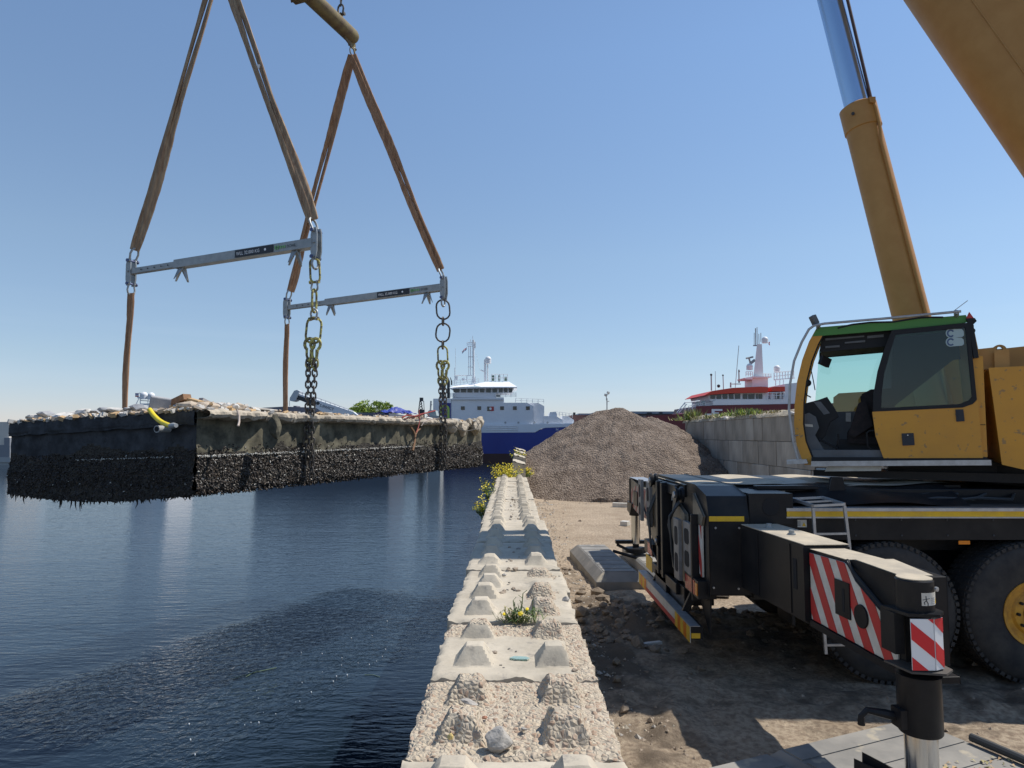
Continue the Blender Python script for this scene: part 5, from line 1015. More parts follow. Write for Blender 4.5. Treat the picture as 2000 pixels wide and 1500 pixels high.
def glassm(name, col, tr=.75, rough=0):
    m = bpy.data.materials.new(name); m.use_nodes = True; t = m.node_tree; N = t.nodes; L = t.links; N.clear()
    o_ = N.new('ShaderNodeOutputMaterial'); mx = N.new('ShaderNodeMixShader'); g = N.new('ShaderNodeBsdfGlossy'); tr_ = N.new('ShaderNodeBsdfTransparent'); fr_ = N.new('ShaderNodeFresnel'); fr_.inputs[0].default_value = 1.5
    g.inputs['Roughness'].default_value = .02; tr_.inputs[0].default_value = (*col, 1); L.new(fr_.outputs[0], mx.inputs[0]); L.new(tr_.outputs[0], mx.inputs[1]); L.new(g.outputs[0], mx.inputs[2]); L.new(mx.outputs[0], o_.inputs[0]); return m
M_gl1 = glassm('cab_glass', (.74, .90, .84)); M_gl3 = glassm('cab_glass_dark', (.68, .78, .76))
SX = V((6.5, 8.1, 0))
cr = empty('mobile_crane', (5.0, 8.1, 0), 'orange and black mobile crane on outriggers with its boom raised over the quay', 'crane')
def pb(name, m, fn, par=None, bevel=0, label=None, **k):
    mb = MB(); fn(mb); o = mb.build(name, m, par or cr, bevel=bevel, **k)
    if label: tag(o, label)
    return o
YN, YF = 6.72, 9.48
XR = 1.83
# --- carrier
pb('chassis', M_blk, lambda mb: (mb.b2((2.2, 7.55, .75), (9.5, 8.65, 1.50)), mb.b2((2.5, 7.30, 1.50), (9.5, 8.95, 1.83)), mb.b2((2.4, 6.95, 1.12), (2.9, 9.2, 1.66)), mb.b2((5.6, 7.25, 1.83), (7.6, 9.0, 1.98))), bevel=.01)
pb('slew_ring', M_blk, lambda mb: mb.lathe((SX.x-.3, SX.y, 1.98), (0,0,1), [(.95, 0), (.95, .08), (.80, .08), (.80, .16)], 40))
pb('deck', [M_dust, M_alu, M_yt, M_wh], lambda mb: (mb.b2((2.66, YN+.03, 1.60), (9.5, 7.28, 1.682)), setattr(mb, 'mi', 1), mb.b2((2.66, YN+.005, 1.660), (9.5, YN+.10, 1.690)), mb.b2((2.66, YN+.012, 1.592), (9.5, YN+.05, 1.606)), setattr(mb, 'mi', 2), mb.b2((2.665, YN+.015, 1.606), (9.5, YN+.045, 1.660))))
pb('skirt', M_blk, lambda mb: (mb.b2((2.66, YN+.06, 1.375), (9.5, YN+.10, 1.598)), mb.b2((2.62, YN+.10, 1.44), (2.72, 7.6, 1.598)), mb.b2((2.66, YN+.12, 1.395), (9.5, 7.5, 1.43))), bevel=.004)
pb('top_plate', [M_blk, M_dtop], lambda mb: (mb.b2((1.87, 7.55, 1.72), (4.9, 9.34, 1.855)), setattr(mb, 'mi', 1), mb.grid(lambda u, v_: (1.86+3.1*u, 7.5+1.86*v_, 1.858+.018*math.sin(u*9+v_*2)*(v_ < .3)+.01*math.sin(u*23)), 60, 10, False)))
pb('cable_cover', M_blk, lambda mb: mb.grid(lambda u, v_: (2.05+2.6*u, 6.98+.56*v_, 1.735+.12*math.sin(v_*1.57)+.02*math.sin(u*11+v_*3)-.05*u*(1-v_)), 50, 10, True))
# rear outrigger housing
hp = [(YN, .85), (YN, 1.60), (YN+.07, 1.80), (YN+.45, 1.875), (YF-.25, 1.875), (YF, 1.72), (YF, .85)]
pb('outrigger_box', M_blk, lambda mb: (mb.prism([(XR+.06, y, z) for y, z in hp], (.40, 0, 0)), mb.b2((XR+.46, YN+.04, .80), (XR+.95, YF-.04, 1.62))), bevel=.012)
pb('tape', M_yt, lambda mb: mb.b2((XR+.068, YN-.004, 1.563), (XR+.41, YN+.0, 1.612)))
pb('bolt', M_alu, lambda mb: [mb.lathe((x, YN-.002, z), (0,-1,0), [(.012, 0), (.010, .008)], 8) for x, z in ((XR+.13, 1.50), (XR+.36, 1.50), (XR+.10, .93), (XR+.34, .92))])
pb('housing_bay', [M_blk, M_dark], lambda mb: (mb.b2((XR+.47, YN+.02, 1.53), (XR+.90, 7.4, 1.83)), setattr(mb, 'mi', 1), mb.lathe((XR+.68, YN+.018, 1.70), (0,-1,0), [(.085, 0), (.085, .004), (.04, .005)], 24)), bevel=.01)
# rear face fittings
X0 = XR+.06
def RB(mb, x0, y0, z0, x1, y1, z1): mb.b2((x0, y0, z0), (x1, y1, z1))
pb('rear_panel', M_pan, lambda mb: (mb.prism([(X0-.03, 6.80, 1.60), (X0-.03, 7.16, 1.80), (X0-.03, 7.16, 1.52), (X0-.03, 6.86, 1.50)], (.025, 0, 0)), mb.prism([(X0-.05, 7.45, 1.55), (X0-.05, 7.95, 1.68), (X0-.05, 8.15, 1.2), (X0-.05, 8.05, .88), (X0-.05, 7.3, .80)], (.04, 0, 0)), mb.prism([(X0-.06, 8.5, 1.6), (X0-.06, 9.2, 1.6), (X0-.06, 9.35, 1.1), (X0-.06, 8.6, .95)], (.05, 0, 0))), bevel=.006)
for k, (y0, y1, z0, z1, xo) in enumerate([(7.03, 7.32, .98, 1.50, -.10), (7.36, 7.58, .86, 1.50, -.14), (9.0, 9.22, 1.2, 1.78, -.12), (9.28, 9.46, 1.25, 1.80, -.18)]):
    pb('perforated_plate', [M_plate, M_dark], lambda mb: (mb.b2((X0+xo, y0, z0), (X0+xo+.04, y1, z1)), setattr(mb, 'mi', 1), [mb.prism([(X0+xo-.002, (y0+y1)/2+a*.32*(y1-y0), zc+b*(z1-z0)*.15) for a, b in ((-.6, -1), (.6, -1), (1, -.7), (1, .7), (.6, 1), (-.6, 1), (-1, .7), (-1, -.7))], (.003, 0, 0)) for zc in (z0+(z1-z0)*.28, z0+(z1-z0)*.72)]), bevel=.003)
pb('rear_frame', M_blk, lambda mb: ([RB(mb, X0-.14, y, .72, X0-.01, y+.09, 1.84) for y in (8.16, 8.42)], RB(mb, X0-.08, 7.75, 1.72, X0-.0, 8.9, 1.84), RB(mb, X0-.1, 6.98, .74, X0-.01, 7.02, 1.60), RB(mb, X0-.12, 7.6, .66, X0-.02, 8.9, .78), RB(mb, XR-.06, 8.1, .42, XR+.5, 8.7, .74), RB(mb, XR-.02, 7.4, .55, XR+.06, 8.2, .78)), bevel=.01)
for y, z, r_ in ((7.42, 1.76, .085), (8.75, 1.83, .085), (8.42, 1.12, .06)):
    pl = pb('pulley', [M_blk, M_alu], lambda mb: (mb.lathe((X0-.16, y, z), (1,0,0), [(r_, 0), (r_, .02), (r_*.75, .035), (r_*.75, .05), (r_, .065), (r_, .09)], 24), setattr(mb, 'mi', 1), mb.lathe((X0-.162, y, z), (-1,0,0), [(r_*.45, 0), (r_*.4, .012)], 14)))
pb('hook_loop', M_galv, lambda mb: mb.tube([(X0-.08, 7.75+.11*math.cos(a), 1.66+.09*math.sin(a)) for a in [R(q) for q in range(0, 200, 25)]], .012, 6))
def clip(poly, a, b, c):   # keep a*x+b*y<=c
    out = []
    for i in range(len(poly)):
        p, q = poly[i], poly[(i+1) % len(poly)]; fp = a*p[0]+b*p[1]-c; fq = a*q[0]+b*q[1]-c
        if fp <= 0: out.append(p)
        if (fp < 0 < fq) or (fq < 0 < fp): t = fp/(fp-fq); out.append((p[0]+(q[0]-p[0])*t, p[1]+(q[1]-p[1])*t))
    return out
def stripes(mb, poly, conv, th, dirx, diry, period, phase, frac=.5):
    # oblique red bands clipped to a polygon; conv maps plane coords to 3d
    nx, ny = -diry, dirx; l = math.hypot(nx, ny); nx /= l; ny /= l
    vals = [nx*p[0]+ny*p[1] for p in poly]; k = math.floor((min(vals)-phase)/period)-1
    while phase+k*period < max(vals):
        a = phase+k*period; q = clip(clip(poly, -nx, -ny, -a), nx, ny, a+period*frac)
        if len(q) > 2: mb.prism([conv(x, y) for x, y in q], th)
        k += 1
poly = [(6.86, 1.50), (6.96, 1.52), (6.96, 1.02), (6.86, 1.0)]
hz = pb('hazard_strip', M_wh, lambda mb: mb.prism([(X0-.03, y, z) for y, z in poly], (.02, 0, 0)))
pb('red_bands', M_red, lambda mb: stripes(mb, poly, lambda y, z: (X0-.034, y, z), (.003, 0, 0), -.35, -.9, .17, .03), hz)
# underrun bar with its hazard sheet, struts, lamps
bar = pb('underrun_bar', [M_blk, M_alu], lambda mb: (mb.b2((1.70, YN, .44), (1.82, 9.45, .56)), setattr(mb, 'mi', 1), mb.b2((1.692, YN-.003, .562), (1.79, 9.452, .568))), bevel=.0)
pb('hazard_sheet', M_wh, lambda mb: mb.b2((1.694, YN, .41), (1.699, 9.45, .558)), bar)
pb('red_band', M_red, lambda mb: mb.b2((1.690, 7.3, .412), (1.693, 8.9, .465)), bar)
pb('amber_bands', [M_yt, M_amber], lambda mb: [(setattr(mb, 'mi', k % 2), mb.b2((1.688, y, .412), (1.693, y+.115, .556))) for k, y in enumerate([YN+.01, YN+.13, YN+.25, YN+.37, YN+.49, 8.90, 9.02, 9.14, 9.26])], bar)
pb('end_reflector', M_yt, lambda mb: mb.b2((1.705, YN-.004, .452), (1.79, YN-.001, .50)), bar)
pb('strut', M_blk, lambda mb: (mb.box((1.86, 7.30, .70), (.07, .05, .50), rot=(.0, .45, 0)), mb.box((1.86, 8.80, .70), (.07, .05, .50), rot=(0, .45, 0))), bevel=.006)
pb('rear_lamp', [M_blk, M_redl, M_amber], lambda mb: (mb.b2((1.80, 6.80, .80), (1.98, 7.32, .97)), setattr(mb, 'mi', 1), mb.b2((1.795, 6.92, .815), (1.80, 7.28, .955)), setattr(mb, 'mi', 2), mb.b2((1.793, 6.82, .825), (1.80, 6.90, .945))), bevel=.0)
pb('rear_lamp', [M_blk, M_redl, M_yt], lambda mb: (mb.b2((1.80, 9.0, .82), (1.98, 9.55, .98)), setattr(mb, 'mi', 1), mb.b2((1.795, 9.03, .83), (1.80, 9.3, .97)), setattr(mb, 'mi', 2), mb.b2((1.79, 9.0, .62), (1.80, 9.4, .80))), bevel=.0)
pb('work_lamp', [M_blk, M_wh], lambda mb: (mb.b2((1.84, 7.18, 1.0), (1.93, 7.36, 1.12)), setattr(mb, 'mi', 1), mb.b2((1.834, 7.20, 1.015), (1.84, 7.34, 1.105))), bevel=.0)
pb('mud_flap', M_blk, lambda mb: mb.prism([(1.92, 6.82, .85), (1.92, 7.35, .85), (1.92, 6.86, .45)], (.02, 0, 0)))
pb('mud_flap', M_blk, lambda mb: mb.b2((2.72, YN+.1, .55), (2.75, 7.2, 1.2)))
pb('drain_plug', M_blk, lambda mb: mb.b2((2.32, YN+.02, .82), (2.36, YN+.06, .86)))
# warning labels
def label_plate(mb, x0, z0, x1, z1, y): mb.b2((x0, y-.003, z0), (x1, y, z1))
def icon(mb, kind, cx, cz, s, y, conv=None):
    cv = conv or (lambda a, b: V((cx+a*s, y-.005, cz+b*s)))
    T = lambda pts, w_: mb.tube([cv(a, b) for a, b in pts], w_*s, 4)
    if kind == 'man': T([(-.1, .8), (0, .1), (.35, -.5), (.3, -1)], .10); T([(0, .1), (-.5, -.2), (-.45, -.8)], .09); T([(-.9, .3), (-.05, .45), (.8, .6)], .08); mb.lathe(cv(-.1, 1.0), (0, -1, 0), [(.16*s, 0), (.16*s, .001)], 8)
    elif kind == 'ring': T([(math.cos(a), math.sin(a)) for a in [k*math.pi/8 for k in range(17)]], .11); T([(-.6, .6), (.6, -.6)], .08)
    elif kind == 'arrow': T([(-1, 0), (1, 0)], .1); T([(.4, .5), (1, 0), (.4, -.5)], .1); T([(-.6, .8), (-.2, -.6)], .09)
lb = pb('warning_label', M_wh, lambda mb: (label_plate(mb, 2.55, 1.842, 2.70, 1.905, 7.29) if False else mb.b2((2.555, 7.288, 1.745), (2.70, 7.296, 1.812)), mb.b2((2.71, 7.288, 1.745), (2.87, 7.296, 1.812))))
pb('pictograms', M_black, lambda mb: (icon(mb, 'arrow', 2.59, 1.78, .022, 7.288), icon(mb, 'ring', 2.67, 1.778, .018, 7.288), icon(mb, 'arrow', 2.745, 1.78, .022, 7.288), icon(mb, 'ring', 2.84, 1.778, .018, 7.288)), lb)
lb = pb('warning_label', M_wh, lambda mb: mb.b2((2.685, YN+.052, 1.50), (2.87, YN+.059, 1.572)))
pb('pictograms', [M_black, M_yt], lambda mb: (icon(mb, 'man', 2.72, 1.535, .022, YN+.052), [mb.b2((2.76, YN+.050, 1.515+.012*k), (2.81, YN+.0515, 1.519+.012*k)) for k in range(4)], setattr(mb, 'mi', 1), mb.prism([(2.825, YN+.050, 1.51), (2.862, YN+.050, 1.51), (2.843, YN+.050, 1.548)], (0, .0015, 0))), lb)
pb('side_marker', M_amber, lambda mb: mb.b2((4.35, YN+.052, 1.335), (4.46, YN+.06, 1.37)))
pb('inner_frame', M_blk, lambda mb: (mb.prism([(3.3, 7.25, 1.69), (3.36, 7.25, 1.95), (3.46, 7.25, 1.95), (3.52, 7.25, 1.69)], (0, .05, 0)), mb.b2((2.55, 7.22, 1.83), (3.2, 7.34, 1.87))), bevel=.008)
# --- wheels
def lathe_open(mb, c, ax, prof, seg):
    ax = V(ax).normalized(); u = ax.orthogonal().normalized(); w_ = ax.cross(u)
    mb.loft([[c+ax*o+(u*math.cos(2*math.pi*k/seg)+w_*math.sin(2*math.pi*k/seg))*r for k in range(seg)] for r, o in prof], caps=False)
def wheel(x, y, sgn, rimm, hub):
    w0 = empty('wheel', (x, y, .68), None, None); w0.parent = cr; w0.location = V((x, y, .68))-cr.location
    ax = V((0, sgn, 0)); c = V((x, y, .68))
    mb = MB(); lathe_open(mb, c-ax*.0, -ax, [(.30, -.02), (.36, -.035), (.50, -.045), (.60, -.03), (.655, .0), (.672, .04), (.675, .19), (.672, .34), (.655, .38), (.60, .40), (.30, .38)], 96)
    for k in range(64):   # tread lugs
        a = 2*math.pi*k/64; a2 = a+.05
        for y0, y1, sh in ((.015, .10, 0), (.115, .185, .03), (.20, .27, 0), (.285, .365, .03)):
            q = []
            for aa, yy in ((a+sh, y0), (a+sh+.062, y0), (a+sh+.075, y1), (a+sh+.013, y1)): q.append(c-ax*yy+V((math.cos(aa)*.668, 0, math.sin(aa)*.668)))
            mb.prism(q, V((math.cos(a2), 0, math.sin(a2)))*.012)
    for k in range(64):
        a = 2*math.pi*k/64; q = [c+ax*.012+V((math.cos(a+b)*r_, 0, math.sin(a+b)*r_)) for b, r_ in ((0, .674), (.066, .674), (.062, .64), (.006, .64))]; mb.prism(q, ax*.008)
    mb.build('tyre', M_tyre, w0, sharp=40)
    mb = MB(); mb.lathe(c+ax*.0, ax, [(.0, -.02), (.12, -.02), (.13, .03), (.2, .02), (.235, -.015), (.27, -.015), (.285, .03), (.315, .035), (.315, 0)] if hub else [(.0, .0), (.15, .0), (.28, -.08), (.31, .03), (.325, .03)], 48); mb.build('rim', rimm, w0, sharp=30)
    mb = MB()
    for k in range(10): a = 2*math.pi*k/10; q = c+ax*.02+V((math.cos(a)*.175, 0, math.sin(a)*.175)); mb.cyl(q, q+ax*.03, .016, 6)
    if hub: mb.lathe(c+ax*-.02, ax, [(.10, 0), (.10, .06), (.07, .09)], 20)
    mb.build('wheel_nuts', M_blk, w0)
wheel(3.645, YN+.05, -1, M_blk, False); wheel(5.03, YN+.03, -1, mat('rim_orange', (.66, .33, .03), .5, col2=(.40, .19, .03), scale=9), True); wheel(6.75, YN+.03, -1, M_orgd, True)
wheel(3.645, YF-.05, 1, M_blk, False); wheel(5.03, YF-.05, 1, M_orgd, True); wheel(6.75, YF-.05, 1, M_orgd, True)
for k in range(3):
    pb('hydraulic_hose', M_dkm, lambda mb: mb.tube([(X0-.04-.01*k, 7.66+.035*k, 1.66), (X0-.16, 7.68+.03*k, 1.5-.05*k), (X0-.13+.02*k, 7.72+.02*k, 1.1), (X0-.06, 7.75+.05*k, .74)], .013, 6))
    pb('hydraulic_hose', M_dkm, lambda mb: mb.tube([(X0-.02, 8.9+.04*k, 1.7), (X0-.15, 8.88+.05*k, 1.4), (X0-.12, 8.95, .95), (X0-.02, 8.8, .72)], .012, 6))
for k in range(5): pb('hydraulic_hose', M_dkm, lambda mb: mb.tube([(3.0+.4*k, 7.2, 1.72), (3.2+.4*k, 7.16, 1.75), (3.6+.4*k, 7.2, 1.73), (4.1+.3*k, 7.3, 1.78)], .016, 6))
for x in [2.9+.45*k for k in range(14)]:
    for z in (1.42, 1.57): pb('screw', M_dkm, lambda mb: mb.lathe(V((x, YN+.058, z)), (0, -1, 0), [(.010, 0), (.008, .005)], 8))
pb('mudguard', M_blk, lambda mb: (mb.b2((2.95, 7.25, 1.2), (9.0, 7.5, 1.42)), [mb.cyl((x, 7.1, .68), (x, 9.1, .68), .11, 12) for x in (3.645, 5.03, 6.75)]))
# --- near outrigger
PAN_X = 2.265
PVT = V((2.24, 6.72, 0)); XF = Matrix.Translation(PVT-V((.035, 0, 0))) @ Matrix.Rotation(R(4), 4, 'Z') @ Matrix.Translation(-PVT)
pb('outrigger_beam', [M_blk, M_dtop], lambda mb: (mb.b2((2.24, 5.46, .93), (2.585, 7.4, 1.530)), setattr(mb, 'mi', 1), mb.b2((2.235, 5.45, 1.532), (2.60, 6.70, 1.540))), bevel=.006)
pb('slot', M_dark, lambda mb: mb.b2((2.236, 5.60, 1.16), (2.24, 5.66, 1.40)))
pb('beam_collar', M_blk, lambda mb: mb.b2((2.22, 5.445, .95), (2.60, 5.475, 1.52)))
for k in range(2): pb('rib', M_blk, lambda mb: mb.b2((2.232, 5.70+.62*k, .95), (2.24, 5.72+.62*k, 1.51)))
for x, y in ((2.36, 6.42), (2.36, 5.98)): pb('top_bolt', M_galv, lambda mb: (mb.lathe((x+.03, y, 1.54), (0,0,1), [(.035, 0), (.035, .012), (.024, .013), (.024, .04)], 6)), smooth=False) if False else pb('top_bolt', M_galv, lambda mb: mb.lathe((x+.03, y, 1.54), (0,0,1), [(.035, 0), (.035, .012), (.024, .013), (.024, .04)], 12))
IY0, IY1, IZ0, IZ1 = 5.44, 4.3, .97, 1.50
pb('inner_beam', [M_blk, M_dtop], lambda mb: (mb.prism([(PAN_X+.01, y, z) for y, z in ((5.6, IZ0), (5.6, IZ1), (4.90, IZ1+.012), (4.84, IZ1+.03), (4.30, IZ1+.02), (4.30, .98), (4.42, IZ0+.0))], (.285, 0, 0)), setattr(mb, 'mi', 1), mb.prism([(PAN_X+.012, 5.5, IZ1+.002), (PAN_X+.29, 5.5, IZ1+.002), (PAN_X+.29, 4.92, IZ1+.014), (PAN_X+.012, 4.92, IZ1+.014)], (0, 0, .005)), mb.prism([(PAN_X+.02, 4.82, IZ1+.032), (PAN_X+.29, 4.82, IZ1+.032), (PAN_X+.22, 4.32, IZ1+.022), (PAN_X+.02, 4.32, IZ1+.022)], (0, 0, .005)), setattr(mb, 'mi', 0), mb.prism([(PAN_X-.02, 5.42, IZ0-.045), (PAN_X-.02, 5.42, IZ0-.003), (PAN_X-.02, 4.2, IZ0-.02), (PAN_X-.02, 4.2, IZ0-.06)], (.30, 0, 0))), bevel=.004)
spoly = [(5.43, IZ0+.005), (5.43, IZ1-.02), (4.95, IZ1-.005), (4.86, 1.47), (4.44, 1.27), (4.36, 1.20), (4.36, .965), (4.45, IZ0-.01)]
hz = pb('hazard_panel', M_wh, lambda mb: mb.prism([(PAN_X, y, z) for y, z in spoly], (.008, 0, 0)))
pb('red_bands', M_red, lambda mb: stripes(mb, spoly, lambda y, z: (PAN_X-.004, y, z), (.0035, 0, 0), -.29, -.48, .19, .03), hz)
pb('slot', [M_blk, M_dark], lambda mb: (mb.b2((PAN_X-.012, 4.87, 1.11), (PAN_X-.003, 5.06, 1.36)), setattr(mb, 'mi', 1), mb.b2((PAN_X-.014, 4.93, 1.15), (PAN_X-.0125, 4.96, 1.31))))
pb('cover_disc', M_blk, lambda mb: mb.lathe((PAN_X-.003, 4.74, 1.17), (-1,0,0), [(.080, 0), (.077, .010)], 28))
pb('hose', M_blk, lambda mb: (mb.tube([(PAN_X-.0, 4.90, 1.515), (PAN_X-.02, 4.78, 1.45), (PAN_X-.02, 4.5, 1.31), (PAN_X-.02, 4.36, 1.26)], .016, 8), mb.tube([(PAN_X-.01, 4.88, 1.51), (PAN_X-.03, 4.74, 1.41), (PAN_X-.03, 4.45, 1.27)], .010, 6)))
JX, JY = 2.315, 4.25
jk = pb('jack_housing', M_blk, lambda mb: (mb.lathe((JX, JY, 1.33), (0,0,1), [(.106, 0), (.106, .19), (.100, .197)], 40), mb.lathe((JX, JY, .615), (0,0,1), [(.115, 0), (.122, .01), (.122, .34), (.128, .345)], 40), mb.prism([(JX-.155, JY+.1, 1.325), (JX-.12, JY-.11, 1.325), (JX+.05, JY-.15, 1.325), (JX+.13, JY-.07, 1.325), (JX+.13, JY+.1, 1.325)], (0, 0, .018)), mb.b2((JX-.15, JY-.02, 1.08), (JX-.09, JY+.12, 1.325))), sharp=40)
pb('jack_cap', M_dtop, lambda mb: mb.lathe((JX, JY, 1.528), (0,0,1), [(.098, 0), (.098, .006)], 36), jk)
pb('flange', M_dust, lambda mb: mb.prism([(JX-.15, JY+.1, .998), (JX-.12, JY-.12, .998), (JX+.06, JY-.17, .998), (JX+.15, JY-.10, .998), (JX+.16, JY+.1, .998)], (0, 0, .012)), jk)
g3 = [(JX-.115, JY-.118), (JX+.020, JY-.132), (JX+.092, JY-.10), (JX+.11, JY+.02)]
for k in range(3 if True else 2):
    (xa, ya), (xb, yb_) = g3[k], g3[k+1]; dx = V((xb-xa, yb_-ya, 0)); n_ = V((dx.y, -dx.x, 0)).normalized(); Lq = dx.length; dxn = dx.normalized()
    pl_ = [(0, 1.02), (Lq-.004, 1.02), (Lq-.004, 1.315), (0, 1.315)]; org = V((xa, ya, 0))
    hz = pb('hazard_guard', mat('clean_white', (.78, .79, .80), .35) if k == 0 else bpy.data.materials['clean_white'], lambda mb: mb.prism([org+dxn*a+UP*b for a, b in pl_], n_*.006), jk)
    pb('red_bands', mat('clean_red', (.62, .02, .03), .35) if k == 0 else bpy.data.materials['clean_red'], lambda mb: stripes(mb, pl_, lambda a, b: org+dxn*a+UP*b+n_*.0065, n_*.002, .9, -.75, .155, (.145, .06, .02)[k]), hz)
lb = pb('warning_label', M_wh, lambda mb: mb.loft([[V((JX+.1075*math.cos(a), JY+.1075*math.sin(a), z)) for z in (1.385, 1.46)] for a in [R(q) for q in range(-105, -24, 8)]], closed=False, caps=False), jk)
cvl = lambda a0, z0, s: (lambda a, b: V((JX+.1085*math.cos(R(a0)+a*s/.107), JY+.1085*math.sin(R(a0)+a*s/.107), z0+b*s)))
pb('pictograms', [M_black, M_yt], lambda mb: (icon(mb, 'man', 0, 0, .024, 0, cvl(-90, 1.412, .026)), [mb.tube([cvl(-64, 1.395+.011*k, .024)(a, 0) for a in (-.7, 0, .7)], .0008, 4) for k in range(4)], setattr(mb, 'mi', 1), mb.add([cvl(-40, 1.413, .026)(a, b) for a, b in ((-.8, -.9), (.5, -.9), (-.15, .5))], [(0, 1, 2)])), lb)
pb('plug', M_alu, lambda mb: mb.lathe((JX+.07, JY-.093, 1.48), (.4, -1, 0), [(.014, 0), (.014, .012), (.006, .013)], 12), jk)
pb('ram', M_chrome, lambda mb: mb.lathe((JX, JY, .20), (0,0,1), [(.091, 0), (.091, .43)], 40), sharp=40)
pb('foot_plate', M_blk, lambda mb: (mb.lathe((JX, JY, .17), (0,0,1), [(.28, 0), (.28, .02), (.12, .05), (.1, .08)], 32), mb.prism([(JX-.36, JY+.12, .17), (JX-.34, JY+.14, .40), (JX-.05, JY-.04, .30), (JX-.05, JY-.06, .17)], (.008, .02, 0)), mb.prism([(JX-.26, JY+.20, .17), (JX-.24, JY+.22, .40), (JX-.0, JY+.06, .30), (JX-.0, JY+.04, .17)], (.008, .02, 0))))
pb('lock_lever', M_blk, lambda mb: (mb.tube([(JX-.10, JY+.02, .69), (JX-.20, JY+.03, .715), (JX-.31, JY+.04, .735), (JX-.345, JY+.04, .70), (JX-.345, JY+.04, .65)], [.026, .028, .020, .018, .022], 8), mb.b2((JX-.15, JY-.05, .65), (JX-.105, JY+.05, .76))), bevel=0)
XF = None
# --- far outrigger
FY = 12.95; FX = 2.28
pb('outrigger_beam', [M_blk, M_dtop], lambda mb: (mb.b2((2.16, 9.2, .93), (2.5, 10.7, 1.53)), mb.b2((2.14, 9.49, .95), (2.16, 9.52, 1.7))), bevel=.006)
pb('inner_beam', [M_pan, M_alu], lambda mb: (mb.prism([(2.19, y, z) for y, z in ((10.6, 1.02), (10.6, 1.5), (11.9, 1.5), (12.9, 1.60), (13.02, 1.60), (13.02, 1.1), (12.1, 1.02))], (.27, 0, 0)), setattr(mb, 'mi', 1), mb.b2((2.19, 11.9, 1.602), (2.46, 13.0, 1.61))), bevel=.004)
fp = [(10.62, 1.03), (10.62, 1.48), (12.3, 1.50), (12.8, 1.4), (12.8, 1.12), (12.2, 1.03)]
hz = pb('hazard_panel', mat('faded_white', (.42, .37, .30), .6), lambda mb: mb.prism([(2.182, y, z) for y, z in fp], (.007, 0, 0)))
pb('red_bands', mat('faded_red', (.32, .13, .11), .6), lambda mb: stripes(mb, fp, lambda y, z: (2.178, y, z), (.0035, 0, 0), .30, -.46, .24, .03), hz)
pb('cable_bracket', M_blk, lambda mb: (mb.b2((2.16, 12.1, 1.15), (2.18, 12.45, 1.40)), mb.tube([(2.16, 11.6, 1.5), (2.15, 11.5, 1.3), (2.15, 11.8, 1.05)], .015, 5), mb.tube([(2.15, 11.5, 1.25), (2.15, 11.2, 1.10)], .015, 5)))
pb('jack_housing', M_blk, lambda mb: (mb.lathe((FX, FY, .90), (0,0,1), [(.115, 0), (.115, .68)], 24), mb.prism([(2.15, 12.6, 1.15), (2.15, 13.1, 1.15), (2.15, 13.1, .98), (2.15, 12.8, .94)], (.3, 0, 0))), sharp=40)
pb('ram', M_chrome, lambda mb: mb.lathe((FX, FY, .38), (0,0,1), [(.083, 0), (.083, .55)], 24), sharp=40)
pb('foot_plate', M_blk, lambda mb: (mb.lathe((FX, FY, .22), (0,0,1), [(.20, 0), (.20, .08), (.06, .10), (.06, .2)], 20), mb.b2((FX-.38, FY-.06, .38), (FX+.38, FY+.06, .44)), mb.tube([(FX-.42, FY, .24), (FX-.05, FY-.3, .17), (FX+.40, FY-.1, .2)], .03, 5), mb.tube([(FX-.35, FY, .36), (FX-.1, FY-.15, .25), (FX+.35, FY-.1, .36)], .03, 5)))
# --- ladder
LY = 6.60
def ladder(mb):
    a = lambda px, py: at(px, py, LY)
    mb.tube([a(1588, 992), a(1592, 1060), a(1605, 1180), a(1613, 1277)], .018, 4, smooth=False); mb.tube([a(1649, 988), a(1658, 1060), a(1668, 1180), a(1676, 1275)], .018, 4, smooth=False)
    for (x0, y0), (x1, y1) in (((1591, 1043), (1655, 1042)), ((1611, 1260), (1672, 1259)), ((1603, 1150), (1666, 1150)), ((1608, 1205), (1670, 1205)), ((1598, 1096), (1661, 1096))): mb.tube([a(x0, y0), a(x1, y1)], .014, 4, smooth=False)
    p, q = a(1588, 988), a(1649, 985); b = V((-.06, .34, .035))
    mb.tube([p, p+b], .020, 4, smooth=False); mb.tube([q, q+b], .020, 4, smooth=False); mb.tube([p, q], .016, 4, smooth=False); mb.tube([p+b, q+b], .016, 4, smooth=False); mb.tube([p+b*.5, q+b*.5], .012, 4, smooth=False)
pb('ladder', M_alu, ladder)
# ---------------------------------------------------------- cab
hd = R(25); HC = V((-math.cos(hd), math.sin(hd), 0)); NC = V((-math.sin(hd), -math.cos(hd), 0)); CP = V((5.02, 7.25, 0))
def Q(px, py, off=0): return atp(px, py, CP+NC*off, NC)
def QP(mb, pts, off=0, th=.04): return mb.prism([Q(x, y, off) for x, y in pts], -NC*th)
cab = empty('cab', Q(1750, 900, -.45), None, None); cab.parent = cr; cab.location = cab.location-cr.location
def cb(name, m, fn, bevel=0, par=None, **k): return pb(name, m, fn, par or cab, bevel, **k)
fo = [(1597, 641), (1582, 668), (1569, 703), (1559, 745), (1554, 790), (1553, 830), (1558, 868), (1567, 893), (1573, 906)]
fi = [(1586, 906), (1583, 893), (1571, 862), (1566, 828), (1567, 785), (1572, 745), (1582, 705), (1595, 672), (1607, 650)]
cb('front_pillar', M_org, lambda mb: (QP(mb, fo+fi, 0, .07), mb.prism([Q(x, y, -.86) for x, y in [(a+6, b) for a, b in fo]+[(a+6, b) for a, b in fi]], -NC*.06)), bevel=.012)
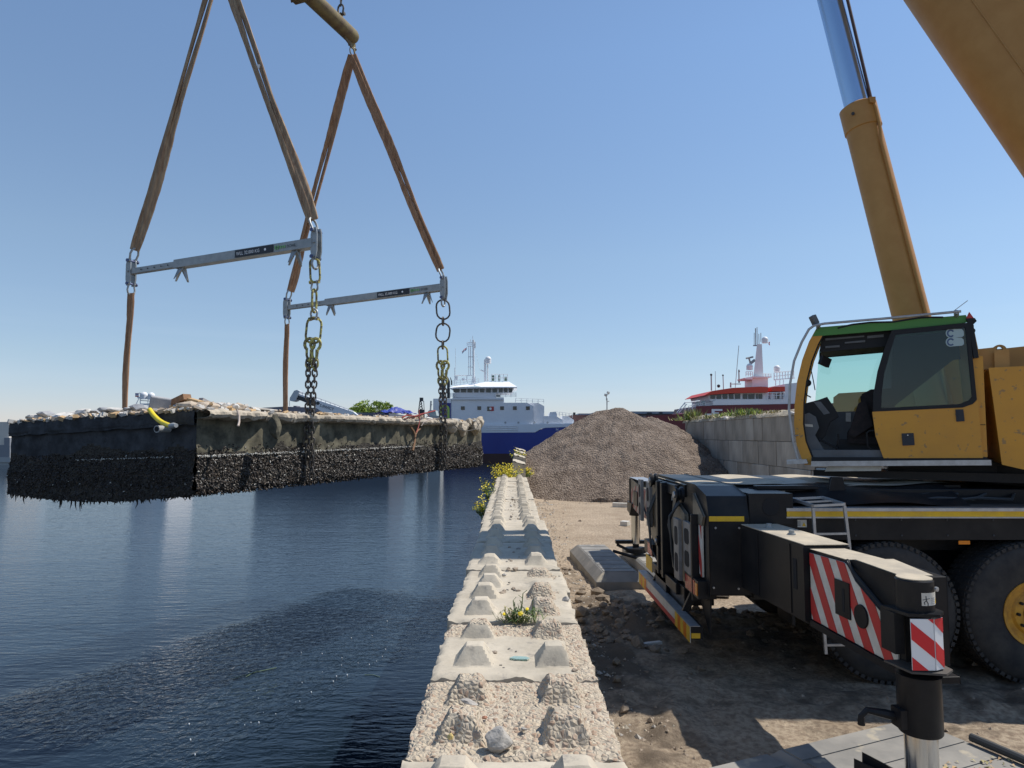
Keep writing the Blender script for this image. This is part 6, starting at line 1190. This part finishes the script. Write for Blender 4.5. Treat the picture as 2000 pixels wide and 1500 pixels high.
cb('door_seal', M_int, lambda mb: QP(mb, [(a+1, b) for a, b in fi[::-1]]+[(x+5, y-(3 if y > 880 else 0)) for x, y in fi], -.015, .05))
cb('roof', [M_grn, M_int], lambda mb: (QP(mb, [(1590, 655), (1597, 641), (1885, 617), (1890, 628), (1742, 643), (1606, 654)], .005, .9), setattr(mb, 'mi', 1), QP(mb, [(1608, 655), (1740, 644), (1735, 674), (1602, 686)], -.10, .70)), bevel=.01)
cb('roof_console', M_intg, lambda mb: [QP(mb, q, -.085, .02) for q in ([(1612, 661), (1688, 655), (1688, 658), (1612, 665)], [(1694, 656), (1726, 653), (1726, 658), (1694, 661)], [(1612, 676), (1640, 674), (1640, 678), (1612, 680)], [(1650, 668), (1690, 664), (1690, 668), (1650, 671)])])
bo = [(1742, 645), (1727, 682), (1714, 725), (1707, 765), (1705, 804), (1880, 796), (1900, 789), (1908, 780), (1893, 630)]
bi = [(1750, 653), (1738, 690), (1727, 730), (1722, 770), (1721, 797), (1874, 789), (1892, 782), (1899, 775), (1886, 640)]
def ringp(mb, outer, inner, off, th, flipn=None):
    n = len(outer); A = [Q(x, y, off) for x, y in outer]; B = [Q(x, y, off) for x, y in inner]
    for i in range(n): j = (i+1) % n; mb.prism([A[i], A[j], B[j], B[i]], -NC*th)
door = cb('door', M_org, lambda mb: QP(mb, [(1705.5, 805.5), (1880, 797.5), (1901, 790.5), (1909, 783), (1918, 893), (1727, 893.5), (1712, 852)], .035, .05), bevel=.008)
cb('window_frame', M_int, lambda mb: ringp(mb, bo, bi, .040, .045), par=door)
cb('window', M_gl3, lambda mb: QP(mb, bi, .025, .006), par=door)
cb('handle', M_black, lambda mb: (QP(mb, [(1867, 800.5), (1881, 800), (1883.5, 822), (1869, 823)], .050, .015), QP(mb, [(1871, 804), (1878, 804), (1880, 818), (1872.5, 818)], .056, .008)), bevel=.003, par=door)
cb('lock', [M_black, M_chrome], lambda mb: (QP(mb, [(1761.5, 847), (1784, 846), (1786, 869), (1763.5, 870)], .048, .012), setattr(mb, 'mi', 1), mb.lathe(Q(1773, 850, .050), NC, [(.008, 0), (.006, .004)], 10)), bevel=.003, par=door)
M_stk = mat('sticker_pale', (.38, .48, .48), .5); M_stb = mat('sticker_blue', (.06, .10, .20), .5)
for dy in (0, 17):
    st = cb('sticker', M_stk, lambda mb: QP(mb, [(1856+9*math.cos(a)-(0 if math.cos(a) < 0 else -18*0), 651+dy+9*math.sin(a)) for a in [R(q) for q in range(90, 271, 20)]]+[(1878, 642.5+dy), (1882, 646+dy), (1883, 655+dy), (1879, 658+dy)], .028, .002), par=door)
    cb('emblem', M_stb, lambda mb: [QP(mb, [(1857+r_*math.cos(a), 651+dy+r_*math.sin(a)) for a, r_ in ((a0, 7.6), (a0+R(22), 7.6), (a0+R(22), 4.6), (a0, 4.6))], .030, .001) for a0 in [R(q) for q in range(40, 310, 22)]], par=door)
cb('rear_corner', M_org, lambda mb: QP(mb, [(1893, 632), (1899, 634), (1912, 697), (1918, 697), (1927, 891), (1919, 893), (1909, 782)], -.005, .84), bevel=.008)
cb('rear_pillar', M_int, lambda mb: QP(mb, [(1887, 622), (1899, 624), (1912, 698), (1902, 700), (1892, 632)], .035, .05))
cb('sill', M_intg, lambda mb: (QP(mb, [(1583, 884), (1588, 880), (1722, 880), (1727, 892), (1588, 895)], -.02, .10), QP(mb, [(1586, 894), (1920, 894), (1920, 899), (1586, 900)], .01, .88)), bevel=.006)
cb('floor', M_int, lambda mb: QP(mb, [(1586, 888), (1915, 886), (1915, 893), (1586, 895)], -.1, .72))
# far side wall with its glass
cb('far_wall', M_intg, lambda mb: (QP(mb, [(1603, 806), (1730, 803), (1905, 797), (1905, 893), (1600, 893)], -.80, .05), QP(mb, [(1610, 652), (1900, 632), (1900, 650), (1606, 684)], -.80, .05), QP(mb, [(1728, 660), (1748, 660), (1738, 806), (1722, 806)], -.80, .04)), bevel=.006)
cb('far_glass', M_gl1, lambda mb: QP(mb, [(1600, 684), (1900, 648), (1900, 800), (1590, 812)], -.83, .005))
cb('side_panel', M_int, lambda mb: QP(mb, [(1745, 648), (1902, 634), (1905, 696), (1862, 703), (1748, 792), (1740, 806)], -.76, .03))
cb('dashboard', M_int, lambda mb: (QP(mb, [(1569, 792), (1600, 784), (1614, 779), (1628, 800), (1634, 812), (1618, 822), (1608, 850), (1592, 868), (1572, 855), (1567, 820)], -.22, .35),), bevel=.02)
cb('dash_panel', M_intg, lambda mb: (QP(mb, [(1567, 812), (1580, 808), (1592, 815), (1598, 835), (1590, 850), (1608, 880), (1606, 890), (1580, 890), (1570, 860)], -.12, .12), QP(mb, [(1592, 786), (1602, 786), (1618, 806), (1610, 808)], -.215, .02)), bevel=.012)
cb('screen', M_int, lambda mb: (mb.box(Q(1611, 706, -.25), (.14, .05, .11), rot=(.2, .3, .4)), mb.tube([Q(1602, 688, -.25), Q(1602, 700, -.25), Q(1608, 704, -.25)], .012, 6)), bevel=.01)
cb('mirror', M_int, lambda mb: (mb.sphere(Q(1577, 748, -.3), .045, 14, 8), mb.tube([Q(1571, 762, -.3), Q(1576, 772, -.3), Q(1584, 776, -.3)], .008, 6), mb.tube([Q(1582, 712, -.2), Q(1588, 740, -.2), Q(1592, 762, -.2)], .006, 5)))
cb('side_label', M_wh, lambda mb: (QP(mb, [(1572, 828), (1587, 829), (1588, 834), (1573, 833)], -.115, .002), QP(mb, [(1652, 806), (1662, 806), (1662, 824), (1652, 823)], -.78, .01)))
seat = cb('seat', M_seat, lambda mb: (QP(mb, [(1687, 772), (1702, 764), (1740, 762), (1744, 800), (1738, 850), (1700, 850), (1690, 800)], -.25, .42), QP(mb, [(1660, 846), (1672, 826), (1684, 822), (1740, 845), (1740, 866), (1660, 862)], -.25, .45), QP(mb, [(1680, 790), (1688, 786), (1700, 830), (1668, 850), (1662, 845)], -.18, .1)), bevel=.025)
cb('pedestal', M_int, lambda mb: (QP(mb, [(1636, 858), (1742, 860), (1742, 888), (1630, 888)], -.3, .4), mb.tube([Q(1600, 858, -.15), Q(1636, 876, -.15)], .014, 6), mb.tube([Q(1637, 848, -.2), Q(1639, 875, -.2)], .010, 6), mb.tube([Q(x, y, -.05) for x, y in ((1723, 841), (1698, 841), (1693, 846), (1695, 872), (1701, 878), (1724, 878))], .010, 6)), bevel=0)
cb('guard_rail', M_alu, lambda mb: (mb.tube([Q(x, y, .10) for x, y in ((1560, 903), (1549, 862), (1541, 800), (1543, 750), (1551, 705), (1566, 668), (1580, 643), (1590, 636), (1610, 632), (1740, 621), (1877, 608))], .015, 8), mb.tube([Q(1597, 641, 0), Q(1600, 634, .1)], .02, 6), mb.tube([Q(1868, 617, 0), Q(1868, 609, .1)], .025, 6), mb.tube([Q(1559, 850, 0), Q(1547, 852, .1)], .008, 5), QP(mb, [(1536, 899), (1575, 897), (1578, 905), (1537, 907)], .12, .14)))
cb('roof_lamp', M_intg, lambda mb: (mb.box(Q(1590, 625, .05), (.07, .06, .11), rot=(0, -.5, .3)), mb.tube([Q(1593, 630, .05), Q(1598, 640, .05)], .015, 6)), bevel=.01)
cb('wiper_arm', M_int, lambda mb: mb.tube([Q(x, y, .0) for x, y in ((1636, 641), (1665, 634), (1700, 630), (1745, 629), (1800, 620), (1842, 620))], .012, 6))
cb('antenna', M_alu, lambda mb: mb.cyl(Q(1862, 608, 0), Q(1890, 587, 0), .004, 6))
cb('warning_triangle', [M_red, M_int], lambda mb: (mb.prism([Q(1887, 622, .02), Q(1893, 609, .02), Q(1902, 621, .02)], -NC*.02), setattr(mb, 'mi', 1), QP(mb, [(1889, 622), (1904, 621), (1908, 627), (1903, 632), (1892, 630)], .02, .06), mb.sphere(Q(1899, 646, 0), .03, 8, 6)))
pb('walkway', [M_alu, M_wh], lambda mb: (QP(mb, [(1585, 901.5), (1935, 899), (1936, 908), (1585, 910)], .10, .12), setattr(mb, 'mi', 1), QP(mb, [(1618, 911), (1722, 910), (1720, 919), (1612, 920)], .02, .4)), bevel=.004)
pb('running_board', M_int, lambda mb: QP(mb, [(1586, 893), (1926, 893), (1935, 899), (1585, 902)], .03, .8))
# ---------------------------------------------------------- superstructure body
bx = CP+HC*-.06; L2 = 5.2
def BQ(t, z, off=0): q = CP-HC*t+NC*off; q.z = z; return q
zt_, zb_ = Q(1930, 721, .02).z, Q(1940, 905, .02).z
pb('panel_seams', M_int, lambda mb: ([mb.prism([BQ(t, zb_+.02, .0215), BQ(t+.008, zb_+.02, .0215), BQ(t+.008, zt_-.01, .0215), BQ(t, zt_-.01, .0215)], NC*.002) for t in (.62, 1.55)], QP(mb, [(1913, 829), (1925, 829), (1925, 830.2), (1913, 830.2)], .0, .002)))
body = pb('engine_house', M_org, lambda mb: mb.prism([BQ(.05, zt_, .02), BQ(.12, zb_+.0, .02), BQ(.45, zb_-.085, .02), BQ(3.6, zb_-.09, .02), BQ(3.6, zt_+.05, .02)], -NC*.95), bevel=.015)
pb('counterweight', M_org, lambda mb: mb.prism([BQ(3.65, zb_-.1, .1), BQ(5.0, zb_-.1, .1), BQ(5.0, zt_+.25, .1), BQ(3.65, zt_+.25, .1)], -NC*2.7), bevel=.04)
pb('turntable', M_blk, lambda mb: (mb.prism([BQ(-.9, 1.99, -.5), BQ(3.6, 1.99, -.5), BQ(3.6, 2.22, -.5), BQ(-.9, 2.10, -.5)], -NC*1.9), mb.prism([BQ(-1.7, 1.93, -.2), BQ(.4, 1.90, -.2), BQ(.4, 1.98, -.2), BQ(-1.7, 1.98, -.2)], -NC*.7)), bevel=.01)
pb('winch_frame', M_orgd, lambda mb: (mb.prism([Q(x, y, -.12) for x, y in ((1906, 684), (1943, 680), (1944, 718), (1920, 720), (1908, 700))], -NC*.06), mb.prism([Q(x, y, -.06) for x, y in ((1944, 686), (1969, 684), (1970, 716), (1945, 718))], -NC*.3), mb.prism([Q(x, y, -.35) for x, y in ((1906, 688), (2060, 672), (2060, 716), (1912, 720))], -NC*.3)), bevel=.01)
def lug(mb):
    c = (1953, 681); A = [Q(c[0]+14*math.cos(a), c[1]+3-11*math.sin(a), -.2) for a in [R(q) for q in range(-15, 196, 15)]]; B = [Q(c[0]+5.5*math.cos(a), c[1]-4.5*math.sin(a), -.2) for a in [R(q) for q in range(-15, 196, 15)]]
    for i in range(len(A)-1): mb.prism([A[i], A[i+1], B[i+1], B[i]], -NC*.05)
    mb.prism([Q(1938, 684, -.2), Q(1968, 683, -.2), Q(1968, 690, -.2), Q(1938, 691, -.2)], -NC*.05)
pb('boom_foot_plate', M_org, lambda mb: mb.prism([atp(x, y, CP-NC*1.5, NC) for x, y in ((1740, 800), (1748, 780), (1862, 694), (1915, 688), (1990, 690), (1990, 860), (1740, 870))], -NC*.12), bevel=.01)
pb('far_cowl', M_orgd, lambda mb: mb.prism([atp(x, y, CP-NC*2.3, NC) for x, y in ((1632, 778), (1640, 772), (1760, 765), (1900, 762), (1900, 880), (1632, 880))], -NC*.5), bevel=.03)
pb('lifting_lug', M_orgd, lug)
# ---------------------------------------------------------- boom and luffing cylinder
HS_ = V((LM.x-SX.x, LM.y-SX.y, 0)); HL = HS_.length; HS_.normalize(); SD = V((-HS_.y, HS_.x, 0))
EL = math.atan(2.3); PV = SX-HS_*1.7+UP*3.08+V((-.2, 0, 0)); BA = HS_*math.cos(EL)+UP*math.sin(EL); BN = BA.cross(SD); BN = BN if BN.z < 0 else -BN  # towards the underside
BL_ = (HL+1.7)/math.cos(EL)
def sect(c, w_, d_):
    hw = w_/2; prof = [(-hw, -d_*.5), (hw, -d_*.5), (hw, d_*.12)]
    for k in range(1, 12): a = math.pi*k/12; prof.append((hw*math.cos(a), d_*.12+d_*.38*math.sin(a)))
    prof.append((-hw, d_*.12))
    return [c+SD*x+BN*y for x, y in prof]
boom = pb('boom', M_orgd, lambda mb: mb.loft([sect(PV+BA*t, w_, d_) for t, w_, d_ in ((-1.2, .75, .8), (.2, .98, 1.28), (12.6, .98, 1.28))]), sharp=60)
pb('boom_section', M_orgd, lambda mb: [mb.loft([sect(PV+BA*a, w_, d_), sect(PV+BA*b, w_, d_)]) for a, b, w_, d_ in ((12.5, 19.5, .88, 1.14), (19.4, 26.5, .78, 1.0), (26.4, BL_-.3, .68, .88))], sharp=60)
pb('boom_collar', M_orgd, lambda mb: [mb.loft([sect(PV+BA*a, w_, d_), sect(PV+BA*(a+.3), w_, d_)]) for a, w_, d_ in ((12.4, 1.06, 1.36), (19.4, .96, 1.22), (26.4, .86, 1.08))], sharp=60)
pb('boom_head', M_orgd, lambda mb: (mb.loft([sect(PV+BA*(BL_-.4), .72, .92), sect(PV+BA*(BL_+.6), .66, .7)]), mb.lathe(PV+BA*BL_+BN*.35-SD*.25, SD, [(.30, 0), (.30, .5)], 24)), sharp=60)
tipz = (PV+BA*BL_).z; hk = V((LM.x, LM.y, 17.2))
pb('hoist_rope', M_chain, lambda mb: [mb.cyl(hk+SD*s_+UP*.6, V((LM.x, LM.y, tipz-.3))+SD*s_, .011, 5) for s_ in (-.15, -.05, .05, .15)])
pb('hook_block', M_orgd, lambda mb: (mb.box(hk+UP*.3, (.5, .25, .7), rot=(0, 0, math.atan2(HS_.y, HS_.x)+R(90))), mb.lathe(hk+UP*.35-SD.cross(UP)*.16, SD.cross(UP), [(.27, 0), (.27, .32)], 20), mb.tube([hk+UP*-.05, hk-UP*.2, hk-UP*.32+SD*.1, hk-UP*.2+SD*.2], .05, 8)), bevel=.02)
pb('boom_seam', M_orgd, lambda mb: [mb.tube([PV+BA*a+BN*(.128*1.28*1.0+.02)+SD*(sg*.492), PV+BA*b+BN*(.128*1.28+.02)+SD*(sg*.492)], .008, 4) for a, b in ((.5, 12.3),) for sg in (-1, 1)])
pb('boom_bolt', M_alu, lambda mb: [mb.sphere(PV+BA*a+BN*.02+SD*(sg*.495), .022, 8, 5) for a in [1.5+.9*k for k in range(12)] for sg in (-1, 1)])
CA = SX+HS_*1.22+UP*2.4; CD = (HS_*.175+UP*.985).normalized()
pb('cylinder_barrel', M_orgd, lambda mb: (mb.lathe(CA-CD*.7, CD, [(.222, 0), (.222, 4.98), (.238, 4.99), (.238, 5.33), (.19, 5.36)], 48)), sharp=40)
pb('cylinder_rod', M_rod, lambda mb: mb.lathe(CA+CD*4.6, CD, [(.162, 0), (.162, 3.9)], 40), sharp=40)
rt = (HS_.cross(UP)); 
vd = (CA+CD*2-C0).normalized(); side_r = vd.cross(CD).normalized(); side_r = side_r if side_r.x > 0 else -side_r
pb('cylinder_pipe', M_orgd, lambda mb: (mb.tube([CA+CD*a+side_r*b-vd*c for a, b, c in ((-.5, .17, .19), (1.5, .17, .19), (4.0, .17, .19), (4.25, .20, .15), (4.5, .205, .15), (4.62, .19, .15))], .021, 8), mb.box(CA+CD*4.62+side_r*.18-vd*.17, (.08, .06, .08))), bevel=0)
pb('rod_hose', mat('hose_brown', (.09, .05, .04), .5), lambda mb: (mb.tube([CA+CD*4.7+side_r*.18-vd*.02, CA+CD*8+side_r*.24-vd*.05], .022, 8)))
pb('cylinder_bolts', M_dkm, lambda mb: [mb.lathe(CA+CD*4.52-vd*.235+side_r*b, -vd, [(.022, 0), (.022, .02)], 10) for b in (-.07,)])
# ============================================================ MATS UNDER THE OUTRIGGERS
M_mat = mat('composite_mat', (.17, .165, .155), .75, col2=(.27, .255, .23), scale=2.5, stretch=(1, 1, 1), bump=.25, bscale=40, bdist=.004, speck=(.36, .32, .25), speck_scale=6, speck_t=.03)
M_mat2 = mat('composite_mat_pale', (.33, .31, .27), .75, col2=(.24, .225, .20), scale=3, bump=.25, bscale=40, bdist=.004)
def mat_board(A, e1, L1, e2, L2, z0, z1, ribs, m, lab, bev=.05, dirr=1, rgap=.02):
    mb = MB(); e1 = V(e1).normalized(); e2 = V(e2).normalized(); A = V((A[0], A[1], 0)); n = ribs
    P = lambda a, b, z: A+e1*a+e2*b+UP*z
    mb.loft([[P(0, 0, z0), P(L1, 0, z0), P(L1, L2, z0), P(0, L2, z0)], [P(0, 0, z1-bev), P(L1, 0, z1-bev), P(L1, L2, z1-bev), P(0, L2, z1-bev)], [P(bev, bev, z1), P(L1-bev, bev, z1), P(L1-bev, L2-bev, z1), P(bev, L2-bev, z1)]], smooth=False)
    for k in range(n):
        w_ = (L2 if dirr else L1)/n; a = k*w_+rgap; b = (k+1)*w_-rgap
        if dirr: q = [P(bev+.02, max(a, bev+.02), z1), P(L1-bev-.02, max(a, bev+.02), z1), P(L1-bev-.02, min(b, L2-bev-.02), z1), P(bev+.02, min(b, L2-bev-.02), z1)]
        else: q = [P(max(a, bev+.02), bev+.02, z1), P(min(b, L1-bev-.02), bev+.02, z1), P(min(b, L1-bev-.02), L2-bev-.02, z1), P(max(a, bev+.02), L2-bev-.02, z1)]
        mb.prism(q, (0, 0, .008))
    o = mb.build('ground_mat', m, bevel=.004); tag(o, lab, 'ground mat', 'ground protection mats under the outriggers')
MA = atz(1775, 1397, .155); MBp = atz(1310, 1507, .155); e1 = (MBp-MA).normalized(); e2 = V((e1.y, -e1.x, 0)); e2 = e2 if e2.y < 0 else -e2
mat_board((MA.x, MA.y), e1, 1.46, e2, 2.3, -.02, .155, 9, M_mat, 'grey ribbed mat under the near outrigger foot'); q_ = V((MA.x, MA.y, 0))+e1*1.48; mat_board((q_.x, q_.y), e1, .95, e2, 2.3, -.02, .150, 9, M_mat, 'second grey mat left of the near outrigger foot')
mb = MB(); a, b = atz(1897, 1440, .20), atz(2010, 1488, .20); mb.cyl(a, b, .03, 10); tag(mb.build('steel_bar', M_dkm), 'dark bar lying on the mat at the right edge', 'bar')
mat_board((1.27, 10.75), (1, .03, 0), .80, (-.06, 1, 0), 2.9, -.02, .26, 8, M_mat, 'thick grey mat with sloping edges left of the far outrigger foot', .13, 1); mat_board((2.26, 10.9), (1, .03, 0), .8, (-.03, 1, 0), 3.0, -.02, .17, 9, M_mat2, 'pale dusty mat under the far outrigger foot', .04)
mb = MB()
for j in range(26):
    r = random.Random(900+j); p = atz(1300+350+r.uniform(190, 330), 1485+r.uniform(-6, 20), .165); mb.mi = r.choice([0, 1]); s_ = r.uniform(.01, .035); d = V((r.uniform(-1, 1), r.uniform(-1, 1), 0)).normalized(); n_ = V((-d.y, d.x, .3))
    mb.add([p-d*s_, p+n_*s_*.5+UP*.01, p+d*s_, p-n_*s_*.4+UP*.015], [(0,1,2,3)])
tag(mb.build('dry_leaves', [M_gl2, M_rub[4]]), 'dry leaves and chips caught against the near outrigger foot', 'leaves', kind='stuff')
# debris in the yard
def stick(px0, py0, px1, py1, w_, h_, m, lab, z=.03, nm='timber'):
    a, b = atz(px0, py0, z), atz(px1, py1, z); d = b-a; mb = MB(); mb.box((a+b)/2+UP*(h_/2), (d.length, w_, h_), rot=(0, 0, math.atan2(d.y, d.x))); tag(mb.build(nm, m, bevel=.004), lab, nm)
stick(1251, 1262, 1291, 1257, .06, .03, M_rub[0], 'pale stick lying in the shade beside the crane'); stick(1197, 990, 1226, 991, .18, .14, M_wh, 'pale beam on the sand beyond the far outrigger', .0, 'beam'); stick(1214, 1026, 1228, 1027, .22, .12, M_wh, 'short pale beam end behind the far outrigger leg', .0, 'beam')
stick(1183, 1275, 1197, 1276, .03, .03, M_rub[0], 'small white chip in the shaded dirt near the wall'); stick(1330, 1195, 1420, 1190, .03, .02, M_dkm, 'thin dark strip on the sand under the crane tail'); stick(1383, 1160, 1425, 1163, .25, .05, M_alu, 'pale sheet lying under the crane', .02, 'sheet')
